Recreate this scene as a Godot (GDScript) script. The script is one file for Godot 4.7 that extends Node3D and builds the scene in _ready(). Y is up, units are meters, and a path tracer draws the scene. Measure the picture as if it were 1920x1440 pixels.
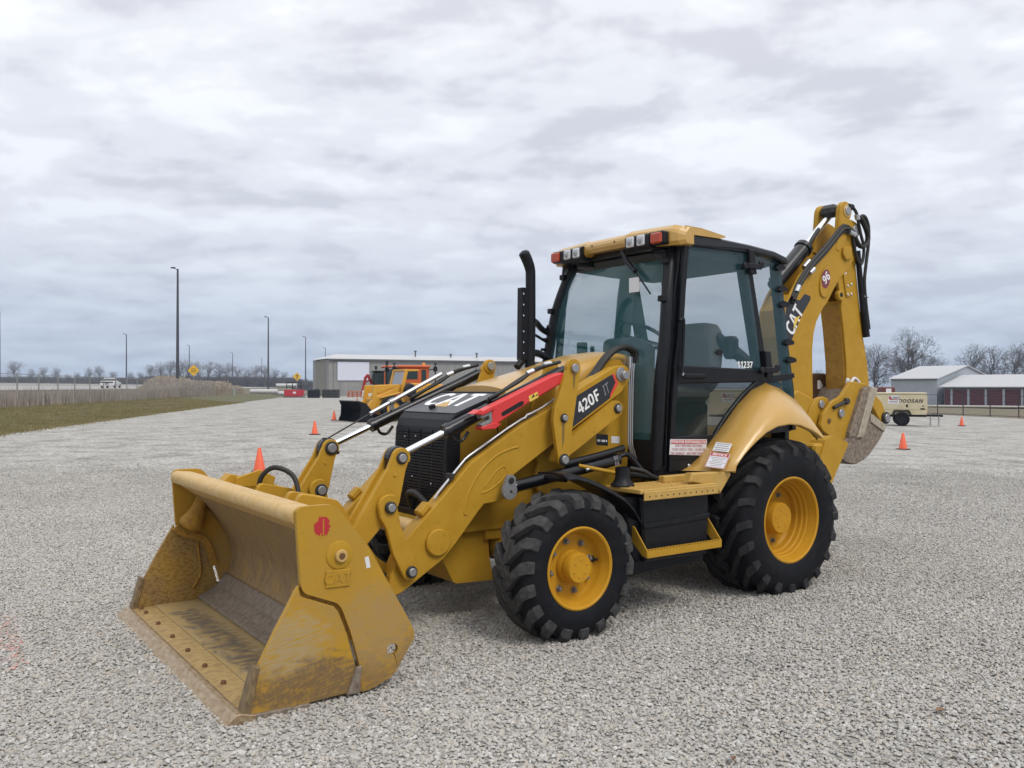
extends Node3D
# A backhoe loader on a gravel yard under an overcast sky. Metres, y up; the camera looks along -z.

class Geo:
	var st := SurfaceTool.new()
	func _init() -> void:
		st.begin(Mesh.PRIMITIVE_TRIANGLES)
		st.set_smooth_group(-1)
	func sg(g: int) -> void:
		st.set_smooth_group(g)
	func tri(a: Vector3, b: Vector3, c: Vector3) -> void:
		st.add_vertex(a)
		st.add_vertex(c)
		st.add_vertex(b)
	func quad(a: Vector3, b: Vector3, c: Vector3, d: Vector3) -> void:
		tri(a, b, c)
		tri(a, c, d)
	func box(c: Vector3, s: Vector3, bev := 0.0, t := Transform3D.IDENTITY) -> void:
		# chamfered box: a face polygon per side, chamfers along edges, corners closed
		var h := s * 0.5
		var b: float = minf(bev, minf(h.x, minf(h.y, h.z)) * 0.9)
		sg(-1)
		var p := func(sx: int, sy: int, sz: int, ax: int) -> Vector3:
			var v := Vector3(sx * (h.x - b), sy * (h.y - b), sz * (h.z - b))
			if ax == 0: v.x = sx * h.x
			elif ax == 1: v.y = sy * h.y
			else: v.z = sz * h.z
			return t * (c + v)
		for q in [-1, 1]:
			var f := [p.call(q, -1, -1, 0), p.call(q, 1, -1, 0), p.call(q, 1, 1, 0), p.call(q, -1, 1, 0)]
			var g := [p.call(-1, q, -1, 1), p.call(-1, q, 1, 1), p.call(1, q, 1, 1), p.call(1, q, -1, 1)]
			var k := [p.call(-1, -1, q, 2), p.call(1, -1, q, 2), p.call(1, 1, q, 2), p.call(-1, 1, q, 2)]
			for e in [f, g, k]:
				if q > 0: quad(e[0], e[1], e[2], e[3])
				else: quad(e[3], e[2], e[1], e[0])
		if b <= 0.0:
			return
		for u in [-1, 1]:
			for v in [-1, 1]:
				var e1 := [p.call(u, v, -1, 0), p.call(u, v, -1, 1), p.call(u, v, 1, 1), p.call(u, v, 1, 0)]
				var e2 := [p.call(u, -1, v, 0), p.call(u, 1, v, 0), p.call(u, 1, v, 2), p.call(u, -1, v, 2)]
				var e3 := [p.call(-1, u, v, 1), p.call(-1, u, v, 2), p.call(1, u, v, 2), p.call(1, u, v, 1)]
				for e in [e1, e2, e3]:
					if u * v > 0: quad(e[0], e[1], e[2], e[3])
					else: quad(e[3], e[2], e[1], e[0])
				for w in [-1, 1]:
					var a0: Vector3 = p.call(u, v, w, 0)
					var a1: Vector3 = p.call(u, v, w, 1)
					var a2: Vector3 = p.call(u, v, w, 2)
					if u * v * w > 0: tri(a0, a1, a2)
					else: tri(a0, a2, a1)
	func prism(poly: PackedVector2Array, z0: float, z1: float, bev := 0.004, t := Transform3D.IDENTITY) -> void:
		# a polygon in the xy plane pushed out along z, edges chamfered
		var area := 0.0
		var n := poly.size()
		for i in n:
			var a := poly[i]
			var c := poly[(i + 1) % n]
			area += a.x * c.y - c.x * a.y
		if area < 0.0:
			poly = poly.duplicate()
			poly.reverse()
		var inn := PackedVector2Array()
		for i in n:
			var p0 := poly[(i + n - 1) % n]
			var p1 := poly[i]
			var p2 := poly[(i + 1) % n]
			var d0 := (p1 - p0).normalized()
			var d1 := (p2 - p1).normalized()
			var m := (Vector2(-d0.y, d0.x) + Vector2(-d1.y, d1.x))
			var l := m.length_squared()
			inn.append(p1 + (m * minf(2.0 / l, 2.0) * bev if l > 0.01 else Vector2.ZERO))
		var idx := Geometry2D.triangulate_polygon(inn)
		if idx.is_empty():
			inn = poly
			bev = 0.0
			idx = Geometry2D.triangulate_polygon(poly)
		sg(-1)
		var zb := minf(bev, (z1 - z0) * 0.4)
		for k in range(0, idx.size(), 3):
			var a := inn[idx[k]]
			var b := inn[idx[k + 1]]
			var c := inn[idx[k + 2]]
			if (b - a).cross(c - a) < 0.0:
				var s := b
				b = c
				c = s
			tri(t * Vector3(a.x, a.y, z1), t * Vector3(b.x, b.y, z1), t * Vector3(c.x, c.y, z1))
			tri(t * Vector3(a.x, a.y, z0), t * Vector3(c.x, c.y, z0), t * Vector3(b.x, b.y, z0))
		for i in n:
			var j := (i + 1) % n
			var a := poly[i]
			var b := poly[j]
			if (a - b).length() < 0.0006:
				continue
			quad(t * Vector3(a.x, a.y, z0 + zb), t * Vector3(b.x, b.y, z0 + zb), t * Vector3(b.x, b.y, z1 - zb), t * Vector3(a.x, a.y, z1 - zb))
			if bev > 0.0:
				quad(t * Vector3(a.x, a.y, z1 - zb), t * Vector3(b.x, b.y, z1 - zb), t * Vector3(inn[j].x, inn[j].y, z1), t * Vector3(inn[i].x, inn[i].y, z1))
				quad(t * Vector3(inn[i].x, inn[i].y, z0), t * Vector3(inn[j].x, inn[j].y, z0), t * Vector3(b.x, b.y, z0 + zb), t * Vector3(a.x, a.y, z0 + zb))
	func loft(rings: Array, closed := true, caps := false, group := 1) -> void:
		# rings of equal length; seen from outside each ring runs anticlockwise about the way of travel
		sg(group)
		for i in rings.size() - 1:
			var r0: PackedVector3Array = rings[i]
			var r1: PackedVector3Array = rings[i + 1]
			var n := r0.size()
			for k in (n if closed else n - 1):
				var j := (k + 1) % n
				quad(r0[k], r0[j], r1[j], r1[k])
		if caps:
			sg(-1)
			for e in [0, rings.size() - 1]:
				var r: PackedVector3Array = rings[e]
				var m := Vector3.ZERO
				for q in r: m += q
				m /= r.size()
				for k in r.size():
					var j := (k + 1) % r.size()
					if e == 0: tri(m, r[j], r[k])
					else: tri(m, r[k], r[j])
	func tube(path: Array, r: Variant, seg := 10, caps := true) -> void:
		var rings := []
		var up := Vector3.ZERO
		for i in path.size():
			var a: Vector3 = path[maxi(i - 1, 0)]
			var b: Vector3 = path[mini(i + 1, path.size() - 1)]
			var d := (b - a).normalized()
			if up == Vector3.ZERO:
				up = Vector3.UP if absf(d.y) < 0.9 else Vector3.RIGHT
			var x := up.cross(d).normalized()
			up = d.cross(x)
			var rr: float = r[i] if r is Array else r
			var ring := PackedVector3Array()
			for k in seg:
				var w := TAU * k / seg
				ring.append(path[i] + (x * cos(w) + up * sin(w)) * rr)
			rings.append(ring)
		loft(rings, true, caps)
	func lathe(prof: Array, t := Transform3D.IDENTITY, seg := 24) -> void:
		# (radius, height) pairs turned about z; smooth where the profile bends little
		var g := 1
		for i in prof.size() - 1:
			var a: Vector2 = prof[i]
			var b: Vector2 = prof[i + 1]
			if i > 0 and absf((a - prof[i - 1] as Vector2).angle_to(b - a)) > 0.6:
				g += 1
			sg(g)
			for k in seg:
				var w0 := TAU * k / seg
				var w1 := TAU * (k + 1) / seg
				var c0 := Vector2(cos(w0), sin(w0))
				var c1 := Vector2(cos(w1), sin(w1))
				var p := t * Vector3(a.x * c0.x, a.x * c0.y, a.y)
				var q := t * Vector3(a.x * c1.x, a.x * c1.y, a.y)
				var r := t * Vector3(b.x * c1.x, b.x * c1.y, b.y)
				var s := t * Vector3(b.x * c0.x, b.x * c0.y, b.y)
				if a.x > 1e-5: tri(p, q, r)
				if b.x > 1e-5: tri(p, r, s)
	func disc(c: Vector3, r: float, z0: float, z1: float, bev := 0.004, seg := 20) -> void:
		# a short cylinder about z through c, from z0 to z1
		lathe([Vector2(0, z0), Vector2(r - bev, z0), Vector2(r, z0 + bev), Vector2(r, z1 - bev), Vector2(r - bev, z1), Vector2(0, z1)], Transform3D(Basis.IDENTITY, Vector3(c.x, c.y, 0)), seg)
	func sheet(pts: Array, uvs: Array) -> void:
		for k in [0, 2, 1, 0, 3, 2]:
			st.set_uv(uvs[k])
			st.add_vertex(pts[k])
	func done() -> ArrayMesh:
		st.generate_normals()
		return st.commit()

var M := {}
var used := {}
var rng := RandomNumberGenerator.new()

func numbered(called: String) -> String:
	if not used.has(called):
		used[called] = 0
		return called
	used[called] += 1
	return "%s_%03d" % [called, used[called]]

func thing(called: String, label: String, category: String, at := Vector3.ZERO, turn := 0.0, group := "") -> Node3D:
	var o := Node3D.new()
	o.name = numbered(called)
	add_child(o)
	o.position = at
	o.rotation.y = turn
	tag(o, label, category, group)
	return o

func tag(o: Node3D, label: String, category: String, group := "") -> void:
	o.set_meta("label", label)
	o.set_meta("category", category)
	if group: o.set_meta("group", group)

func twin(src: Node3D, label: String, at: Vector3, turn := 0.0) -> Node3D:
	var o: Node3D = src.duplicate()
	o.name = numbered(String(src.name).rstrip("0123456789").trim_suffix("_"))
	add_child(o)
	o.position = at
	o.rotation.y = turn
	o.set_meta("label", label)
	return o

func part(called: String, g: Variant, m: Material, parent: Node = self) -> MeshInstance3D:
	var o := MeshInstance3D.new()
	o.mesh = g.done() if g is Geo else g
	o.material_override = m
	if parent == self:
		o.name = numbered(called)
		add_child(o)
	else:
		var names := {}
		for c in parent.get_children(): names[String(c.name)] = true
		var k := 0
		o.name = called
		while names.has(String(o.name)):
			k += 1
			o.name = "%s_%03d" % [called, k]
		parent.add_child(o, true)
	return o

func ground_part(called: String, g: Variant, m: Material, kind := "structure") -> MeshInstance3D:
	var o := part(called, g, m)
	o.set_meta("kind", kind)
	return o

func V(a: Array) -> PackedVector2Array:
	var p := PackedVector2Array()
	for i in range(0, a.size(), 2): p.append(Vector2(a[i], a[i + 1]))
	return p

func fillet(poly: PackedVector2Array, r: float, n := 3) -> PackedVector2Array:
	var out := PackedVector2Array()
	var m := poly.size()
	for i in m:
		var a := poly[(i + m - 1) % m]
		var b := poly[i]
		var c := poly[(i + 1) % m]
		var u := (a - b)
		var v := (c - b)
		var q: float = minf(r, minf(u.length(), v.length()) * 0.45)
		var s := b + u.normalized() * q
		var e := b + v.normalized() * q
		for k in n + 1:
			var f := float(k) / n
			out.append(s.lerp(b, f).lerp(b.lerp(e, f), f))
	return out

func arc(cx: float, cy: float, r: float, a0: float, a1: float, n := 8) -> PackedVector2Array:
	var out := PackedVector2Array()
	for k in n + 1:
		var w := deg_to_rad(lerpf(a0, a1, float(k) / n))
		out.append(Vector2(cx + r * cos(w), cy + r * sin(w)))
	return out

func ribbon(path: PackedVector2Array, w: float) -> PackedVector2Array:
	var l := PackedVector2Array()
	var r := PackedVector2Array()
	for i in path.size():
		var d := (path[mini(i + 1, path.size() - 1)] - path[maxi(i - 1, 0)]).normalized()
		var q := Vector2(-d.y, d.x) * w * 0.5
		l.append(path[i] + q)
		r.append(path[i] - q)
	r.reverse()
	l.append_array(r)
	return l

func holed(poly: PackedVector2Array, holes: Array) -> PackedVector2Array:
	# joins round holes (x, y, r) to the outline by hair-wide slits
	if poly.size() > 2:
		var ar := 0.0
		for i in poly.size(): ar += poly[i].cross(poly[(i + 1) % poly.size()])
		if ar < 0: poly.reverse()
	for h in holes:
		var best := 0
		for i in poly.size():
			if poly[i].distance_to(Vector2(h[0], h[1])) < poly[best].distance_to(Vector2(h[0], h[1])): best = i
		var to: Vector2 = poly[best] - Vector2(h[0], h[1])
		var a := to.angle()
		var ins := PackedVector2Array()
		for k in 13:
			var w := a - TAU * (k + 0.01) / 12.3
			ins.append(Vector2(h[0], h[1]) + Vector2(cos(w), sin(w)) * h[2])
		var nxt := poly[(best + 1) % poly.size()]
		ins.append(poly[best] + (nxt - poly[best]).normalized() * 0.0004)
		var out := poly.slice(0, best + 1)
		out.append_array(ins)
		out.append_array(poly.slice(best + 1))
		poly = out
	return poly

func smooth(path: Array, n := 5) -> Array:
	var out := []
	for i in path.size() - 1:
		var a: Vector3 = path[maxi(i - 1, 0)]
		var b: Vector3 = path[i]
		var c: Vector3 = path[i + 1]
		var d: Vector3 = path[mini(i + 2, path.size() - 1)]
		for k in n: out.append(b.cubic_interpolate(c, a, d, float(k) / n))
	out.append(path[-1])
	return out

func P3(a: Array, z: Variant) -> Array:
	# x, y pairs at the depth z (a number, or one number for each pair)
	var out := []
	for i in range(0, a.size(), 2): out.append(Vector3(a[i], a[i + 1], z[i / 2] if z is Array else z))
	return out

func word(text: String, called: String, height: float, m: Material, parent: Node, t: Transform3D, stretch := 1.0, slant := 0.0, bold := true) -> MeshInstance3D:
	var f := SystemFont.new()
	f.font_names = PackedStringArray(["Droid Sans"])
	f.font_weight = 700 if bold else 400
	var tm := TextMesh.new()
	tm.text = text
	tm.font = f
	tm.font_size = 32
	tm.pixel_size = height / 22.8
	tm.depth = 0.0016
	tm.curve_step = 3.0
	var o := part(called, tm, m, parent)
	o.transform = t * Transform3D(Basis(Vector3(stretch, 0, 0), Vector3(slant, 1, 0), Vector3(0, 0, 1)), Vector3.ZERO)
	return o

func lin(r: float, g: float, b: float, a := 1.0) -> Color:
	return Color(r, g, b, a).linear_to_srgb()

func mat(c: Color, rough := 0.6, metal := 0.0) -> StandardMaterial3D:
	var m := StandardMaterial3D.new()
	m.albedo_color = c
	m.roughness = rough
	m.metallic = metal
	return m

func ramp(stops: Array) -> Gradient:
	var g := Gradient.new()
	var o := PackedFloat32Array()
	var c := PackedColorArray()
	for s in stops:
		o.append(s[0])
		c.append(s[1])
	g.offsets = o
	g.colors = c
	return g

func noise_tex(freq: float, stops: Array, sd: int, size := 512, oct := 5, cell := -1) -> NoiseTexture2D:
	var n := FastNoiseLite.new()
	n.seed = sd
	n.frequency = freq
	if cell >= 0:
		n.noise_type = FastNoiseLite.TYPE_CELLULAR
		n.cellular_return_type = cell
		n.fractal_type = FastNoiseLite.FRACTAL_NONE
	else:
		n.fractal_octaves = oct
		n.fractal_gain = 0.55
	var t := NoiseTexture2D.new()
	t.width = size
	t.height = size
	t.seamless = true
	t.noise = n
	t.color_ramp = ramp(stops)
	return t

func coated(tex: Texture2D, scale: Vector3, rough: float, metal := 0.0, fine: Texture2D = null, fscale := Vector3.ONE) -> StandardMaterial3D:
	# a surface whose colour is laid on by three-way mapping, with a finer pattern multiplied in
	var m := mat(Color.WHITE, rough, metal)
	m.albedo_texture = tex
	m.uv1_triplanar = true
	m.uv1_scale = scale
	if fine:
		m.detail_enabled = true
		m.detail_blend_mode = BaseMaterial3D.BLEND_MODE_MUL
		m.detail_uv_layer = BaseMaterial3D.DETAIL_UV_2
		m.detail_albedo = fine
		m.uv2_triplanar = true
		m.uv2_scale = fscale
	return m

func glass(c: Color, a: float) -> StandardMaterial3D:
	var m := mat(Color(c.r, c.g, c.b, a), 0.03)
	m.transparency = BaseMaterial3D.TRANSPARENCY_ALPHA
	m.metallic_specular = 0.32
	return m

func fence_x(d: float) -> float:
	return -27.6 - 0.176 * (d - 47.0)

func ground_h(x: float, d: float) -> float:
	# height of the land at x, d metres ahead
	var s := fence_x(d) - x
	var h := 0.0
	if s > -7.0:
		h = 0.5 * smoothstep(-7.0, 0.0, s) - 0.25 * smoothstep(0.0, 4.0, s) + 1.1 * smoothstep(4.0, 9.0, s)
		h += 0.55 * clampf((s - 9.0) / 37.0, 0.0, 1.0) + 2.6 * clampf((s - 46.0) / 300.0, 0.0, 1.0)
	var r := maxf(0.0, x - 4.0)
	h -= 0.0185 * minf(r, 60.0) * smoothstep(0.0, 6.0, r) + 0.1 * smoothstep(80.0, 135.0, d) * smoothstep(20.0, 45.0, x)
	return h

func at(x: float, d: float, up := 0.0) -> Vector3:
	return Vector3(x, ground_h(x, d) + up, -d)

func land(cols: Array, rows: Array, lift: float, edge := 0.0) -> Geo:
	# a sheet over the land in rows of equal distance, columns counted from the fence line
	var g := Geo.new()
	var n := FastNoiseLite.new()
	n.frequency = 0.35
	n.seed = 7
	g.sg(1)
	var grid := []
	for d in rows:
		var line := []
		for k in cols.size():
			var c = cols[k]
			var s: float = c.call(d) if c is Callable else c
			var x := fence_x(d) - s
			if edge > 0.0 and k == 0: x += n.get_noise_1d(d) * edge
			line.append(at(x, d, lift))
		grid.append(line)
	for i in rows.size() - 1:
		for k in cols.size() - 1:
			g.quad(grid[i][k], grid[i][k + 1], grid[i + 1][k + 1], grid[i + 1][k])
	return g

func make_materials() -> void:
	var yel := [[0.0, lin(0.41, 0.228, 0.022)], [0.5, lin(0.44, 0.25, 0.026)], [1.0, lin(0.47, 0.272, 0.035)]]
	var scuff := noise_tex(0.02, [[0.0, Color(0.80, 0.77, 0.74)], [0.12, Color(0.95, 0.94, 0.93)], [0.3, Color.WHITE], [1.0, Color.WHITE]], 21, 512, 6)
	var streak := noise_tex(0.03, [[0.0, Color(0.74, 0.71, 0.69)], [0.4, Color(0.94, 0.93, 0.92)], [0.6, Color.WHITE], [1.0, Color.WHITE]], 22, 512, 5)
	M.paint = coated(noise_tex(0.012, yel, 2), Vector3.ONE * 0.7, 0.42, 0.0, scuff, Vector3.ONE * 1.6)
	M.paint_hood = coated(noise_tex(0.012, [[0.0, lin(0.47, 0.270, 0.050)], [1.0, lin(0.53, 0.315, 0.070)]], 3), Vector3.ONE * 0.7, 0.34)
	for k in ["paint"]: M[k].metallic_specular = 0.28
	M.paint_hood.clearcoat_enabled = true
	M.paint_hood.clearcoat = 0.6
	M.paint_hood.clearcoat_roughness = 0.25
	M.paint_rim = coated(noise_tex(0.014, [[0.0, lin(0.46, 0.23, 0.015)], [1.0, lin(0.52, 0.27, 0.02)]], 4), Vector3.ONE, 0.45, 0.0, scuff, Vector3.ONE * 2.5)
	M.paint_step = coated(noise_tex(0.02, [[0.0, lin(0.44, 0.27, 0.06)], [1.0, lin(0.52, 0.335, 0.095)]], 30), Vector3.ONE * 0.8, 0.5)
	M.paint_pale = coated(noise_tex(0.02, [[0.0, lin(0.47, 0.285, 0.075)], [0.5, lin(0.53, 0.345, 0.12)], [0.8, lin(0.56, 0.39, 0.175)], [1.0, lin(0.5, 0.40, 0.28)]], 5), Vector3(0.9, 0.9, 0.9), 0.5, 0.0, scuff, Vector3.ONE * 3.0)
	M.paint_dark = coated(noise_tex(0.012, [[0.0, lin(0.22, 0.11, 0.015)], [1.0, lin(0.36, 0.18, 0.025)]], 6), Vector3.ONE, 0.5)
	M.paint_stain_shade = coated(noise_tex(0.02, [[0.0, lin(0.22, 0.11, 0.025)], [0.35, lin(0.36, 0.19, 0.024)], [1.0, lin(0.43, 0.24, 0.026)]], 8), Vector3.ONE * 1.2, 0.6)  # stained yellow with the shade of the channel front put into the colour
	M.paint_bucket = coated(noise_tex(0.010, [[0.0, lin(0.38, 0.22, 0.04)], [0.35, lin(0.42, 0.24, 0.026)], [1.0, lin(0.45, 0.258, 0.025)]], 9), Vector3.ONE * 0.8, 0.45, 0.0, scuff, Vector3.ONE * 1.3)
	M.paint_inside = coated(noise_tex(0.02, [[0.0, lin(0.30, 0.17, 0.06)], [0.5, lin(0.38, 0.21, 0.04)], [1.0, lin(0.44, 0.245, 0.03)]], 10), Vector3.ONE, 0.6, 0.0, streak, Vector3.ONE * 1.5)
	M.worn_inside = coated(noise_tex(0.014, [[0.0, lin(0.23, 0.165, 0.10)], [0.35, lin(0.31, 0.22, 0.125)], [0.6, lin(0.36, 0.25, 0.125)], [0.8, lin(0.40, 0.26, 0.10)], [1.0, lin(0.44, 0.27, 0.07)]], 11), Vector3(1.6, 0.55, 1.6), 0.5, 0.15, streak, Vector3(4.0, 0.7, 4.0))
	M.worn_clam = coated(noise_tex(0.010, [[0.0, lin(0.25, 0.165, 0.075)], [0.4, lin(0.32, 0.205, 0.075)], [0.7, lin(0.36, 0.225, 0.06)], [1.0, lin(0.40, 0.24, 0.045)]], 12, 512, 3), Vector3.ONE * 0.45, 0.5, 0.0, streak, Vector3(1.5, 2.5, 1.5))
	M.worn_grey = coated(noise_tex(0.03, [[0.0, lin(0.12, 0.095, 0.075)], [0.4, lin(0.21, 0.17, 0.135)], [0.7, lin(0.27, 0.225, 0.175)], [1.0, lin(0.36, 0.31, 0.24)]], 13), Vector3.ONE * 1.2, 0.55, 0.2)
	M.worn_bar = coated(noise_tex(0.03, [[0.0, lin(0.09, 0.06, 0.035)], [0.5, lin(0.19, 0.13, 0.065)], [1.0, lin(0.30, 0.22, 0.12)]], 29), Vector3(2, 1, 2), 0.55, 0.1)
	M.worn_pale = coated(noise_tex(0.03, [[0.0, lin(0.10, 0.08, 0.05)], [0.25, lin(0.30, 0.26, 0.19)], [1.0, lin(0.46, 0.42, 0.34)]], 14), Vector3(1.5, 0.8, 1.5), 0.6)
	M.worn_edge = coated(noise_tex(0.02, [[0.0, lin(0.31, 0.215, 0.10)], [0.45, lin(0.43, 0.30, 0.13)], [0.7, lin(0.46, 0.32, 0.12)], [1.0, lin(0.46, 0.39, 0.27)]], 15), Vector3(0.6, 1, 1.6), 0.5, 0.1, streak, Vector3(1.0, 1.0, 4.0))
	M.worn_floor = floor_coat()
	M.side_plate = plate_coat()
	M.worn_steel = coated(noise_tex(0.03, [[0.0, lin(0.17, 0.10, 0.05)], [0.5, lin(0.33, 0.24, 0.14)], [1.0, lin(0.46, 0.40, 0.31)]], 16), Vector3(2.0, 2.0, 0.8), 0.42, 0.35)
	M.rust = coated(noise_tex(0.06, [[0.0, lin(0.07, 0.03, 0.012)], [1.0, lin(0.20, 0.10, 0.04)]], 17), Vector3.ONE * 4.0, 0.75)
	M.bracket_brown = coated(noise_tex(0.03, [[0.0, lin(0.035, 0.018, 0.01)], [1.0, lin(0.10, 0.045, 0.018)]], 18), Vector3.ONE, 0.6)  # plain dark brown, lightly mottled, for the thumb bracket
	M.rubber = coated(noise_tex(0.012, [[0.0, lin(0.006, 0.0064, 0.009)], [0.6, lin(0.009, 0.0094, 0.012)], [1.0, lin(0.02, 0.02, 0.021)]], 19), Vector3.ONE * 1.2, 0.6)
	M.rubber_lug = coated(noise_tex(0.015, [[0.0, lin(0.016, 0.016, 0.018)], [0.6, lin(0.030, 0.030, 0.032)], [1.0, lin(0.055, 0.053, 0.05)]], 28), Vector3.ONE * 1.2, 0.6)  # rear lugs paler than the carcass: dust, plus skylight put into the colour
	M.rubber_worn_lit = coated(noise_tex(0.03, [[0.0, lin(0.028, 0.028, 0.029)], [0.5, lin(0.05, 0.05, 0.05)], [1.0, lin(0.10, 0.097, 0.092)]], 20), Vector3.ONE * 1.2, 0.75)  # greyed for dust and wear, with skylight on the front lugs painted in
	for k in ["paint_rim", "paint_bucket", "paint_inside", "worn_clam", "side_plate", "worn_inside", "worn_grey", "rubber", "rubber_lug", "rubber_worn_lit", "worn_floor"]: M[k].metallic_specular = 0.28
	M.black_gloss = mat(lin(0.006, 0.0066, 0.009), 0.28)
	M.black_plastic = coated(noise_tex(0.05, [[0.0, lin(0.006, 0.0066, 0.0095)], [1.0, lin(0.012, 0.0128, 0.017)]], 23), Vector3.ONE * 2.0, 0.45)
	M.black_satin = coated(noise_tex(0.02, [[0.0, lin(0.005, 0.0056, 0.008)], [0.7, lin(0.009, 0.0097, 0.0125)], [1.0, lin(0.017, 0.0175, 0.02)]], 24), Vector3.ONE * 1.2, 0.4)
	M.black_satin.metallic_specular = 0.35
	M.black_plastic.metallic_specular = 0.35
	M.panel_grey = coated(noise_tex(0.02, [[0.0, lin(0.05, 0.052, 0.06)], [1.0, lin(0.075, 0.078, 0.088)]], 25), Vector3.ONE, 0.38)
	M.hose = mat(lin(0.018, 0.018, 0.017), 0.6)
	M.dark_gap = mat(lin(0.006, 0.006, 0.007), 0.8)
	M.chrome = mat(lin(0.72, 0.73, 0.75), 0.12, 1.0)
	M.chrome_dull = mat(lin(0.55, 0.56, 0.58), 0.32, 0.9)
	M.steel_pin = mat(lin(0.34, 0.34, 0.35), 0.4, 0.7)
	M.steel_dark = mat(lin(0.035, 0.033, 0.032), 0.5, 0.3)
	M.grease = mat(lin(0.20, 0.115, 0.022), 0.5)
	M.bolt = mat(lin(0.20, 0.20, 0.21), 0.4, 0.6)
	M.grey_cast = coated(noise_tex(0.04, [[0.0, lin(0.18, 0.185, 0.19)], [1.0, lin(0.28, 0.285, 0.29)]], 26), Vector3.ONE * 2.0, 0.5, 0.2)
	M.red_paint = mat(lin(0.62, 0.035, 0.035), 0.35)
	M.red_sticker = mat(lin(0.42, 0.018, 0.025), 0.5)
	M.maroon_sticker = mat(lin(0.17, 0.03, 0.05), 0.5)
	M.decal_black = mat(lin(0.016, 0.018, 0.024), 0.35)
	M.decal_red = mat(lin(0.65, 0.05, 0.03), 0.35)
	M.white_print = mat(lin(0.80, 0.80, 0.80), 0.45)
	M.red_print = mat(lin(0.35, 0.09, 0.10), 0.5)
	M.grey_print = mat(lin(0.24, 0.24, 0.26), 0.5)
	M.white_sticker = mat(lin(0.66, 0.66, 0.68), 0.45)
	M.yellow_sticker = mat(lin(0.72, 0.50, 0.08), 0.45)
	M.trim_grey = mat(lin(0.075, 0.08, 0.085), 0.75)
	M.seat_cloth = coated(noise_tex(0.05, [[0.0, lin(0.16, 0.16, 0.15)], [1.0, lin(0.26, 0.255, 0.24)]], 27), Vector3.ONE * 2.0, 0.9)
	M.lamp_white = mat(lin(0.62, 0.63, 0.65), 0.18)
	M.lamp_grey = mat(lin(0.35, 0.36, 0.38), 0.25)
	M.amber = mat(lin(0.42, 0.055, 0.02), 0.18)
	M.glass_front = glass(lin(0.035, 0.18, 0.20), 0.2)
	M.glass_door = glass(lin(0.04, 0.14, 0.17), 0.14)
	M.glass_dark = glass(lin(0.006, 0.02, 0.022), 0.45)

func floor_coat() -> StandardMaterial3D:
	# the clam floor: rubbed yellow paint with a grey-black scoured patch, streaked along the way the dirt slides
	var n := FastNoiseLite.new()
	n.seed = 51
	n.fractal_octaves = 5
	n.frequency = 1.0
	var im := Image.create(128, 512, false, Image.FORMAT_RGB8)
	for j in 512:
		for i in 128:
			var x := i / 128.0 * 0.5
			var z := (j / 512.0 - 0.5) * 2.5
			var streak := n.get_noise_2d(x * 6.0 + z * 0.8, z * 15.0)
			var blot := n.get_noise_2d(x * 8.0 + 30.0, z * 4.0)
			var fine := n.get_noise_2d(x * 40.0, z * 60.0 + 9.0)
			var c := Color(0.42, 0.29, 0.12).lerp(Color(0.50, 0.36, 0.15), clampf(0.5 + blot, 0, 1))
			c = c.lerp(Color(0.42, 0.35, 0.24), clampf(streak * 1.6 + 0.15, 0, 0.8))
			var inside := smoothstep(0.20, 0.30, x + blot * 0.12) * (1.0 - smoothstep(0.40, 0.47, x + streak * 0.08)) * (1.0 - smoothstep(0.65, 1.0, absf(z + 0.05 + blot * 0.3)))
			c = c.lerp(Color(0.12, 0.105, 0.09), clampf(inside * (0.72 + streak * 0.9 + fine * 0.4), 0, 0.9))
			c = c.lerp(Color(0.34, 0.27, 0.18), clampf(fine * 0.7, 0, 0.5))
			im.set_pixel(i, j, c.linear_to_srgb())
	var m := coated(ImageTexture.create_from_image(im), Vector3(2.0, 1.0, 0.4), 0.42, 0.15)
	m.uv1_offset = Vector3(4.5, 0.0, 0.5)
	return m

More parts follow.
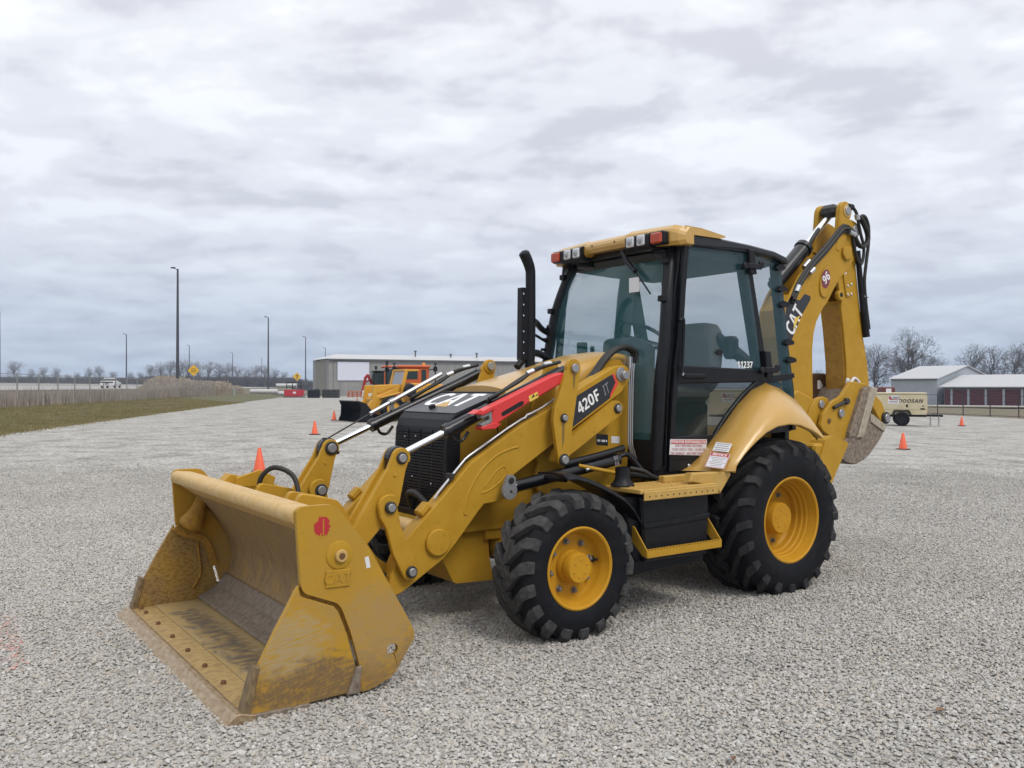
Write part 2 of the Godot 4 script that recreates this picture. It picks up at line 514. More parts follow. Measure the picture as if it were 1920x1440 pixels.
func plate_coat() -> StandardMaterial3D:
	# the bucket's side plates: yellow paint, tan grime rubbed over the front plate, dark scraped dirt along the foot
	var n := FastNoiseLite.new()
	n.seed = 52
	n.fractal_octaves = 5
	n.frequency = 1.0
	var w := 512
	var im := Image.create(w, w, false, Image.FORMAT_RGB8)
	for j in w:
		for i in w:
			var x := -2.3 + 1.2 * i / w
			var y := 1.1 - 1.2 * j / w
			var big := n.get_noise_2d(x * 3.0, y * 3.0)
			var mid := n.get_noise_2d(x * 9.0 + 20.0, y * 14.0)
			var fine := n.get_noise_2d(x * 45.0, y * 30.0 + 7.0)
			var rub := n.get_noise_2d(x * 8.0 + y * 6.0, (y - x * 0.25) * 60.0)
			var c := Color(0.44, 0.25, 0.026).lerp(Color(0.40, 0.235, 0.04), clampf(0.5 + big, 0, 1))
			# front plate lies ahead of the slanting seam
			var seam := -1.70 + 0.30 * (0.49 - y) if y < 0.49 else -1.70 - (y - 0.49) * 2.2
			if x < seam:
				var g := clampf(0.45 + big * 0.9 + rub * 0.5 + fine * 0.2, 0.0, 0.95)
				if x < -2.06 and y < 0.25: g *= 0.25
				c = c.lerp(Color(0.36, 0.235, 0.075), g * 0.85)
				var dusty := (1.0 - smoothstep(0.10, 0.22, Vector2((x + 1.98) * 0.8, y - 0.33).length() + mid * 0.06))
				c = c.lerp(Color(0.37, 0.30, 0.18), clampf(dusty * (0.55 + rub), 0, 0.7))
				var dirt := 1.0 - smoothstep(0.09, 0.2, absf(y - 0.10) + absf(x + 1.80) * 0.28 + mid * 0.10)
				c = c.lerp(Color(0.14, 0.095, 0.06), clampf(dirt * (0.72 + rub * 0.6 + fine * 0.4), 0, 0.8))
			else:
				var foot := 1.0 - smoothstep(0.10, 0.30, y - (x + 1.5) * 0.25 + mid * 0.14 + big * 0.08)
				c = c.lerp(Color(0.19, 0.125, 0.065), clampf(foot * (0.7 + rub * 0.7 + fine * 0.4), 0, 0.8))
				var haze := 1.0 - smoothstep(0.1, 0.28, Vector2(x + 1.47, (y - 0.35) * 0.9).length() + mid * 0.05)
				c = c.lerp(Color(0.34, 0.235, 0.11), clampf(haze * (0.6 + rub * 0.6), 0, 0.7))
			if rub > 0.52 and fine > 0.12: c = c.lerp(Color(0.13, 0.09, 0.05), 0.5)
			im.set_pixel(i, j, c.linear_to_srgb())
	var m := coated(ImageTexture.create_from_image(im), Vector3.ONE / 1.2, 0.45)
	m.uv1_offset = Vector3(2.3 / 1.2, -1.1 / 1.2, 0.0)
	return m

func build_sky() -> void:
	var w := 3072
	var h := 1536
	var data := PackedFloat32Array()
	data.resize(w * h * 3)
	var n1 := FastNoiseLite.new()
	n1.seed = 31
	n1.frequency = 0.95
	n1.fractal_octaves = 7
	n1.fractal_gain = 0.56
	var n2 := FastNoiseLite.new()
	n2.seed = 77
	n2.frequency = 0.22
	n2.fractal_octaves = 4
	for j in h:
		var el := PI * (0.5 - (j + 0.5) / h)
		if el < -0.02:
			for i in range(j * w * 3, (j + 1) * w * 3, 3):
				data[i] = 0.30
				data[i + 1] = 0.30
				data[i + 2] = 0.30
			continue
		var sy := sin(maxf(el, 0.0))
		var rad := cos(el) / (sy + 0.14)
		# mean colour by height: slate blue haze low down, pale grey above
		var low := Color(0.52, 0.60, 0.73)
		var midc := Color(0.77, 0.81, 0.90)
		var hi := Color(0.90, 0.925, 0.98)
		var base := low.lerp(midc, smoothstep(0.02, 0.20, el)).lerp(hi, smoothstep(0.18, 0.45, el))
		var up := 1.0 + 0.65 * smoothstep(0.45, 1.4, el)
		var amp := 0.55 + 0.45 * smoothstep(0.05, 0.3, el)
		for i in w:
			var a := TAU * (i + 0.5) / w
			var px := sin(a) * rad * 2.0
			var pz := -cos(a) * rad * 2.0
			var wv := n2.get_noise_2d(px + 40.0, pz)
			var v := n1.get_noise_2d(px + wv * 0.4, pz * 1.15)
			var c := clampf(v * 1.9 + wv * 0.8, -1.0, 1.0)
			var k := 1.0 + amp * (0.16 * smoothstep(0.0, 0.8, c) - 0.19 * smoothstep(0.05, 0.85, -c))
			var o := (j * w + i) * 3
			var cool := 1.0 + (1.0 - k) * 0.18
			data[o] = minf(base.r * k * up, 2.0)
			data[o + 1] = minf(base.g * k * up, 2.0)
			data[o + 2] = minf(base.b * k * up * cool, 2.0)
	var im := Image.create_from_data(w, h, false, Image.FORMAT_RGBF, data.to_byte_array())
	var sm := PanoramaSkyMaterial.new()
	sm.panorama = ImageTexture.create_from_image(im)
	var sky := Sky.new()
	sky.sky_material = sm
	var we := WorldEnvironment.new()
	we.name = "world_environment"
	var e := Environment.new()
	e.background_mode = Environment.BG_SKY
	e.sky = sky
	e.tonemap_mode = Environment.TONE_MAPPER_LINEAR
	e.tonemap_exposure = EXPOSURE
	e.fog_enabled = true
	e.fog_density = 0.0004
	e.fog_light_color = Color(0.72, 0.78, 0.86)
	e.sdfgi_enabled = true
	e.ssao_enabled = true
	e.ssil_enabled = true
	we.environment = e
	add_child(we)

const EXPOSURE := 1.0

func _ready() -> void:
	var cam := Camera3D.new()
	cam.name = "camera"
	cam.position = Vector3(0, 1.62, 0)
	cam.rotation_degrees = Vector3(0.196, 0, 0)
	cam.fov = 47.56
	cam.far = 4000.0
	add_child(cam)
	cam.make_current()
	build_sky()
	var sun := DirectionalLight3D.new()
	sun.name = "sun"
	sun.light_energy = 0.5
	sun.light_color = Color(1.0, 0.97, 0.93)
	sun.light_angular_distance = 20.0
	sun.rotation_degrees = Vector3(-50, 38, 0)
	sun.shadow_enabled = true
	add_child(sun)
	make_materials()
	build_land()
	var mc := thing("backhoe_loader", "big yellow backhoe loader with black cab frame and lowered front bucket on the gravel", "backhoe loader", Vector3(-0.211, 0.0, -6.481), deg_to_rad(35.215))
	build_body(mc)
	build_arms(mc)
	build_bucket(mc)
	build_cab(mc)
	build_hoe(mc)
	for s in [1, -1]:
		wheel(mc, false, 0.0, s)
		wheel(mc, true, 2.187, s)
	build_yard()
	build_far()
	build_gravel()

func tyre(half: float, prof: Array, lug: Array, count: int, wide: float, tall: float, shift: float, hub_y: float) -> Array:
	# carcass turned about z, then chevron lugs that run from the crown down the shoulder; the foot is pressed flat
	var g := Geo.new()
	g.lathe(prof, Transform3D.IDENTITY, 64)
	var body := g.done()
	g = Geo.new()
	for side in [-1, 1]:
		for i in count:
			var th0: float = TAU * (i + (0.5 if side > 0 else 0.0)) / count
			var base := []
			var top := []
			for k in lug.size():
				var q: Array = lug[k]
				var f := float(k) / (lug.size() - 1)
				var th: float = th0 - shift * smoothstep(0.0, 0.75, f) * (1 if side > 0 else 1)
				var r: float = q[1]
				var h: float = q[2]
				var nz: float = q[3]
				var wb: float = wide * lerpf(1.0, 0.8, f) / r
				var pr := func(a: float, up: float) -> Vector3:
					var rr := r + up * sqrt(1.0 - nz * nz)
					return Vector3(rr * cos(a), rr * sin(a), side * (q[0] + up * nz))
				base.append([pr.call(th - wb * 0.5, -0.008), pr.call(th + wb * 0.5, -0.008)])
				top.append([pr.call(th - wb * 0.36, h), pr.call(th + wb * 0.36, h)])
			g.sg(-1)
			for k in lug.size() - 1:
				var a: Array = base[k]
				var b: Array = base[k + 1]
				var c: Array = top[k]
				var d: Array = top[k + 1]
				var fs := [[c[0], c[1], d[1], d[0]], [a[0], c[0], d[0], b[0]], [c[1], a[1], b[1], d[1]]]
				for e in fs:
					if side > 0: g.quad(e[0], e[1], e[2], e[3])
					else: g.quad(e[3], e[2], e[1], e[0])
			if side > 0: g.quad(base[0][0], base[0][1], top[0][1], top[0][0])
			else: g.quad(top[0][0], top[0][1], base[0][1], base[0][0])
			var m: int = lug.size() - 1
			if side > 0: g.quad(top[m][0], top[m][1], base[m][1], base[m][0])
			else: g.quad(base[m][0], base[m][1], top[m][1], top[m][0])
	var out := []
	for mesh in [body, g.done()]:
		var md := MeshDataTool.new()
		md.create_from_surface(mesh, 0)
		for i in md.get_vertex_count():
			var v := md.get_vertex(i)
			if v.y < 0.004 - hub_y:
				v.y = 0.004 - hub_y + 0.04 * (v.y + hub_y)
				md.set_vertex(i, v)
		var am := ArrayMesh.new()
		md.commit_to_surface(am)
		out.append(am)
	return out

func wheel(parent: Node3D, rear: bool, x: float, side: int) -> void:
	var w := Node3D.new()
	w.name = "rear_wheel" if rear else "front_wheel"
	parent.add_child(w, true)
	var hy := 0.575 if rear else 0.462
	w.position = Vector3(x, hy, side * (0.845 if rear else 0.965))
	if side < 0: w.rotation.y = PI
	# all depths below are measured from the middle of the tyre, outwards
	var tg: Array
	if rear:
		tg = tyre(0.245, [Vector2(0.325, -0.235), Vector2(0.36, -0.252), Vector2(0.43, -0.262), Vector2(0.50, -0.258), Vector2(0.555, -0.238), Vector2(0.585, -0.205), Vector2(0.597, -0.12), Vector2(0.6, 0), Vector2(0.597, 0.12), Vector2(0.585, 0.205), Vector2(0.555, 0.238), Vector2(0.5, 0.258), Vector2(0.43, 0.262), Vector2(0.36, 0.252), Vector2(0.325, 0.235)],
			[[-0.03, 0.6, 0.036, 0.0], [0.06, 0.599, 0.038, 0.0], [0.13, 0.595, 0.04, 0.1], [0.195, 0.585, 0.042, 0.35], [0.24, 0.548, 0.032, 0.8], [0.257, 0.5, 0.006, 0.97]], 20, 0.088, 0.04, 0.50, hy)
	else:
		tg = tyre(0.165, [Vector2(0.252, -0.15), Vector2(0.285, -0.166), Vector2(0.33, -0.176), Vector2(0.38, -0.174), Vector2(0.42, -0.158), Vector2(0.447, -0.13), Vector2(0.456, -0.06), Vector2(0.458, 0), Vector2(0.456, 0.06), Vector2(0.447, 0.13), Vector2(0.42, 0.158), Vector2(0.38, 0.174), Vector2(0.33, 0.176), Vector2(0.285, 0.166), Vector2(0.252, 0.15)],
			[[-0.02, 0.454, 0.034, 0.0], [0.03, 0.454, 0.037, 0.0], [0.085, 0.450, 0.039, 0.1], [0.128, 0.442, 0.039, 0.35], [0.155, 0.421, 0.030, 0.75], [0.173, 0.385, 0.014, 0.95]], 18, 0.106, 0.034, 0.30, hy)
	var ty := part("tyre", tg[0], M.rubber, w)
	part("tread_lugs", tg[1], M.rubber_worn_lit if not rear else M.rubber_lug, ty)
	var g := Geo.new()
	if rear:
		g.lathe([Vector2(0.333, 0.2), Vector2(0.343, 0.222), Vector2(0.34, 0.243), Vector2(0.329, 0.246), Vector2(0.318, 0.238), Vector2(0.311, 0.2), Vector2(0.306, 0.19), Vector2(0.302, 0.165), Vector2(0.292, 0.158), Vector2(0.288, 0.13), Vector2(0.278, 0.122), Vector2(0.274, 0.09), Vector2(0.262, 0.08), Vector2(0.255, 0.04), Vector2(0.235, 0.02), Vector2(0.12, 0.015), Vector2(0.0, 0.015)], Transform3D.IDENTITY, 56)
	else:
		g.lathe([Vector2(0.258, 0.13), Vector2(0.268, 0.146), Vector2(0.267, 0.162), Vector2(0.257, 0.166), Vector2(0.246, 0.158), Vector2(0.241, 0.128), Vector2(0.228, 0.11), Vector2(0.222, 0.08), Vector2(0.216, 0.06), Vector2(0.205, 0.047), Vector2(0.1, 0.045), Vector2(0.0, 0.045)], Transform3D.IDENTITY, 56)
	part("rim", g, M.paint_rim, w)
	var hz0 := 0.015 if rear else 0.045
	var hz1 := 0.145 if rear else 0.158
	var hr := 0.128 if rear else 0.1
	g = Geo.new()
	g.lathe([Vector2(hr + 0.012, hz0), Vector2(hr + 0.008, hz0 + 0.03), Vector2(hr, hz0 + 0.04), Vector2(hr * 0.97, hz1 - 0.012), Vector2(hr * 0.9, hz1), Vector2(0.03, hz1 + 0.001), Vector2(0.0, hz1 + 0.001)], Transform3D.IDENTITY, 40)
	part("hub", g, M.paint_rim, w)
	var n := 5 if rear else 6
	for i in n:
		var a := TAU * i / n + 0.4
		g = Geo.new()
		g.disc(Vector3(cos(a) * hr * 0.55, sin(a) * hr * 0.55, 0), 0.013 if rear else 0.009, hz1 - 0.004, hz1 + 0.004, 0.002, 10)
		part("plug", g, M.paint_rim, w)
	for i in 8:
		var a := TAU * i / 8 + 0.2
		var rr := 0.2 if rear else 0.165
		g = Geo.new()
		g.disc(Vector3(cos(a) * rr, sin(a) * rr, 0), 0.022, hz0 - 0.002, hz0 + 0.01, 0.003, 14)
		g.disc(Vector3(cos(a) * rr, sin(a) * rr, 0), 0.013, hz0 + 0.008, hz0 + 0.032, 0.003, 6)
		part("wheel_bolt", g, M.bolt, w)
	if not rear:
		g = Geo.new()
		g.tube([Vector3(0.2, 0.02, 0.05), Vector3(0.205, 0.02, 0.085)], 0.009, 8)
		g.disc(Vector3(0.2, 0.02, 0), 0.024, 0.044, 0.05, 0.002, 14)
		part("valve", g, M.steel_dark, w)

func pin(parent: Node3D, x: float, y: float, z0: float, z1: float, r := 0.028, collar := true) -> void:
	var g := Geo.new()
	g.disc(Vector3(x, y, 0), r, z0, z1, 0.004, 20)
	var o := part("pin", g, M.steel_pin, parent)
	if collar:
		g = Geo.new()
		g.disc(Vector3(x, y, 0), r * 1.45, z0 + 0.001, z1 - 0.012, 0.004, 22)
		part("collar", g, M.steel_dark, o)

func cylinder(called: String, parent: Node3D, a: Vector3, b: Vector3, mid: float, rr: float, br: float) -> MeshInstance3D:
	# rod leaves from a, barrel ends at b; mid is where the barrel begins
	var d := (b - a)
	var g := Geo.new()
	var m := a + d * mid
	var n := d.normalized()
	g.tube([m, m + n * 0.045], br * 1.16, 20)
	g.tube([m + n * 0.045, b - n * 0.05], br, 20)
	g.tube([b - n * 0.05, b], br * 0.8, 16)
	var o := part(called, g, M.black_gloss, parent)
	g = Geo.new()
	g.tube([a, m + n * 0.01], rr, 18)
	part("rod", g, M.chrome, o)
	return o

func build_bucket(mc: Node3D) -> void:
	var b := Node3D.new()
	b.name = "loader_bucket"
	mc.add_child(b)
	var g := Geo.new()
	var mold := [-1.905, 0.958, -1.875, 0.915, -1.79, 0.845, -1.70, 0.745, -1.61, 0.625, -1.54, 0.51, -1.507, 0.41, -1.505, 0.31, -1.53, 0.215, -1.585, 0.135, -1.66, 0.085]
	var mp := []
	for q in smooth(P3(mold, 0.0), 3): mp.append(Vector2(q.x, q.y))
	var rear := PackedVector2Array()
	for i in range(mp.size() - 1, -1, -1):
		var d: Vector2 = (mp[mini(i + 1, mp.size() - 1)] - mp[maxi(i - 1, 0)]).normalized()
		rear.append(mp[i] + Vector2(-d.y, d.x) * 0.022)
	var shell := PackedVector2Array(mp)
	shell.append_array(rear)
	g.prism(shell, -1.185, 1.185, 0.0)
	part("moldboard", g, M.worn_inside, b)
	g = Geo.new()
	g.prism(V([-1.53, 0.205, -1.59, 0.118, -1.70, 0.072, -1.745, 0.066, -1.74, 0.085, -1.68, 0.105, -1.605, 0.15, -1.548, 0.225]), -1.18, 1.18, 0.003)
	part("back_cutting_edge", g, M.worn_grey, b)
	# rolled lip and the closed beam behind it
	g = Geo.new()
	g.tube([Vector3(-1.893, 0.962, -1.186), Vector3(-1.893, 0.962, -0.4), Vector3(-1.89, 0.96, 0.4), Vector3(-1.893, 0.962, 1.186)], 0.047, 20)
	g.prism(V([-1.893, 0.915, -1.893, 1.008, -1.80, 1.0, -1.70, 0.955, -1.66, 0.84, -1.70, 0.78]), -1.184, 1.184, 0.004)
	part("lip_beam", g, M.paint_pale, b)
	g = Geo.new()
	g.prism(V([-1.575, 0.085, -1.46, 0.10, -1.36, 0.34, -1.44, 0.52, -1.64, 0.80, -1.675, 0.775, -1.50, 0.5, -1.472, 0.30, -1.50, 0.205]), -1.18, 1.18, 0.004)
	part("back_shell", g, M.paint, b)
	var upper := fillet(V([-1.93, 1.017, -1.72, 1.017, -1.536, 0.79, -1.291, 0.36, -1.243, 0.268, -1.382, 0.069, -1.513, 0.023, -1.59, 0.018, -1.572, 0.133, -1.630, 0.342, -1.678, 0.468, -1.702, 0.503, -1.885, 0.578, -1.903, 0.62]), 0.045, 4)
	var clam := V([-1.914, 0.618, -1.905, 0.572, -1.894, 0.560, -1.722, 0.488, -1.698, 0.456, -1.650, 0.335, -1.594, 0.131, -1.610, 0.03, -1.683, 0.027, -1.851, 0.02, -2.19, 0.02, -2.2, 0.05, -2.112, 0.265, -2.03, 0.42])
	for s in [1, -1]:
		var z0 := 1.19 if s > 0 else -1.22
		g = Geo.new()
		g.prism(holed(upper, [[-1.388, 0.212, 0.033]]), z0, z0 + 0.03, 0.0)
		part("side_plate", g, M.side_plate, b)
		g = Geo.new()
		g.prism(clam, z0 - 0.004, z0 + 0.026, 0.003)
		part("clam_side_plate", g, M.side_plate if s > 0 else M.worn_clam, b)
		g = Geo.new()
		g.prism(V([-2.212, 0.035, -2.148, 0.266, -2.116, 0.254, -2.168, 0.03]), 1.175 if s > 0 else -1.245, 1.245 if s > 0 else -1.175, 0.006)
		part("corner_bar", g, M.worn_bar, b)
		g = Geo.new()
		g.prism(V([-1.655, 0.022, -1.585, 0.022, -1.572, 0.16, -1.602, 0.155]), 1.21 if s > 0 else -1.235, 1.235 if s > 0 else -1.21, 0.004)
		part("wear_strip", g, M.worn_grey, b)
		g = Geo.new()
		g.prism(ribbon(V([-1.91, 0.60, -1.885, 0.57, -1.71, 0.497, -1.685, 0.46, -1.652, 0.38, -1.63, 0.29]), 0.05), 1.165 if s > 0 else -1.189, 1.189 if s > 0 else -1.165, 0.0)
		part("seam_backing", g, M.paint_inside, b)
		g = Geo.new()
		g.prism(V([-2.15, 0.0, -1.86, 0.0, -1.86, 0.022, -2.15, 0.028]), 1.2 if s > 0 else -1.235, 1.235 if s > 0 else -1.2, 0.003)
		part("side_runner", g, M.worn_grey, b)
		# clam cylinder housing bulging from the inside of the plate
		var hx := 0.10 if s > 0 else 0.0
		g = Geo.new()
		g.tube(smooth([Vector3(-1.73 + hx, 0.86, s * 1.15), Vector3(-1.745 + hx, 0.77, s * 1.13), Vector3(-1.79 + hx, 0.66, s * 1.12), Vector3(-1.83 + hx, 0.585, s * 1.13)], 4), [0.032, 0.033, 0.036, 0.04, 0.044, 0.05, 0.06, 0.07, 0.08, 0.088, 0.09, 0.075, 0.04], 16)
		part("cylinder_housing", g, M.paint_inside, b)
		g = Geo.new()
		g.tube(smooth(P3([-1.735, 0.495, -1.748, 0.455, -1.724, 0.25, -1.779, 0.14], s * 1.186), 3), 0.008, 6)
		part("weld_bead", g, M.paint_inside, b)
	# floor of the clam: bolted edge, plate, hinge strip
	g = Geo.new()
	g.prism(V([-2.05, 0.012, -1.735, 0.012, -1.735, 0.053, -2.05, 0.055]), -1.185, 1.185, 0.003)
	part("floor_plate", g, M.worn_floor, b)
	g = Geo.new()
	g.prism(V([-1.733, 0.012, -1.60, 0.012, -1.62, 0.06, -1.70, 0.068, -1.733, 0.058]), -1.185, 1.185, 0.003)
	part("hinge_strip", g, M.worn_edge, b)
	g = Geo.new()
	g.prism(V([-2.215, 0.012, -2.052, 0.012, -2.052, 0.05, -2.2, 0.047]), -1.185, 1.185, 0.006)
	part("edge_plate", g, M.worn_edge, b)
	for s in [[-1.252, -0.12], [-0.117, 1.252]]:
		g = Geo.new()
		g.prism(V([-2.295, 0.004, -2.14, 0.0, -2.14, 0.03, -2.216, 0.052, -2.238, 0.05]), s[0], s[1], 0.004)
		part("cutting_edge", g, M.worn_steel, b)
	for z in [-1.14, -1.0, -0.655, -0.288, 0.065, 0.415, 0.757]:
		g = Geo.new()
		g.lathe([Vector2(0.016, 0.046), Vector2(0.015, 0.058), Vector2(0.010, 0.066), Vector2(0, 0.067)], Transform3D(Basis(Vector3(1, 0, 0), Vector3(0, 0, 1), Vector3(0, 1, 0)), Vector3(-2.148, 0, z)) * Transform3D(Basis(Vector3(1, 0, 0), Vector3(0, -1, 0), Vector3(0, 0, 1)), Vector3.ZERO), 8)
		part("edge_bolt", g, M.rust, b)
	# marks on the near plate
	g = Geo.new()
	g.lathe([Vector2(0.075, 1.219), Vector2(0.07, 1.227), Vector2(0.062, 1.229), Vector2(0.0, 1.229)], Transform3D(Basis.IDENTITY, Vector3(-1.696, 0.752, 0)), 28)
	var boss := part("boss", g, M.paint_bucket, b)
	g = Geo.new()
	g.disc(Vector3(-1.692, 0.75, 0), 0.033, 1.228, 1.25, 0.004, 18)
	part("pin_collar", g, M.paint_pale, boss)
	g = Geo.new()
	g.disc(Vector3(-1.692, 0.75, 0), 0.017, 1.249, 1.253, 0.001, 12)
	part("pin_head", g, M.rust, boss)
	g = Geo.new()
	g.prism(V([-1.772, 0.589, -1.638, 0.586, -1.636, 0.676, -1.77, 0.681]), 1.219, 1.229, 0.004)
	var mk := part("maker_plate", g, M.paint_bucket, b)
	word("CAT", "raised_lettering", 0.05, M.paint_bucket, mk, Transform3D(Basis.IDENTITY, Vector3(-1.705, 0.634, 1.23)).scaled_local(Vector3(1, 1, 3)), 1.2)
	# round red emblem, worn at its edges, a bar standing in it
	g = Geo.new()
	var em := PackedVector2Array()
	rng.seed = 4
	for k in 40:
		var a := TAU * k / 40
		var r := 0.053 - rng.randf() * 0.006
		if a > 2.1 and a < 2.75: r *= 0.78
		if absf(a - 0.25) < 0.1 or absf(a - 6.0) < 0.12: r *= 0.8
		em.append(Vector2(-1.789 + r * cos(a) * 0.92, 0.909 + r * sin(a)))
	g.prism(em, 1.2195, 1.2215, 0.0)
	var e := part("emblem", g, M.red_sticker, b)
	g = Geo.new()
	g.prism(V([-1.786, 0.862, -1.780, 0.862, -1.780, 0.945, -1.786, 0.945]), 1.2205, 1.2225, 0.0)
	g.prism(V([-1.800, 0.85, -1.793, 0.85, -1.793, 0.872, -1.800, 0.872]), 1.2205, 1.2225, 0.0)
	part("emblem_bar", g, M.paint_bucket, e)
	g = Geo.new()
	g.prism(V([-1.553, 0.722, -1.53, 0.728, -1.518, 0.668, -1.541, 0.664]), 1.2195, 1.2215, 0.0)
	part("paper_tag", g, M.white_sticker, b)
	# quick coupler frame, hooks and hoses behind the lip
	for z in [-0.62, -0.30, 0.24, 0.40]:
		g = Geo.new()
		g.prism(fillet(V([-0.955, 0.33, -1.05, 0.305, -1.44, 0.2, -1.46, 0.62, -1.66, 0.86, -1.60, 0.985, -1.36, 0.93, -1.10, 0.55, -0.955, 0.45]), 0.03), z, z + 0.05, 0.004)
		part("coupler_plate", g, M.paint, b)
	g = Geo.new()
	g.tube([Vector3(-1.40, 0.79, -0.66), Vector3(-1.40, 0.79, 0.5)], 0.05, 16)
	g.tube([Vector3(-1.08, 0.4, -0.66), Vector3(-1.08, 0.4, 0.5)], 0.06, 16)
	part("coupler_tube", g, M.steel_dark, b)
	g = Geo.new()
	g.prism(V([-1.78, 0.97, -1.62, 0.95, -1.60, 1.0, -1.72, 1.03]), -0.62, -0.50, 0.004)
	g.prism(V([-1.70, 0.95, -1.45, 0.93, -1.43, 1.0, -1.54, 1.055, -1.70, 1.01]), -0.46, -0.43, 0.004)
	part("hook_plate", g, M.paint, b)
	g = Geo.new()
	g.tube(smooth([Vector3(-1.56, 0.86, -0.36), Vector3(-1.57, 1.0, -0.34), Vector3(-1.50, 1.08, -0.28), Vector3(-1.40, 1.03, -0.2), Vector3(-1.38, 0.9, -0.14), Vector3(-1.4, 0.75, -0.1)], 6), 0.017, 10)
	part("hose", g, M.hose, b)

func build_arms(mc: Node3D) -> void:
	var g: Geo
	for s in [1, -1]:
		var q := func(z0: float, z1: float) -> Array: return [z0, z1] if s > 0 else [-z1 - 0.02, -z0 - 0.02]
		var zz: Array
		# loader arm
		g = Geo.new()
		zz = q.call(0.44, 0.56)
		var arm := V([-0.957, 0.654, -0.862, 0.743, -0.715, 0.879, -0.461, 1.124, -0.137, 1.314, -0.038, 1.368, 0.234, 1.482, 0.427, 1.592])
		arm.append_array(V([0.797, 1.772]))
		arm.append_array(arc(0.883, 1.708, 0.075, 110, -55, 9))
		arm.append_array(V([0.867, 1.579, 0.386, 1.310, 0.214, 1.213, -0.136, 1.010, -0.165, 0.90, -0.247, 0.846, -0.364, 0.838, -0.42, 0.78, -0.581, 0.601, -0.674, 0.510, -0.886, 0.386, -0.973, 0.335, -1.035, 0.315, -1.075, 0.36, -1.06, 0.44]))
		g.prism(arm, zz[0], zz[1], 0.006)
		var a := part("loader_arm", g, M.paint, mc)
		g = Geo.new()
		zz = q.call(0.56, 0.588)
		g.disc(Vector3(-0.727, 0.623, 0), 0.088, zz[0], zz[1], 0.008, 30)
		part("boss_cap", g, M.paint, a)
		if s > 0:
			g = Geo.new()
			g.tube(smooth(P3([-0.50, 0.78, -0.52, 0.79, -0.515, 0.83, -0.480, 0.935, -0.394, 1.059, -0.27, 1.155, -0.15, 1.198, -0.085, 1.208], 0.558), 4), 0.009, 8)
			g.tube(smooth(P3([-0.385, 0.912, -0.32, 0.93, -0.24, 0.975, -0.19, 1.028, -0.188, 1.07, -0.214, 1.083, -0.27, 1.05, -0.32, 1.0, -0.355, 0.95], 0.558), 4), 0.007, 8)
			part("pressed_rib", g, M.paint, a)
			g = Geo.new()
			g.prism(V([0.33, 1.508, 0.789, 1.722, 0.834, 1.646, 0.751, 1.538, 0.33, 1.295]), 0.5595, 0.5615, 0.0)
			var dc := part("decal", g, M.decal_black, a)
			g = Geo.new()
			g.prism(V([0.789, 1.722, 0.834, 1.646, 0.751, 1.538, 0.752, 1.562, 0.805, 1.655, 0.772, 1.712]), 0.561, 0.5628, 0.0)
			part("decal_stripe", g, M.decal_red, dc)
			word("420F", "model_lettering", 0.083, M.white_print, dc, Transform3D(Basis(Vector3(0, 0, 1), deg_to_rad(29.5)), Vector3(0.541, 1.513, 0.5625)), 0.92, 0.08)
			word("IT", "small_lettering", 0.07, M.grey_print, dc, Transform3D(Basis(Vector3(0, 0, 1), deg_to_rad(29.5)), Vector3(0.712, 1.602, 0.5625)), 0.75, 0.18, false)
			g = Geo.new()
			g.tube(P3([-0.72, 0.895, -0.69, 0.935, -0.485, 1.142, -0.45, 1.165, -0.14, 1.338, -0.02, 1.398, 0.004, 1.405, 0.02, 1.424, 0.06, 1.436, 0.151, 1.472, 0.296, 1.55], 0.515), 0.009, 10)
			part("steel_line", g, M.chrome_dull, a)
			g = Geo.new()
			g.tube(P3([-0.69, 0.918, -0.485, 1.124, -0.14, 1.322, -0.02, 1.38, 0.12, 1.43], 0.50), 0.011, 10)
			part("hose_line", g, M.hose, a)
			g = Geo.new()
			g.box(Vector3(-0.60, 1.035, 0.51), Vector3(0.03, 0.04, 0.07), 0.005, Transform3D.IDENTITY)
			part("line_clamp", g, M.steel_dark, a)
		g = Geo.new()
		zz = q.call(0.47, 0.53)
		g.box(Vector3(-0.80, 0.835, (zz[0] + zz[1]) * 0.5), Vector3(0.10, 0.05, 0.075), 0.012, Transform3D(Basis(Vector3(0, 0, 1), 0.75), Vector3.ZERO).translated(Vector3(-0.80 + 0.80 * cos(0.75) + 0.835 * sin(0.75), 0.835 + 0.80 * sin(0.75) - 0.835 * cos(0.75), 0)))
		part("stop_block", g, M.paint, a)
		# tilt lever: outer plate, inner web and rod fork
		var lever := V([-0.937, 1.148, -0.957, 1.093, -1.000, 0.894, -1.015, 0.868, -1.127, 0.753, -1.213, 0.666, -1.38, 0.60, -1.42, 0.70, -1.305, 0.776, -1.081, 1.114])
		lever.append_array(arc(-0.985, 1.176, 0.064, 150, -25, 8))
		g = Geo.new()
		zz = q.call(0.535, 0.566) if s > 0 else [-0.547, -0.516]
		g.prism(lever, zz[0], zz[1], 0.004)
		var lv := part("tilt_lever", g, M.paint, mc)
		g = Geo.new()
		zz = q.call(0.43, 0.455) if s > 0 else [-0.655, -0.63]
		g.prism(lever, zz[0], zz[1], 0.004)
		part("lever_plate", g, M.paint, lv)
		g = Geo.new()
		zz = q.call(0.455, 0.535) if s > 0 else [-0.63, -0.547]
		g.prism(V([-1.06, 1.10, -1.29, 0.755, -1.40, 0.69, -1.385, 0.665, -1.275, 0.73, -1.035, 1.085]), zz[0], zz[1], 0.0)
		part("lever_web", g, M.paint, lv)
		g = Geo.new()
		var eye := arc(-0.985, 1.176, 0.072, 200, 20, 10)
		eye.append_array(V([-0.90, 1.13, -1.05, 1.09]))
		g.prism(eye, zz[0] + 0.003, zz[1] - 0.003, 0.008)
		part("rod_eye", g, M.black_gloss, lv)
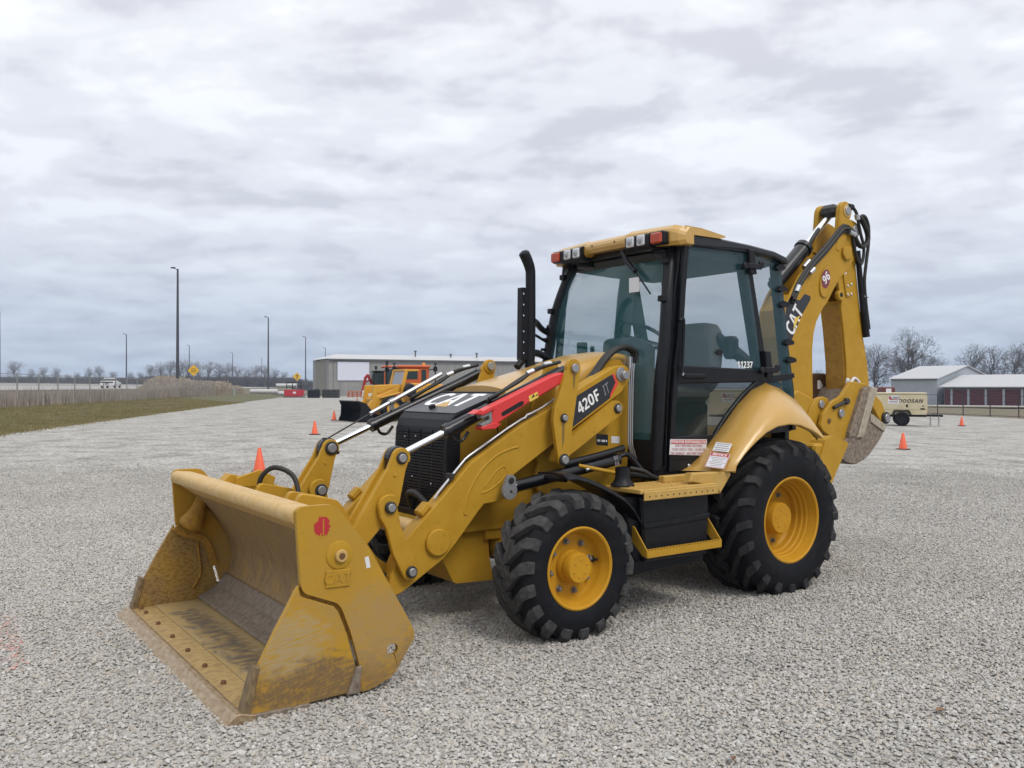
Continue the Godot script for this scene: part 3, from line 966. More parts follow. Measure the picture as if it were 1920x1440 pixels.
		if s > 0:
			pin(lv, -0.985, 1.176, 0.566, 0.59, 0.027)
			pin(lv, -1.09, 0.88, 0.60, 0.645, 0.026)
		else:
			pin(lv, -0.985, 1.176, -0.52, -0.49, 0.034)
			pin(lv, -1.08, 0.88, -0.51, -0.45, 0.032)
		g = Geo.new()
		g.disc(Vector3(-1.03, 1.07, 0), 0.012, 0.565 if s > 0 else -0.517, 0.572 if s > 0 else -0.51, 0.003, 10)
		part("weld_spot", g, M.paint, lv)
		# link from lever to coupler
		g = Geo.new()
		zz = [0.575, 0.612] if s > 0 else [-0.508, -0.475]
		var link := arc(-1.09, 0.885, 0.075, 60, 200, 8)
		link.append_array(V([-1.153, 0.818, -1.112, 0.746, -1.066, 0.584, -1.001, 0.453]))
		link.append_array(arc(-0.946, 0.468, 0.056, 200, 390, 8))
		link.append_array(V([-0.925, 0.572, -1.012, 0.750, -1.035, 0.863]))
		g.prism(link, zz[0], zz[1], 0.005)
		var lk := part("tilt_link", g, M.paint, mc)
		if s > 0: pin(lk, -0.944, 0.468, 0.612, 0.642, 0.026)
		# bell crank
		var crank := arc(0.323, 1.755, 0.062, -15, 195, 10)
		crank.append_array(V([0.152, 1.475, 0.141, 1.383, 0.188, 1.104]))
		crank.append_array(arc(0.232, 1.113, 0.046, 190, 340, 7))
		crank.append_array(V([0.306, 1.316]))
		g = Geo.new()
		zz = [0.63, 0.662] if s > 0 else [-0.45, -0.42]
		g.prism(crank, zz[0], zz[1], 0.005)
		var bc := part("bell_crank", g, M.paint, mc)
		if s > 0:
			g = Geo.new()
			g.prism(crank, 0.38, 0.41, 0.005)
			part("inner_crank", g, M.paint, bc)
		if s > 0:
			for gs in [[0.326, 1.715, 0.322, 1.60, 0.331, 1.62], [0.228, 1.375, 0.222, 1.19, 0.237, 1.25]]:
				g = Geo.new()
				g.prism(V([gs[0] - 0.012, gs[1], gs[2] - 0.004, gs[3], gs[4], gs[5], gs[0] + 0.014, gs[1]]), 0.6615, 0.6625, 0.0)
				part("grease_streak", g, M.grease, bc)
			pin(bc, 0.326, 1.752, 0.662, 0.685, 0.032, false)
			pin(bc, 0.232, 1.404, 0.662, 0.688, 0.022)
			pin(bc, 0.232, 1.113, 0.662, 0.688, 0.03)
			pin(a, 0.883, 1.708, 0.56, 0.60, 0.034, false)
			g = Geo.new()
			g.prism(arc(0.86, 1.715, 0.052, 60, 300, 10), 0.559, 0.572, 0.003)
			part("pin_keeper", g, M.steel_pin, a)
		else:
			g = Geo.new()
			g.prism(arc(0.335, 1.785, 0.056, 0, 350, 18), -0.45, -0.405, 0.006)
			part("crank_boss", g, M.paint, bc)
			pin(bc, 0.335, 1.787, -0.41, -0.385, 0.034, false)
		# link from crank to tower
		g = Geo.new()
		zz = q.call(0.53, 0.60)
		g.prism(fillet(V([0.20, 1.09, 0.30, 1.115, 0.834, 1.423, 0.845, 1.49, 0.78, 1.525, 0.735, 1.498, 0.30, 1.235, 0.22, 1.17]), 0.02), zz[0], zz[1], 0.008)
		lk = part("crank_link", g, M.paint, mc)
		if s > 0: pin(lk, 0.79, 1.462, 0.6, 0.625, 0.026)
		# tilt cylinder
		var cz := 0.497 if s > 0 else -0.585
		var cy := cylinder("tilt_cylinder", mc, Vector3(-0.985, 1.178, cz), Vector3(0.37, 1.745, cz), 0.255, 0.023, 0.042)
		g = Geo.new()
		g.tube(smooth([Vector3(-0.58, 1.31, cz), Vector3(-0.555, 1.27, cz), Vector3(-0.50, 1.265, cz), Vector3(-0.45, 1.32, cz)], 4), 0.012, 8)
		part("port_pipe", g, M.black_gloss, cy)
		g = Geo.new()
		for k in 2:
			g.tube(smooth([Vector3(-0.30, 1.52 + 0.02 * k, cz + 0.02 * k), Vector3(-0.05, 1.66, cz + 0.03 * k), Vector3(0.08, 1.73 + 0.01 * k, cz + 0.02), Vector3(0.22, 1.775, cz + 0.01 * k), Vector3(0.33, 1.80, cz)], 5), 0.013, 8)
		part("hose", g, M.hose, cy)
		g = Geo.new()
		g.tube([Vector3(0.02, 1.712, cz + 0.02), Vector3(0.075, 1.735, cz + 0.02)], 0.019, 10)
		part("hose_fitting", g, M.chrome_dull, cy)
		g = Geo.new()
		g.tube([Vector3(0.18, 1.775, cz), Vector3(0.245, 1.79, cz)], 0.019, 10)
		part("hose_fitting", g, M.chrome_dull, cy)
		if s < 0:
			# bucket level rod above the far cylinder
			g = Geo.new()
			g.tube([Vector3(-1.0, 1.235, cz), Vector3(-0.62, 1.43, cz)], 0.006, 8)
			g.box(Vector3(-1.005, 1.235, cz), Vector3(0.035, 0.03, 0.03), 0.004)
			part("level_rod", g, M.steel_dark, cy)
			g = Geo.new()
			g.tube([Vector3(-0.64, 1.418, cz), Vector3(-0.02, 1.725, cz)], 0.017, 12)
			part("level_tube", g, M.chrome_dull, cy)
			g = Geo.new()
			g.tube([Vector3(-0.48, 1.497, cz), Vector3(-0.44, 1.517, cz)], 0.026, 12)
			g.box(Vector3(-0.46, 1.47, cz), Vector3(0.03, 0.06, 0.03), 0.003)
			part("tube_clamp", g, M.steel_pin, cy)
	# lift cylinder with its eye plate, near side; a mate on the far side
	for s in [1, -1]:
		g = Geo.new()
		var z: float = 0.595 * s
		g.tube([Vector3(-0.185, 0.94, z), Vector3(-0.14, 0.945, z)], 0.05, 18)
		g.tube([Vector3(-0.14, 0.945, z), Vector3(0.80, 1.085, z)], 0.042, 18)
		var lc := part("lift_cylinder", g, M.black_gloss, mc)
		if s > 0:
			g = Geo.new()
			var tear := arc(-0.206, 0.995, 0.038, 10, 170, 8)
			tear.append_array(arc(-0.215, 0.925, 0.058, 165, 375, 12))
			g.prism(holed(tear, [[-0.206, 0.918, 0.011]]), 0.625, 0.65, 0.0)
			part("eye_plate", g, M.grey_cast, lc)
			g = Geo.new()
			g.disc(Vector3(-0.206, 0.993, 0), 0.024, 0.6, 0.655, 0.004, 16)
			part("pin", g, M.steel_dark, lc)
			g = Geo.new()
			g.disc(Vector3(-0.16, 0.955, 0), 0.009, 0.64, 0.652, 0.002, 10)
			part("grease_fitting", g, M.chrome, lc)
			for k in 2:
				word(["BE", "E4"][k], "part_number", 0.03, M.grey_print, lc, Transform3D(Basis(Vector3(0, 0, 1), 0.15), Vector3(0.74 + 0.012 * k, 1.10 - 0.042 * k, 0.637)), 0.9)
			g = Geo.new()
			g.tube([Vector3(0.30, 1.075, 0.6), Vector3(0.60, 1.12, 0.6), Vector3(0.86, 1.165, 0.585)], 0.026, 12)
			g.tube(smooth([Vector3(0.80, 1.10, 0.6), Vector3(0.88, 1.12, 0.6), Vector3(0.95, 1.06, 0.62), Vector3(1.0, 0.98, 0.66)], 4), 0.02, 10)
			part("hose", g, M.black_gloss, lc)
			g = Geo.new()
			g.tube([Vector3(0.44, 1.028, 0.655), Vector3(0.50, 1.045, 0.655)], 0.012, 10)
			part("fitting", g, M.chrome_dull, lc)
	# stowed red lift brace on the near tilt cylinder
	g = Geo.new()
	var br := V([-0.35, 1.499, 0.16, 1.705, 0.235, 1.722, 0.282, 1.712, 0.296, 1.69, 0.280, 1.662, -0.05, 1.507, -0.33, 1.358, -0.36, 1.35])
	g.prism(br, 0.565, 0.635, 0.012)
	var rb := part("lift_brace", g, M.red_paint, mc)
	g = Geo.new()
	g.prism(V([-0.50, 1.445, -0.45, 1.472, -0.43, 1.462, -0.34, 1.50, -0.33, 1.475, -0.42, 1.435]), 0.56, 0.645, 0.004)
	g.prism(V([-0.445, 1.353, -0.43, 1.338, -0.33, 1.343, -0.28, 1.375, -0.34, 1.385]), 0.56, 0.645, 0.004)
	part("brace_flange", g, M.red_paint, rb)
	g = Geo.new()
	g.prism(V([-0.44, 1.435, -0.36, 1.468, -0.35, 1.44, -0.425, 1.41]), 0.57, 0.63, 0.003)
	g.prism(V([-0.44, 1.375, -0.35, 1.412, -0.345, 1.385, -0.42, 1.355]), 0.57, 0.63, 0.003)
	g.prism(V([-0.375, 1.455, -0.352, 1.465, -0.345, 1.395, -0.365, 1.385]), 0.57, 0.632, 0.003)
	part("brace_bracket", g, M.grey_cast, rb)
	g = Geo.new()
	g.prism(fillet(V([-0.262, 1.425, -0.095, 1.500, -0.09, 1.522, -0.115, 1.525, -0.272, 1.452, -0.278, 1.432]), 0.01), 0.634, 0.6365, 0.0)
	part("slot", g, M.dark_gap, rb)
	g = Geo.new()
	g.prism(V([-0.052, 1.556, 0.022, 1.588, 0.032, 1.55, -0.042, 1.518]), 0.634, 0.6372, 0.0)
	var yl := part("warning_label", g, M.yellow_sticker, rb)
	g = Geo.new()
	g.prism(V([-0.03, 1.542, -0.012, 1.572, 0.0, 1.556]), 0.637, 0.6382, 0.0)
	g.prism(V([0.004, 1.555, 0.02, 1.575, 0.024, 1.562]), 0.637, 0.6382, 0.0)
	part("warning_symbol", g, M.dark_gap, yl)

func build_body(mc: Node3D) -> void:
	var g := Geo.new()
	# hood: cross-sections along x
	var secs := [[-0.05, 1.598, 1.632, 0.375], [0.2, 1.655, 1.70, 0.375], [0.45, 1.712, 1.765, 0.372], [0.66, 1.775, 1.825, 0.37], [0.88, 1.843, 1.882, 0.365], [1.06, 1.872, 1.905, 0.355], [1.15, 1.872, 1.90, 0.35]]
	var rings := []
	for q in secs:
		var ring := PackedVector3Array()
		var x: float = q[0]
		for p in [[1, 1.0], [1, -0.10], [0.985, -0.035], [0.94, -0.008], [0.8, 0.3], [0.5, 0.75], [0.2, 0.97]]:
			var y: float = 1.25 if p[1] == 1.0 else (q[1] + p[1] if p[1] < 0 else lerpf(q[1], q[2], p[1]))
			ring.append(Vector3(x, y, q[3] * p[0]))
		for k in range(6, -1, -1):
			ring.append(Vector3(x, ring[k].y, -ring[k].z))
		ring.reverse()
		rings.append(ring)
	g.loft(rings, true, true)
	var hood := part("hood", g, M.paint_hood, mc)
	g = Geo.new()
	g.prism(V([-0.50, 0.62, 1.1, 0.62, 1.1, 1.5, 0.7, 1.56, -0.2, 1.5, -0.42, 1.40, -0.50, 1.2]), -0.36, 0.36, 0.01)
	part("engine_side", g, M.paint, mc)
	g = Geo.new()
	g.box(Vector3(-0.12, 1.22, 0.362), Vector3(0.008, 0.42, 0.004), 0.001)
	part("panel_seam", g, M.dark_gap, mc)
	# black nose with the louvred front
	g = Geo.new()
	g.prism(V([-0.115, 1.50, -0.115, 1.572, -0.476, 1.433, -0.51, 1.395, -0.53, 1.34, -0.535, 1.30, -0.44, 1.30]), -0.372, 0.372, 0.008)
	g.prism(V([-0.56, 0.70, -0.44, 0.70, -0.43, 1.33, -0.535, 1.33, -0.545, 1.2]), 0.335, 0.374, 0.008)
	g.prism(V([-0.56, 0.70, -0.44, 0.70, -0.43, 1.33, -0.535, 1.33, -0.545, 1.2]), -0.374, -0.335, 0.008)
	g.box(Vector3(-0.48, 0.72, 0), Vector3(0.16, 0.06, 0.74), 0.008)
	var nose := part("nose", g, M.black_plastic, mc)
	g = Geo.new()
	g.prism(V([-0.533, 0.70, -0.38, 0.70, -0.38, 1.33, -0.52, 1.33]), -0.335, 0.335, 0.0)
	part("radiator", g, M.dark_gap, nose)
	for k in 27:
		g = Geo.new()
		var y := 0.765 + k * 0.0205
		var x := -0.545 + clampf((y - 1.1) * 0.04, 0.0, 0.02)
		g.prism(V([x, y, x, y + 0.0145, x + 0.012, y + 0.017, x + 0.012, y - 0.003]), -0.336, 0.336, 0.0)
		part("grille_slat", g, M.black_plastic, nose)
	for k in 3:
		g = Geo.new()
		g.box(Vector3(-0.538, 1.03, -0.17 + 0.17 * k), Vector3(0.012, 0.58, 0.012), 0.002)
		part("grille_bar", g, M.black_plastic, nose)
	for q in [[1.26, -0.22], [1.27, -0.06], [0.98, -0.1], [0.95, 0.17], [0.85, 0.0]]:
		g = Geo.new()
		g.lathe([Vector2(0.007, 0), Vector2(0.004, 0.004), Vector2(0, 0.005)], Transform3D(Basis(Vector3(0, 0, 1), Vector3(0, 1, 0), Vector3(-1, 0, 0)), Vector3(-0.548 + clampf((q[0] - 1.1) * 0.04, 0.0, 0.02), q[0], q[1])), 8)
		part("grille_rivet", g, M.chrome_dull, nose)
	# sloping top panel with the maker's letters
	var slope := Transform3D(Basis(Vector3(0, 0, 1), Vector3(0.933, 0.36, 0), Vector3(-0.36, 0.933, 0)), Vector3(-0.476, 1.4335, 0))
	g = Geo.new()
	g.prism(fillet(V([-0.37, 0.005, 0.37, 0.005, 0.385, 0.372, -0.385, 0.372]), 0.02), 0.0, 0.008, 0.003, slope)
	var pn := part("top_panel", g, M.panel_grey, nose)
	g = Geo.new()
	g.prism(V([-0.38, 0.378, 0.38, 0.378, 0.38, 0.395, -0.38, 0.395]), 0.0, 0.014, 0.004, slope)
	part("panel_edge", g, M.black_plastic, nose)
	word("CAT", "maker_lettering", 0.232, M.white_print, pn, slope * Transform3D(Basis.IDENTITY, Vector3(-0.03, 0.238, 0.0085)), 1.02)
	g = Geo.new()
	g.prism(V([-0.105, 0.104, 0.105, 0.104, -0.01, 0.215]), 0.0085, 0.0105, 0.0, slope)
	part("maker_triangle", g, M.paint_pale, pn)
	g = Geo.new()
	g.box(Vector3(-0.048, 0.075, 0.02), Vector3(0.045, 0.04, 0.03), 0.006, slope)
	part("latch", g, M.black_plastic, pn)
	# frame, nose casting, axle
	g = Geo.new()
	g.prism(fillet(V([-0.44, 0.27, -0.11, 0.255, -0.15, 0.42, -0.165, 0.68, -0.22, 0.75, -0.42, 0.78, -0.56, 0.70, -0.56, 0.5]), 0.03), -0.30, 0.30, 0.02)
	g.prism(V([-0.2, 0.55, 1.4, 0.5, 1.4, 0.92, -0.2, 0.80]), -0.34, 0.34, 0.01)
	g.prism(V([-0.60, 0.62, -0.40, 0.60, -0.40, 0.72, -0.62, 0.70]), -0.36, 0.36, 0.01)
	var fr := part("main_frame", g, M.paint, mc)
	g = Geo.new()
	g.tube([Vector3(0, 0.46, -0.86), Vector3(0, 0.46, -0.5), Vector3(0, 0.50, -0.15), Vector3(0, 0.50, 0.15), Vector3(0, 0.46, 0.5), Vector3(0, 0.46, 0.86)], [0.09, 0.08, 0.13, 0.13, 0.08, 0.09], 16)
	part("front_axle", g, M.paint, fr)
	g = Geo.new()
	g.tube([Vector3(2.187, 0.575, -0.7), Vector3(2.187, 0.575, -0.3), Vector3(2.187, 0.575, 0.3), Vector3(2.187, 0.575, 0.7)], [0.13, 0.17, 0.17, 0.13], 16)
	g.prism(V([1.3, 0.5, 3.1, 0.5, 3.1, 1.1, 2.7, 1.25, 1.5, 1.0, 1.3, 0.95]), -0.5, 0.5, 0.01)
	part("rear_frame", g, M.paint, fr)
	g = Geo.new()
	g.tube(smooth([Vector3(-0.52, 0.72, -0.12), Vector3(-0.60, 0.86, -0.06), Vector3(-0.62, 0.88, 0.10), Vector3(-0.58, 0.78, 0.24)], 5), 0.022, 10)
	part("radiator_hose", g, M.hose, fr)
	g = Geo.new()
	g.tube([Vector3(-0.72, 0.665, -0.47), Vector3(-0.72, 0.665, 0.45)], 0.062, 20)
	part("arm_cross_tube", g, M.paint_pale, fr)
	# loader towers
	for s in [1, -1]:
		g = Geo.new()
		var tw := fillet(V([0.16, 0.98, 0.30, 1.32, 0.62, 1.60, 0.72, 1.76, 0.84, 1.83, 0.98, 1.83, 1.06, 1.72, 1.05, 1.0, 0.9, 0.85, 0.2, 0.85]), 0.03)
		g.prism(tw, 0.39 if s > 0 else -0.43, 0.43 if s > 0 else -0.39, 0.005)
		var to := part("loader_tower", g, M.paint, mc)
		if s > 0:
			g = Geo.new()
			g.prism(V([0.73, 1.268, 0.846, 1.258, 0.846, 1.174, 0.73, 1.184]), 0.4295, 0.4315, 0.0)
			var st1 := part("data_plate", g, M.decal_black, to)
			g = Geo.new()
			g.prism(V([0.738, 1.226, 0.768, 1.224, 0.768, 1.208, 0.738, 1.21]), 0.4312, 0.4325, 0.0)
			g.prism(V([0.78, 1.222, 0.815, 1.219, 0.815, 1.203, 0.78, 1.206]), 0.4312, 0.4325, 0.0)
			g.prism(V([0.822, 1.218, 0.836, 1.217, 0.836, 1.203, 0.822, 1.204]), 0.4312, 0.4325, 0.0)
			part("data_marks", g, M.white_print, st1)
			g = Geo.new()
			g.prism(V([0.88, 1.246, 0.963, 1.24, 0.963, 1.187, 0.88, 1.194]), 0.4295, 0.4315, 0.0)
			part("paper_label", g, M.white_sticker, to)
			for k in 3:
				g = Geo.new()
				var dx := 0.02 * k
				g.tube(smooth(P3([0.985 + dx, 1.80, 0.975 + dx, 1.72, 0.97 + dx, 1.6, 0.963 + dx, 1.22, 0.985 + dx, 1.13, 1.01 + dx, 1.06], 0.53), 4), 0.0062, 8)
				part("steel_line", g, M.chrome_dull, to)
			for k in 3:
				g = Geo.new()
				g.tube(P3([0.982 + 0.024 * k, 1.76, 0.982 + 0.024 * k, 1.85], 0.53 - 0.02 * k), 0.012, 8)
				part("hose_fitting", g, M.chrome_dull, to)
			g = Geo.new()
			for k in 2:
				g.tube(smooth(P3([0.56 + 0.02 * k, 1.60, 0.64, 1.66, 0.72, 1.735, 0.80, 1.825, 0.90, 1.90, 1.0, 1.925, 1.09, 1.905, 1.12, 1.86, 1.12, 1.8], 0.42 + 0.035 * k), 4), 0.022, 10)
			part("hose", g, M.hose, to)
			g = Geo.new()
			g.tube([Vector3(0.40, 1.06, 0.62), Vector3(0.62, 1.01, 0.72), Vector3(0.66, 1.0, 0.73)], 0.015, 10)
			part("spring_bar", g, M.paint, to)
			g = Geo.new()
			g.lathe([Vector2(0.052, 0), Vector2(0.052, 0.06), Vector2(0.058, 0.09), Vector2(0.085, 0.125), Vector2(0.085, 0.13), Vector2(0, 0.13)], Transform3D(Basis(Vector3(1, 0, 0), Vector3(0, 0, 1), Vector3(0, -1, 0)), Vector3(0.62, 1.055, 0.84)), 18)
			part("rubber_boot", g, M.black_plastic, to)
			g = Geo.new()
			g.tube(smooth([Vector3(0.86, 1.02, 0.66), Vector3(0.95, 1.0, 0.7), Vector3(1.02, 0.96, 0.72), Vector3(1.08, 0.94, 0.72)], 4), 0.016, 8)
			g.tube(smooth([Vector3(0.80, 0.95, 0.6), Vector3(0.9, 0.97, 0.62), Vector3(1.0, 0.95, 0.66), Vector3(1.12, 0.93, 0.66)], 4), 0.02, 8)
			part("loose_hose", g, M.hose, to)
	# front mudguards
	for s in [1, -1]:
		rings = []
		for q in [[-0.10, 1.058], [-0.02, 1.056], [0.08, 1.03], [0.19, 0.987], [0.31, 0.932], [0.42, 0.872], [0.50, 0.80], [0.553, 0.722]]:
			var ring := PackedVector3Array()
			var n := Vector2(q[0], q[1] - 0.46).normalized()
			for e in [[0.80, 0.0], [0.95, 0.012], [1.07, 0.006], [1.115, -0.02], [1.115, -0.03], [1.065, -0.008], [0.95, -0.002], [0.80, -0.012]]:
				ring.append(Vector3(q[0] + n.x * e[1], q[1] + n.y * e[1], e[0] * s))
			if s < 0: ring.reverse()
			ring.reverse()
			rings.append(ring)
		g = Geo.new()
		g.loft(rings, true, true)
		g.tube([Vector3(0.1, 0.99, 0.55 * s), Vector3(0.1, 1.0, 0.85 * s)], 0.02, 8)
		part("front_mudguard", g, M.black_plastic, mc)
	# exhaust with its pierced heat guard
	g = Geo.new()
	var ez := -0.3
	g.tube(smooth([Vector3(0.645, 1.70, ez), Vector3(0.655, 2.1, ez), Vector3(0.655, 2.5, ez), Vector3(0.65, 2.58, ez), Vector3(0.622, 2.65, ez), Vector3(0.592, 2.70, ez), Vector3(0.584, 2.715, ez), Vector3(0.578, 2.725, ez)], 4), [0.041, 0.041, 0.041, 0.041, 0.041, 0.041, 0.041, 0.041, 0.041, 0.041, 0.041, 0.041, 0.042, 0.043, 0.044, 0.044, 0.045, 0.045, 0.045, 0.045, 0.045, 0.044, 0.041, 0.038, 0.034, 0.03, 0.02, 0.012, 0.005], 18)
	var ex := part("exhaust_stack", g, M.black_plastic, mc)
	g = Geo.new()
	var holes := []
	for k in 6: holes.append([0.577, 2.375 - 0.088 * k - (0.04 if k > 2 else 0.0), 0.0075])
	g.prism(holed(V([0.553, 1.84, 0.625, 1.84, 0.625, 2.425, 0.562, 2.425]), holes), ez + 0.01, ez + 0.016, 0.0)
	g.prism(V([0.553, 1.84, 0.559, 1.84, 0.567, 2.425, 0.561, 2.425]), ez - 0.05, ez + 0.01, 0.0)
	part("heat_guard", g, M.black_plastic, ex)
	for q in [[[Vector3(0.68, 2.16, ez), Vector3(0.80, 2.16, -0.42), Vector3(1.0, 2.12, -0.60), Vector3(1.14, 2.10, -0.70)], 0.027], [[Vector3(0.68, 1.98, ez), Vector3(0.72, 2.05, -0.38), Vector3(0.85, 2.06, -0.5), Vector3(1.12, 2.02, -0.70)], 0.012], [[Vector3(0.52, 1.78, ez), Vector3(0.62, 1.86, -0.33), Vector3(0.80, 1.905, -0.42), Vector3(1.08, 1.87, -0.62)], 0.03]]:
		g = Geo.new()
		g.tube(smooth(q[0], 4), q[1], 10)
		part("exhaust_bracket", g, M.black_plastic, ex)
	# step platform, tank box and hanging step, near side and its mate
	for s in [1, -1]:
		g = Geo.new()
		g.box(Vector3(0.94, 0.905, 0.91 * s), Vector3(0.77, 0.03, 0.36), 0.004)
		g.box(Vector3(0.95, 0.876, 1.098 * s), Vector3(0.74, 0.062, 0.012), 0.004)
		var pf := part("platform", g, M.paint_step, mc)
		g = Geo.new()
		for i in 16:
			for k in 6:
				g.box(Vector3(0.60 + 0.046 * i + (0.02 if k % 2 else 0.0), 0.922, (0.79 + 0.045 * k) * s), Vector3(0.026, 0.006, 0.008), 0.002, Transform3D.IDENTITY)
		var td := part("tread_plate", g, M.paint_step, pf)
		td.set_meta("kind", "stuff")
		if s > 0:
			for i in 12:
				g = Geo.new()
				g.disc(Vector3(0.63 + 0.057 * i, 0.872, 0), 0.006, 1.1, 1.106, 0.001, 8)
				part("drain_hole", g, M.dark_gap, pf)
		g = Geo.new()
		g.prism(V([0.62, 0.86, 1.30, 0.86, 1.295, 0.70, 1.285, 0.40, 0.66, 0.41, 0.635, 0.66]), 0.62 if s > 0 else -1.03, 1.03 if s > 0 else -0.62, 0.015)
		g.prism(V([0.63, 0.675, 1.295, 0.70, 1.293, 0.66, 0.635, 0.64]), 1.02 if s > 0 else -1.045, 1.045 if s > 0 else -1.02, 0.006)
		g.prism(V([0.50, 0.86, 0.64, 0.86, 0.66, 0.40, 0.58, 0.45]), 0.62 if s > 0 else -0.98, 0.98 if s > 0 else -0.62, 0.01)
		part("tank_box", g, M.black_satin, mc)
		g = Geo.new()
		g.prism(V([0.45, 0.30, 1.34, 0.33, 1.34, 0.44, 0.5, 0.44]), 0.55 if s > 0 else -0.94, 0.94 if s > 0 else -0.55, 0.01)
		part("skid_plate", g, M.black_satin, mc)
		g = Geo.new()
		g.box(Vector3(0.95, 0.484, 1.128 * s), Vector3(0.735, 0.048, 0.012), 0.003)
		for x in [0.583, 1.318]:
			var tt := Transform3D(Basis(Vector3(0, 0, 1), Vector3(0, 1, 0), Vector3(-1, 0, 0)), Vector3(x + 0.005, 0, 0))
			var pp := V([0.97, 0.66, 1.0, 0.66, 1.13, 0.51, 1.13, 0.462, 1.08, 0.47, 0.97, 0.56])
			if s < 0:
				for i in pp.size(): pp[i].x = -pp[i].x
			g.prism(pp, 0.0, 0.01, 0.002, tt)
		var stp := part("hanging_step", g, M.paint, mc)
		g = Geo.new()
		for i in 24: g.box(Vector3(0.60 + 0.03 * i, 0.511, 1.12 * s), Vector3(0.016, 0.014, 0.03), 0.002)
		g.box(Vector3(0.95, 0.502, 1.10 * s), Vector3(0.73, 0.008, 0.05), 0.002)
		td = part("step_teeth", g, M.paint, stp)
		td.set_meta("kind", "stuff")
		# fender foot and the low yellow block behind the platform
		g = Geo.new()
		g.prism(V([1.08, 0.94, 1.10, 1.0, 1.505, 0.992, 1.52, 0.966, 1.40, 0.83, 1.355, 0.89]), 0.98 if s > 0 else -1.05, 1.05 if s > 0 else -0.98, 0.008)
		g.box(Vector3(1.15, 0.945, 0.84 * s), Vector3(0.30, 0.05, 0.06), 0.006)
		part("fender_foot", g, M.paint_step, mc)

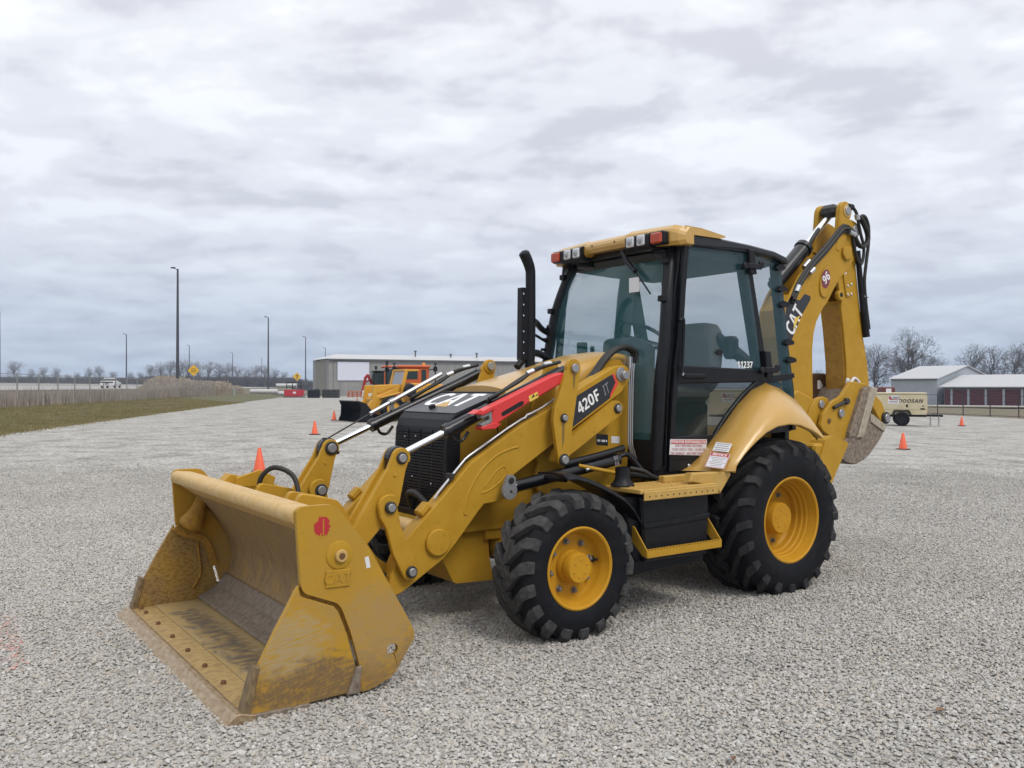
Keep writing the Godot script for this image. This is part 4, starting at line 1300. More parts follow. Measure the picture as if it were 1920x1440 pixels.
func build_cab(mc: Node3D) -> void:
	var g: Geo
	# front corner posts: x, y, half width between their middles; the cab narrows towards the roof
	var post := [[1.085, 1.0, 0.70], [1.10, 1.4, 0.71], [1.12, 1.7, 0.715], [1.157, 1.9, 0.712], [1.19, 2.1, 0.70], [1.225, 2.3, 0.68], [1.284, 2.5, 0.645], [1.325, 2.61, 0.62], [1.375, 2.72, 0.60]]
	var cab := Node3D.new()
	cab.name = "cab"
	mc.add_child(cab)
	# corner posts
	for s in [1, -1]:
		g = Geo.new()
		var pp := []
		for q in post: pp.append(Vector3(q[0], q[1], q[2] * s))
		g.tube(smooth(pp, 3), 0.047, 8)
		g.prism(ribbon(V([1.37, 2.72, 1.30, 2.35, 1.255, 1.9, 1.225, 1.5, 1.20, 1.0]), 0.055), 0.66 if s > 0 else -0.71, 0.71 if s > 0 else -0.66, 0.006)
		g.prism(ribbon(V([2.09, 2.75, 2.13, 2.55, 2.20, 2.25, 2.27, 1.95, 2.325, 1.70, 2.32, 1.62]), 0.095), 0.62 if s > 0 else -0.715, 0.715 if s > 0 else -0.62, 0.008)
		g.prism(ribbon(V([2.54, 2.70, 2.58, 2.40, 2.65, 1.95, 2.72, 1.6, 2.75, 1.25]), 0.05), 0.60 if s > 0 else -0.69, 0.69 if s > 0 else -0.60, 0.006)
		g.prism(V([2.30, 1.70, 2.72, 1.74, 2.73, 1.70, 2.30, 1.64]), 0.66 if s > 0 else -0.71, 0.71 if s > 0 else -0.66, 0.005)
		# lower quarter beneath the window, and sill
		g.prism(V([1.06, 0.95, 1.56, 0.95, 1.56, 1.01, 1.06, 1.02]), 0.5 if s > 0 else -0.71, 0.71 if s > 0 else -0.5, 0.006)
		g.prism(V([2.30, 1.66, 2.74, 1.30, 2.74, 1.24, 1.80, 1.2, 1.56, 1.0]), 0.60 if s > 0 else -0.66, 0.66 if s > 0 else -0.60, 0.0)
		part("corner_posts", g, M.black_satin, cab)
		# inner trim of the roll frame, paler than the posts
		g = Geo.new()
		g.prism(ribbon(V([2.05, 2.72, 2.00, 2.45, 1.96, 2.1, 1.93, 1.6, 1.93, 1.1]), 0.19), 0.60 if s > 0 else -0.655, 0.655 if s > 0 else -0.60, 0.02)
		if s < 0: part("frame_trim", g, M.trim_grey, cab)
		# door
		var d := Node3D.new()
		d.name = "door"
		cab.add_child(d, true)
		var z0 := 0.715 if s > 0 else -0.75
		var z1 := z0 + 0.035
		g = Geo.new()
		g.prism(ribbon(V([1.372, 2.73, 1.335, 2.4, 1.30, 2.0, 1.262, 1.74]), 0.055), z0, z1, 0.006)
		g.prism(ribbon(V([1.262, 1.74, 1.235, 1.5, 1.215, 1.25, 1.205, 0.98]), 0.05), z0, z1, 0.006)
		g.prism(V([1.36, 2.745, 2.075, 2.745, 2.085, 2.71, 1.35, 2.705]), z0, z1, 0.004)
		g.prism(V([1.25, 1.785, 2.27, 1.762, 2.30, 1.66, 1.235, 1.645]), z0, z1, 0.008)
		g.prism(ribbon(V([2.262, 1.665, 2.042, 1.535, 1.835, 1.36, 1.70, 1.21, 1.565, 1.055, 1.52, 0.98]), 0.085), z0, z1, 0.006)
		g.prism(V([1.195, 0.98, 1.53, 0.98, 1.70, 1.2, 1.695, 1.245, 1.21, 1.245]), z0, z1 - 0.004, 0.006)
		g.prism(V([1.20, 1.085, 1.60, 1.078, 1.60, 1.07, 1.20, 1.077]), z1 - 0.006 if s > 0 else z0 - 0.004, z1 + 0.004 if s > 0 else z0 + 0.006, 0.002)
		part("door_frame", g, M.black_satin, d)
		g = Geo.new()
		g.prism(V([1.345, 2.72, 2.06, 2.72, 2.155, 2.3, 2.262, 1.75, 1.262, 1.77, 1.31, 2.2]), z0 + 0.012, z0 + 0.018, 0.0)
		part("upper_pane", g, M.glass_door, d)
		g = Geo.new()
		g.prism(V([1.225, 1.66, 2.25, 1.675, 2.06, 1.56, 1.82, 1.37, 1.66, 1.225, 1.205, 1.23]), z0 + 0.012, z0 + 0.018, 0.0)
		part("lower_pane", g, M.glass_dark, d)
		if s > 0:
			g = Geo.new()
			g.tube(smooth(P3([1.265, 2.12, 1.285, 2.135, 1.305, 2.11, 1.295, 1.9, 1.28, 1.72], 0.775), 4), 0.012, 8)
			part("grab_handle", g, M.black_satin, d)
			g = Geo.new()
			g.box(Vector3(1.44, 1.703, 0.757), Vector3(0.24, 0.04, 0.022), 0.01)
			var hd := part("door_handle", g, M.black_plastic, d)
			g = Geo.new()
			g.disc(Vector3(1.32, 1.717, 0), 0.013, 0.75, 0.758, 0.002, 14)
			part("door_lock", g, M.chrome, hd)
			g = Geo.new()
			g.disc(Vector3(1.385, 1.018, 0), 0.014, 0.745, 0.756, 0.003, 14)
			part("door_stud", g, M.chrome_dull, d)
			for q in [[2.10, 2.655, 2.12, 2.60], [2.30, 1.835, 2.33, 1.76]]:
				g = Geo.new()
				g.prism(V([q[0] - 0.035, q[1] + 0.08, q[0] + 0.035, q[1] + 0.08, q[2] + 0.045, q[3] - 0.06, q[2] - 0.035, q[3] - 0.06]), 0.715, 0.768, 0.006)
				g.box(Vector3(q[2], q[3], 0.775), Vector3(0.17, 0.045, 0.02), 0.006)
				for e in [-0.11, 0.09]:
					g.disc(Vector3(q[2] + e, q[3] + 0.01 + e * 0.12, 0), 0.028, 0.755, 0.785, 0.006, 12)
				part("hinge", g, M.black_plastic, d)
			g = Geo.new()
			g.prism(arc(1.735, 1.895, 0.05, 0, 300, 5), 0.735, 0.75, 0.004, Transform3D(Basis.from_scale(Vector3(1, 0.5, 1)), Vector3(0, 0.947, 0)))
			part("window_latch", g, M.black_plastic, d)
			word("11237", "unit_number", 0.052, M.white_print, d, Transform3D(Basis.IDENTITY, Vector3(2.05, 1.80, 0.736)), 0.95)
			g = Geo.new()
			g.prism(V([1.182, 1.228, 1.580, 1.213, 1.571, 1.088, 1.172, 1.112]), 0.7515, 0.754, 0.0)
			var sg := part("responsibilities_sign", g, M.white_sticker, d)
			g = Geo.new()
			g.prism(V([1.19, 1.222, 1.573, 1.207, 1.571, 1.178, 1.189, 1.192]), 0.7535, 0.7552, 0.0)
			part("sign_band", g, M.red_sticker, sg)
			var tilt := Basis(Vector3(0, 0, 1), -0.045)
			word("OPERATOR RESPONSIBILITIES", "sign_lettering", 0.02, M.white_print, sg, Transform3D(tilt, Vector3(1.381, 1.2, 0.7555)), 1.02)
			word("DAILY MACHINE GREASING", "sign_lettering", 0.0185, M.red_print, sg, Transform3D(tilt, Vector3(1.38, 1.171, 0.7545)), 0.93, 0.0, false)
			word("FLUID LEVELS • FUEL • CLEAN UP", "sign_lettering", 0.0185, M.red_print, sg, Transform3D(tilt, Vector3(1.377, 1.142, 0.7545)), 0.95, 0.0, false)
			word("TIRE DAMAGE – MACHINE DAMAGE", "sign_lettering", 0.0185, M.red_print, sg, Transform3D(tilt, Vector3(1.374, 1.112, 0.7545)), 0.95, 0.0, false)
		# rear quarter glass
		g = Geo.new()
		g.prism(V([2.12, 2.735, 2.35, 2.725, 2.545, 2.685, 2.60, 2.35, 2.655, 1.95, 2.735, 1.50, 2.73, 1.36, 2.35, 1.64, 2.26, 2.1]), 0.693 if s > 0 else -0.699, 0.699 if s > 0 else -0.693, 0.0)
		part("quarter_pane", g, M.glass_door, cab)
		if s > 0:
			for q in [[2.545, 2.63], [2.57, 2.45], [2.60, 2.32], [2.66, 2.0], [2.69, 1.85]]:
				g = Geo.new()
				g.prism(fillet(V([q[0] - 0.09, q[1] - 0.005, q[0] - 0.03, q[1] + 0.03, q[0] + 0.04, q[1] + 0.012, q[0] + 0.04, q[1] - 0.015, q[0] - 0.04, q[1] - 0.03]), 0.01), 0.699, 0.725, 0.005)
				part("pane_clip", g, M.black_plastic, cab)
	# windscreen: one bent pane, bowed a little forward in its middle
	g = Geo.new()
	var rows := []
	for q in post.slice(0, 8):
		var ring := PackedVector3Array()
		for side in [0.0, 0.005]:
			for k in 9:
				var f := (k / 8.0 if side == 0.0 else 1.0 - k / 8.0) * 2.0 - 1.0
				ring.append(Vector3(q[0] - 0.045 * (1.0 - f * f) + side - 0.01, q[1] + (0.22 if q[1] < 1.05 else 0.0), f * (q[2] - 0.03)))
		rows.append(ring)
	g.loft(rows, true, false, 1)
	part("windscreen", g, M.glass_front, cab)
	for q in [[1.315, 2.59, 0.63], [1.222, 2.29, 0.685]]:
		for s in [1, -1]:
			g = Geo.new()
			g.box(Vector3(q[0] - 0.05, q[1], q[2] * s), Vector3(0.06, 0.045, 0.06), 0.006)
			part("pane_clip", g, M.black_plastic, cab)
	for q in [[1.16, 2.04], [1.145, 1.95]]:
		g = Geo.new()
		g.box(Vector3(q[0] - 0.04, q[1], -0.715), Vector3(0.05, 0.025, 0.03), 0.004)
		part("pane_clip", g, M.black_plastic, cab)
	g = Geo.new()
	g.tube([Vector3(1.12, 2.14, -0.66), Vector3(1.06, 2.13, -0.60)], 0.015, 8)
	g.tube(smooth([Vector3(1.06, 2.15, -0.60), Vector3(1.05, 2.14, -0.56), Vector3(1.055, 2.06, -0.55), Vector3(1.07, 1.98, -0.56)], 4), 0.01, 8)
	part("mirror_arm", g, M.black_plastic, cab)
	g = Geo.new()
	g.box(Vector3(1.105, 1.12, 0), Vector3(0.05, 0.30, 1.3), 0.006)
	part("front_panel", g, M.black_satin, cab)
	g = Geo.new()
	g.tube([Vector3(1.22, 2.71, 0.18), Vector3(1.20, 2.62, 0.26), Vector3(1.175, 2.525, 0.385)], 0.02, 8)
	g.tube([Vector3(1.175, 2.525, 0.385), Vector3(1.115, 2.33, 0.61)], 0.007, 8)
	part("wiper", g, M.black_plastic, cab)
	g = Geo.new()
	g.box(Vector3(1.155, 2.42, 0.39), Vector3(0.004, 0.115, 0.115), 0.001, Transform3D.IDENTITY)
	part("paper_notice", g, M.white_sticker, cab)
	# roof
	g = Geo.new()
	g.prism(V([1.28, 2.70, 2.05, 2.725, 2.40, 2.70, 2.57, 2.655, 2.60, 2.675, 2.56, 2.715, 2.41, 2.75, 2.10, 2.775, 1.72, 2.792, 1.30, 2.795]), -0.755, 0.755, 0.012)
	var roof := part("cab_roof", g, M.black_gloss, cab)
	g = Geo.new()
	g.prism(V([1.30, 2.785, 1.33, 2.848, 1.50, 2.845, 1.76, 2.812, 1.78, 2.80, 1.72, 2.785]), -0.775, 0.775, 0.012)
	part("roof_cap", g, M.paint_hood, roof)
	g = Geo.new()
	var rings := []
	for q in [[-0.79, 1.31, 1.40, 2.71, 2.80, 2.835], [-0.755, 1.265, 1.40, 2.70, 2.81, 2.84], [-0.70, 1.235, 1.40, 2.70, 2.825, 2.85], [-0.27, 1.20, 1.40, 2.725, 2.84, 2.862], [-0.24, 1.192, 1.40, 2.745, 2.828, 2.85], [0.22, 1.192, 1.40, 2.745, 2.828, 2.85], [0.25, 1.20, 1.40, 2.725, 2.845, 2.867], [0.70, 1.235, 1.40, 2.70, 2.835, 2.86], [0.755, 1.265, 1.40, 2.70, 2.815, 2.845], [0.79, 1.31, 1.40, 2.71, 2.80, 2.835]]:
		var ring := PackedVector3Array()
		for e in [[q[1] + 0.02, q[3]], [q[2], q[3]], [q[2], q[5]], [q[1] + 0.05, q[5]], [q[1] + 0.012, q[4] - 0.005], [q[1], q[4] - 0.03], [q[1], q[3] + 0.03]]:
			ring.append(Vector3(e[0], e[1], q[0]))
		rings.append(ring)
	g.loft(rings, true, true, -1)
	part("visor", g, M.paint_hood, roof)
	for s in [1, -1]:
		g = Geo.new()
		var z0 := 0.275 if s > 0 else -0.545
		g.prism(fillet(V([1.165, 2.715, 1.165, 2.80, 1.19, 2.815, 1.30, 2.82, 1.30, 2.69, 1.19, 2.69]), 0.012), z0, z0 + 0.27, 0.012)
		g.box(Vector3(1.215, 2.76, 0.615 * s), Vector3(0.09, 0.10, 0.14), 0.012)
		var pod := part("lamp_pod", g, M.black_plastic, roof)
		for k in 2:
			g = Geo.new()
			g.box(Vector3(1.163, 2.762, (0.335 if k == 0 else 0.455) * s), Vector3(0.02, 0.082, 0.086), 0.008)
			var lp := part("work_lamp", g, M.lamp_white, pod)
			g = Geo.new()
			g.lathe([Vector2(0.03, 0), Vector2(0.022, 0.007), Vector2(0, 0.01)], Transform3D(Basis(Vector3(0, 0, 1), Vector3(0, 1, 0), Vector3(-1, 0, 0)), Vector3(1.152, 2.762, (0.335 if k == 0 else 0.455) * s)), 14)
			part("bulb_glass", g, M.lamp_grey, lp)
		g = Geo.new()
		g.box(Vector3(1.175, 2.757, 0.62 * s), Vector3(0.05, 0.082, 0.112), 0.01)
		part("amber_lamp", g, M.amber, pod)
	g = Geo.new()
	for z in [-0.16, 0.12]:
		g.lathe([Vector2(0.009, 0), Vector2(0.006, 0.006), Vector2(0, 0.007)], Transform3D(Basis(Vector3(0, 0, 1), Vector3(0, 1, 0), Vector3(-1, 0, 0)), Vector3(1.192, 2.80, z)), 10)
	part("visor_bolt", g, M.rust, roof)
	g = Geo.new()
	for z in [-0.43, 0.50]:
		g.lathe([Vector2(0.0, 0), Vector2(0.085, 0.02), Vector2(0.085, 0.05), Vector2(0.06, 0.07), Vector2(0, 0.07)], Transform3D(Basis(Vector3(1, 0, 0), Vector3(0, 0, -1), Vector3(0, 1, 0)), Vector3(1.36, 2.64, z)), 14)
	part("speaker", g, M.black_plastic, roof)
	# inside
	g = Geo.new()
	g.box(Vector3(1.9, 1.0, 0), Vector3(1.62, 0.06, 1.3), 0.0)
	g.box(Vector3(2.70, 1.12, 0), Vector3(0.05, 0.24, 1.3), 0.0)
	part("cab_floor", g, M.black_satin, cab)
	g = Geo.new()
	g.prism(V([2.545, 2.66, 2.551, 2.66, 2.736, 1.25, 2.73, 1.25]), -0.64, 0.64, 0.0)
	part("rear_pane", g, M.glass_door, cab)
	g = Geo.new()
	g.prism(V([1.36, 2.69, 2.0, 2.70, 2.45, 2.66, 2.40, 2.62, 1.9, 2.63, 1.40, 2.65]), -0.66, 0.66, 0.0)
	part("headliner", g, M.trim_grey, cab)
	g = Geo.new()
	var sb := smooth([Vector3(2.18, 2.17, 0), Vector3(2.28, 2.185, 0), Vector3(2.36, 2.10, 0), Vector3(2.34, 1.9, 0), Vector3(2.28, 1.62, 0), Vector3(2.14, 1.56, 0), Vector3(2.14, 1.8, 0), Vector3(2.13, 2.05, 0)], 4)
	rings = []
	for q in [[-0.24, 0.82], [-0.21, 0.95], [-0.1, 1.0], [0.1, 1.0], [0.21, 0.95], [0.24, 0.82]]:
		var ring := PackedVector3Array()
		for p in sb.slice(0, sb.size() - 1): ring.append(Vector3(2.24 + (p.x - 2.24) * q[1], 1.8 + (p.y - 1.8) * q[1], q[0] + 0.02))
		ring.reverse()
		ring.append(Vector3(2.24 + (2.13 - 2.24) * q[1], 1.8 + (2.05 - 1.8) * q[1], q[0] + 0.02))
		rings.append(ring)
	g.loft(rings, true, true)
	var seat := part("seat_back", g, M.seat_cloth, cab)
	g = Geo.new()
	g.box(Vector3(1.98, 1.56, 0.02), Vector3(0.46, 0.14, 0.48), 0.05)
	part("seat_cushion", g, M.seat_cloth, cab)
	g = Geo.new()
	g.box(Vector3(2.05, 1.26, 0.02), Vector3(0.36, 0.46, 0.36), 0.03)
	part("seat_base", g, M.black_plastic, cab)
	for z in [-0.3, 0.34]:
		g = Geo.new()
		g.box(Vector3(2.06, 1.76, z), Vector3(0.34, 0.06, 0.07), 0.025)
		part("armrest", g, M.black_plastic, cab)
	g = Geo.new()
	g.tube(smooth([Vector3(2.62, 1.60, 0.62), Vector3(2.52, 1.74, 0.5), Vector3(2.38, 1.92, 0.36), Vector3(2.28, 2.06, 0.22)], 4), 0.055, 10)
	g.box(Vector3(2.34, 1.96, 0.34), Vector3(0.12, 0.20, 0.12), 0.03)
	part("hoe_console", g, M.black_plastic, cab)
	g = Geo.new()
	rings = []
	var wt := Transform3D(Basis(Vector3(0, 0, 1), -0.5), Vector3(1.60, 2.055, 0.02))
	var circ := []
	for k in 33: circ.append(wt * Vector3(0.2 * cos(TAU * k / 32), 0, 0.2 * sin(TAU * k / 32)))
	g.tube(circ, 0.016, 8, false)
	for k in 3: g.tube([wt * Vector3(0, -0.04, 0), wt * Vector3(0.2 * cos(TAU * k / 3 + 0.5), 0, 0.2 * sin(TAU * k / 3 + 0.5))], 0.014, 8)
	g.tube([wt * Vector3(0, -0.02, 0), wt * Vector3(0, -0.09, 0)], 0.05, 12)
	var sw := part("steering_wheel", g, M.black_plastic, cab)
	g = Geo.new()
	g.prism(fillet(V([1.30, 1.06, 1.62, 1.06, 1.58, 1.5, 1.60, 1.96, 1.52, 2.0, 1.36, 2.035, 1.29, 2.0, 1.27, 1.5]), 0.05), -0.16, 0.20, 0.03)
	part("steering_console", g, M.trim_grey, cab)
	g = Geo.new()
	g.box(Vector3(1.20, 1.95, -0.30), Vector3(0.06, 0.10, 0.09), 0.01)
	g.box(Vector3(1.22, 1.93, -0.19), Vector3(0.04, 0.07, 0.03), 0.01)
	part("hood_lamp_box", g, M.black_plastic, cab)
	# rear fenders
	for s in [1, -1]:
		var lip := P3([1.482, 0.998, 1.494, 1.045, 1.535, 1.085, 1.581, 1.125, 1.65, 1.175, 1.719, 1.219, 1.835, 1.283, 1.967, 1.326, 2.116, 1.34, 2.254, 1.327, 2.395, 1.284, 2.475, 1.25, 2.54, 1.215], 1.12)
		var crest := P3([1.30, 0.985, 1.40, 1.02, 1.50, 1.08, 1.593, 1.165, 1.70, 1.255, 1.80, 1.345, 1.95, 1.485, 2.12, 1.60, 2.29, 1.655, 2.405, 1.612, 2.515, 1.51, 2.555, 1.375, 2.545, 1.228], [0.76, 0.75, 0.745, 0.742, 0.74, 0.74, 0.74, 0.74, 0.745, 0.79, 0.88, 0.98, 1.115])
		rings = []
		for k in lip.size():
			var a: Vector3 = lip[k]
			var b: Vector3 = crest[k]
			var f := float(k) / (lip.size() - 1)
			var bul := 0.07 * sin(PI * clampf(f * 1.1, 0.0, 1.0))
			var m1 := a.lerp(b, 0.28) + Vector3(0, 0.5, 0.9).normalized() * bul
			var m2 := a.lerp(b, 0.66) + Vector3(0, 0.7, 0.5).normalized() * bul
			var bk := Vector3(b.x + 0.03, b.y - 0.03 - 0.10 * f, minf(b.z, 0.66))
			if f > 0.8: bk = Vector3(b.x + 0.02, b.y - 0.01, lerpf(0.66, 1.05, (f - 0.8) / 0.2))
			var ring := PackedVector3Array([a + Vector3(0, -0.012, -0.05), a + Vector3(0, -0.012, 0), a, m1, m2, b, bk, bk + Vector3(0, -0.04, 0)])
			for i in ring.size(): ring[i].z *= s
			if s > 0: ring.reverse()
			rings.append(ring)
		g = Geo.new()
		g.loft(rings, false, false, 1)
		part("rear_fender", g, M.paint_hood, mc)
		g = Geo.new()
		g.prism(V([1.60, 1.0, 1.70, 1.10, 1.90, 1.22, 2.12, 1.27, 2.35, 1.22, 2.60, 1.10, 2.60, 0.75, 1.6, 0.75]), 0.50 if s > 0 else -0.56, 0.56 if s > 0 else -0.50, 0.0)
		part("wheel_arch", g, M.black_satin, mc)
	g = Geo.new()
	var nx := Vector3(0.05, -0.010, 0.139).normalized()
	var ny := Vector3(0.109, 0.105, -0.037)
	ny = (ny - nx * nx.dot(ny)).normalized()
	var nt := Transform3D(Basis(nx, ny, nx.cross(ny)), Vector3(1.427, 1.065, 1.0) + nx.cross(ny) * 0.012)
	g.box(Vector3.ZERO, Vector3(0.152, 0.152, 0.003), 0.0, nt)
	var nn := part("notice_sign", g, M.white_sticker, mc)
	g = Geo.new()
	g.box(Vector3(0, 0.055, 0.002), Vector3(0.136, 0.03, 0.002), 0.0, nt)
	part("sign_band", g, M.red_sticker, nn)
	word("NOTICE", "sign_lettering", 0.022, M.white_print, nn, nt * Transform3D(Basis.IDENTITY, Vector3(0, 0.055, 0.0032)), 1.0, 0.1)
	g = Geo.new()
	for k in 6: g.box(Vector3(0.005 * (k % 2), 0.026 - 0.016 * k, 0.002), Vector3(0.122 - 0.02 * (k % 3), 0.004, 0.001), 0.0, nt)
	part("sign_lines", g, M.grey_print, nn)
	g = Geo.new()
	for q in [[0, 0.072, 0.148, 0.003], [0, -0.072, 0.148, 0.003], [-0.072, 0, 0.003, 0.145], [0.072, 0, 0.003, 0.145]]:
		g.box(Vector3(q[0], q[1], 0.0015), Vector3(q[2], q[3], 0.002), 0.0, nt)
	part("sign_border", g, M.red_sticker, nn)
	var nt2 := Transform3D(nt.basis, Vector3(1.522, 1.158, 0.963) + nx.cross(ny) * 0.012)
	g = Geo.new()
	g.box(Vector3.ZERO, Vector3(0.126, 0.088, 0.003), 0.0, nt2)
	nn = part("paper_sign", g, M.white_sticker, mc)
	g = Geo.new()
	for k in 4: g.box(Vector3(0, 0.03 - 0.02 * k, 0.002), Vector3(0.112 - 0.015 * (k % 2), 0.007, 0.001), 0.0, nt2)
	part("sign_lines", g, M.grey_print, nn)

func build_hoe(mc: Node3D) -> void:
	var g: Geo
	# swing post and rear frame
	g = Geo.new()
	g.prism(fillet(V([2.95, 0.5, 3.55, 0.55, 3.7, 0.8, 3.72, 1.5, 3.45, 1.6, 3.05, 1.35]), 0.05), -0.2, 0.2, 0.02)
	g.box(Vector3(3.02, 0.85, 0), Vector3(0.16, 0.55, 1.5), 0.02)
	part("swing_frame", g, M.paint, mc)
	g = Geo.new()
	var boom := V([3.42, 1.25, 3.36, 1.7, 3.30, 2.1, 3.32, 2.36, 3.422, 2.52, 3.568, 2.70, 3.741, 2.83, 3.94, 2.98, 4.10, 3.12, 4.20, 3.22, 4.30, 3.30, 4.40, 3.33])
	boom.append_array(arc(4.45, 3.23, 0.085, 75, -40, 6))
	boom.append_array(V([4.47, 2.98, 4.36, 2.82, 4.21, 2.72, 4.10, 2.60]))
	boom.append_array(V([3.985, 2.45, 3.93, 2.41, 3.89, 2.36, 3.815, 2.258, 3.773, 2.145, 3.750, 1.99, 3.752, 1.75, 3.762, 1.44, 3.76, 1.2]))
	g.prism(boom, 0.115, 0.15, 0.006)
	g.prism(boom, -0.15, -0.115, 0.006)
	g.prism(V([3.43, 1.3, 3.37, 1.7, 3.31, 2.1, 3.33, 2.36, 3.43, 2.51, 3.45, 2.49, 3.35, 2.34, 3.33, 2.1, 3.39, 1.7, 3.45, 1.3]), -0.116, 0.116, 0.0)
	g.prism(V([3.735, 1.3, 3.725, 1.95, 3.75, 2.16, 3.80, 2.28, 3.88, 2.39, 3.96, 2.47, 3.978, 2.455, 3.90, 2.37, 3.82, 2.262, 3.775, 2.145, 3.75, 1.95, 3.76, 1.3]), -0.116, 0.116, 0.0)
	var bm := part("boom", g, M.paint, mc)
	g = Geo.new()
	var ov := PackedVector2Array()
	for k in 24:
		var a := TAU * k / 24
		var r := Vector2(0.095 * cos(a), 0.172 * sin(a) * (1.0 if sin(a) > 0 else 0.92))
		ov.append(Vector2(3.955, 2.655) + r.rotated(-0.35))
	g.prism(ov, 0.148, 0.166, 0.006)
	var lg := part("boom_boss", g, M.paint, bm)
	g = Geo.new()
	ov = PackedVector2Array()
	for k in 20: ov.append(Vector2(3.94, 2.69) + Vector2(0.066 * cos(TAU * k / 20), 0.098 * sin(TAU * k / 20)).rotated(-0.28))
	g.prism(ov, 0.1655, 0.168, 0.0)
	var em := part("round_emblem", g, M.maroon_sticker, lg)
	word("96", "emblem_lettering", 0.085, M.white_print, em, Transform3D(Basis(Vector3(0, 0, 1), 0.75), Vector3(3.945, 2.70, 0.1685)), 0.9)
	g = Geo.new()
	g.prism(fillet(V([3.345, 2.40, 3.40, 2.475, 3.55, 2.455, 3.626, 2.524, 3.72, 2.505, 3.715, 2.47, 3.574, 2.306, 3.42, 2.06, 3.36, 2.03, 3.315, 2.1]), 0.01), 0.1495, 0.1515, 0.0)
	var dc := part("boom_decal", g, M.decal_black, bm)
	word("CAT", "maker_lettering", 0.15, M.white_print, dc, Transform3D(Basis(Vector3(0, 0, 1), 0.98), Vector3(3.462, 2.26, 0.152)), 0.78)
	g = Geo.new()
	g.prism(V([3.465, 2.275, 3.555, 2.31, 3.45, 2.165]), 0.1515, 0.1532, 0.0)
	part("maker_triangle", g, M.yellow_sticker, dc)
	# stick with its toothed front channel
	g = Geo.new()
	var stick := V([4.36, 1.40, 4.344, 1.874, 4.30, 2.20, 4.262, 2.40, 4.262, 2.52, 4.22, 2.62, 4.20, 2.72, 4.22, 2.78, 4.30, 2.90, 4.40, 3.1, 4.48, 3.19, 4.515, 3.10, 4.51, 2.85, 4.552, 2.586, 4.635, 2.142, 4.706, 1.88, 4.77, 1.45])
	g.prism(stick, 0.09, 0.125, 0.005)
	g.prism(stick, -0.125, -0.09, 0.005)
	g.prism(ribbon(V([4.40, 1.40, 4.385, 1.874, 4.34, 2.20, 4.295, 2.5]), 0.03), -0.09, 0.09, 0.0)
	g.prism(ribbon(V([4.74, 1.45, 4.685, 1.88, 4.615, 2.142, 4.53, 2.586, 4.49, 2.85]), 0.02), -0.089, 0.089, 0.0)
	var sk := part("stick", g, M.paint, mc)
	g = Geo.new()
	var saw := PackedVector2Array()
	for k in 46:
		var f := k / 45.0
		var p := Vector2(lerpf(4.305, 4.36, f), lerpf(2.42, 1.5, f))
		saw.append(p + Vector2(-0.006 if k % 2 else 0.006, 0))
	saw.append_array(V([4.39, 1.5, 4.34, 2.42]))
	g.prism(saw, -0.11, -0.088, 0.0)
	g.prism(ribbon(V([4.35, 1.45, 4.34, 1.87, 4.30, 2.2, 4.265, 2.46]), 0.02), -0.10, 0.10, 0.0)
	part("toothed_channel", g, M.paint_stain_shade, sk)
	# upper ear with the cylinder pin
	g = Geo.new()
	var ear := arc(4.295, 3.405, 0.098, 175, -35, 10)
	ear.append_array(V([4.34, 3.28, 4.30, 3.12, 4.18, 2.98, 4.12, 3.0, 4.17, 3.2]))
	g.prism(ear, 0.10, 0.158, 0.008)
	g.prism(ear, -0.158, -0.10, 0.008)
	var er := part("stick_ear", g, M.paint, mc)
	pin(er, 4.311, 3.408, 0.158, 0.176, 0.045, false)
	g = Geo.new()
	g.disc(Vector3(4.311, 3.408, 0), 0.066, 0.156, 0.166, 0.003, 24)
	part("pin_ring", g, M.paint_pale, er)
	pin(er, 4.475, 3.225, 0.13, 0.16, 0.06, false)
	g = Geo.new()
	g.box(Vector3(4.25, 3.42, 0), Vector3(0.13, 0.13, 0.19), 0.04)
	part("rod_eye", g, M.steel_dark, er)
	g = Geo.new()
	g.box(Vector3(4.37, 3.455, 0.13), Vector3(0.10, 0.06, 0.10), 0.015)
	part("hose_clamp", g, M.black_plastic, er)
	var cy := cylinder("stick_cylinder", mc, Vector3(4.27, 3.39, -0.01), Vector3(3.36, 2.60, -0.01), 0.47, 0.034, 0.078)
	g = Geo.new()
	g.tube(smooth([Vector3(3.86, 2.99, 0.02), Vector3(3.90, 3.08, 0.03), Vector3(4.0, 3.18, 0.02), Vector3(4.06, 3.22, 0)], 4), 0.02, 8)
	part("hose", g, M.hose, cy)
	g = Geo.new()
	g.tube([Vector3(3.70, 2.79, 0.09), Vector3(3.78, 2.86, 0.09)], 0.028, 10)
	part("hose_fitting", g, M.chrome_dull, cy)
	# hose runs
	g = Geo.new()
	for k in 3:
		var dz := 0.165 + 0.018 * (k % 2)
		var dy := 0.028 * k - 0.02
		g.tube(smooth(P3([3.42, 2.44 + dy, 3.52, 2.60 + dy, 3.713, 2.80 + dy, 3.935, 2.97 + dy, 4.10, 3.11 + dy, 4.21, 3.20 + dy, 4.30, 3.21 + dy, 4.381, 3.19 + dy * 0.5, 4.43, 3.13, 4.48, 3.08, 4.55, 3.06, 4.62, 3.10, 4.645, 3.18, 4.60, 3.27, 4.53, 3.34, 4.49, 3.36], dz), 4), 0.019, 8)
	g.tube(smooth(P3([4.39, 3.45, 4.45, 3.40, 4.48, 3.32, 4.53, 3.18, 4.575, 3.08, 4.575, 2.98, 4.54, 2.89, 4.49, 2.90, 4.43, 3.0, 4.39, 3.14], 0.17), 4), 0.016, 8)
	g.tube(smooth(P3([4.50, 3.35, 4.56, 3.385, 4.62, 3.36, 4.665, 3.27, 4.66, 3.10, 4.62, 2.90, 4.59, 2.72, 4.605, 2.55, 4.635, 2.38, 4.67, 2.22], 0.17), 4), 0.017, 8)
	part("hose_bundle", g, M.hose, bm)
	g = Geo.new()
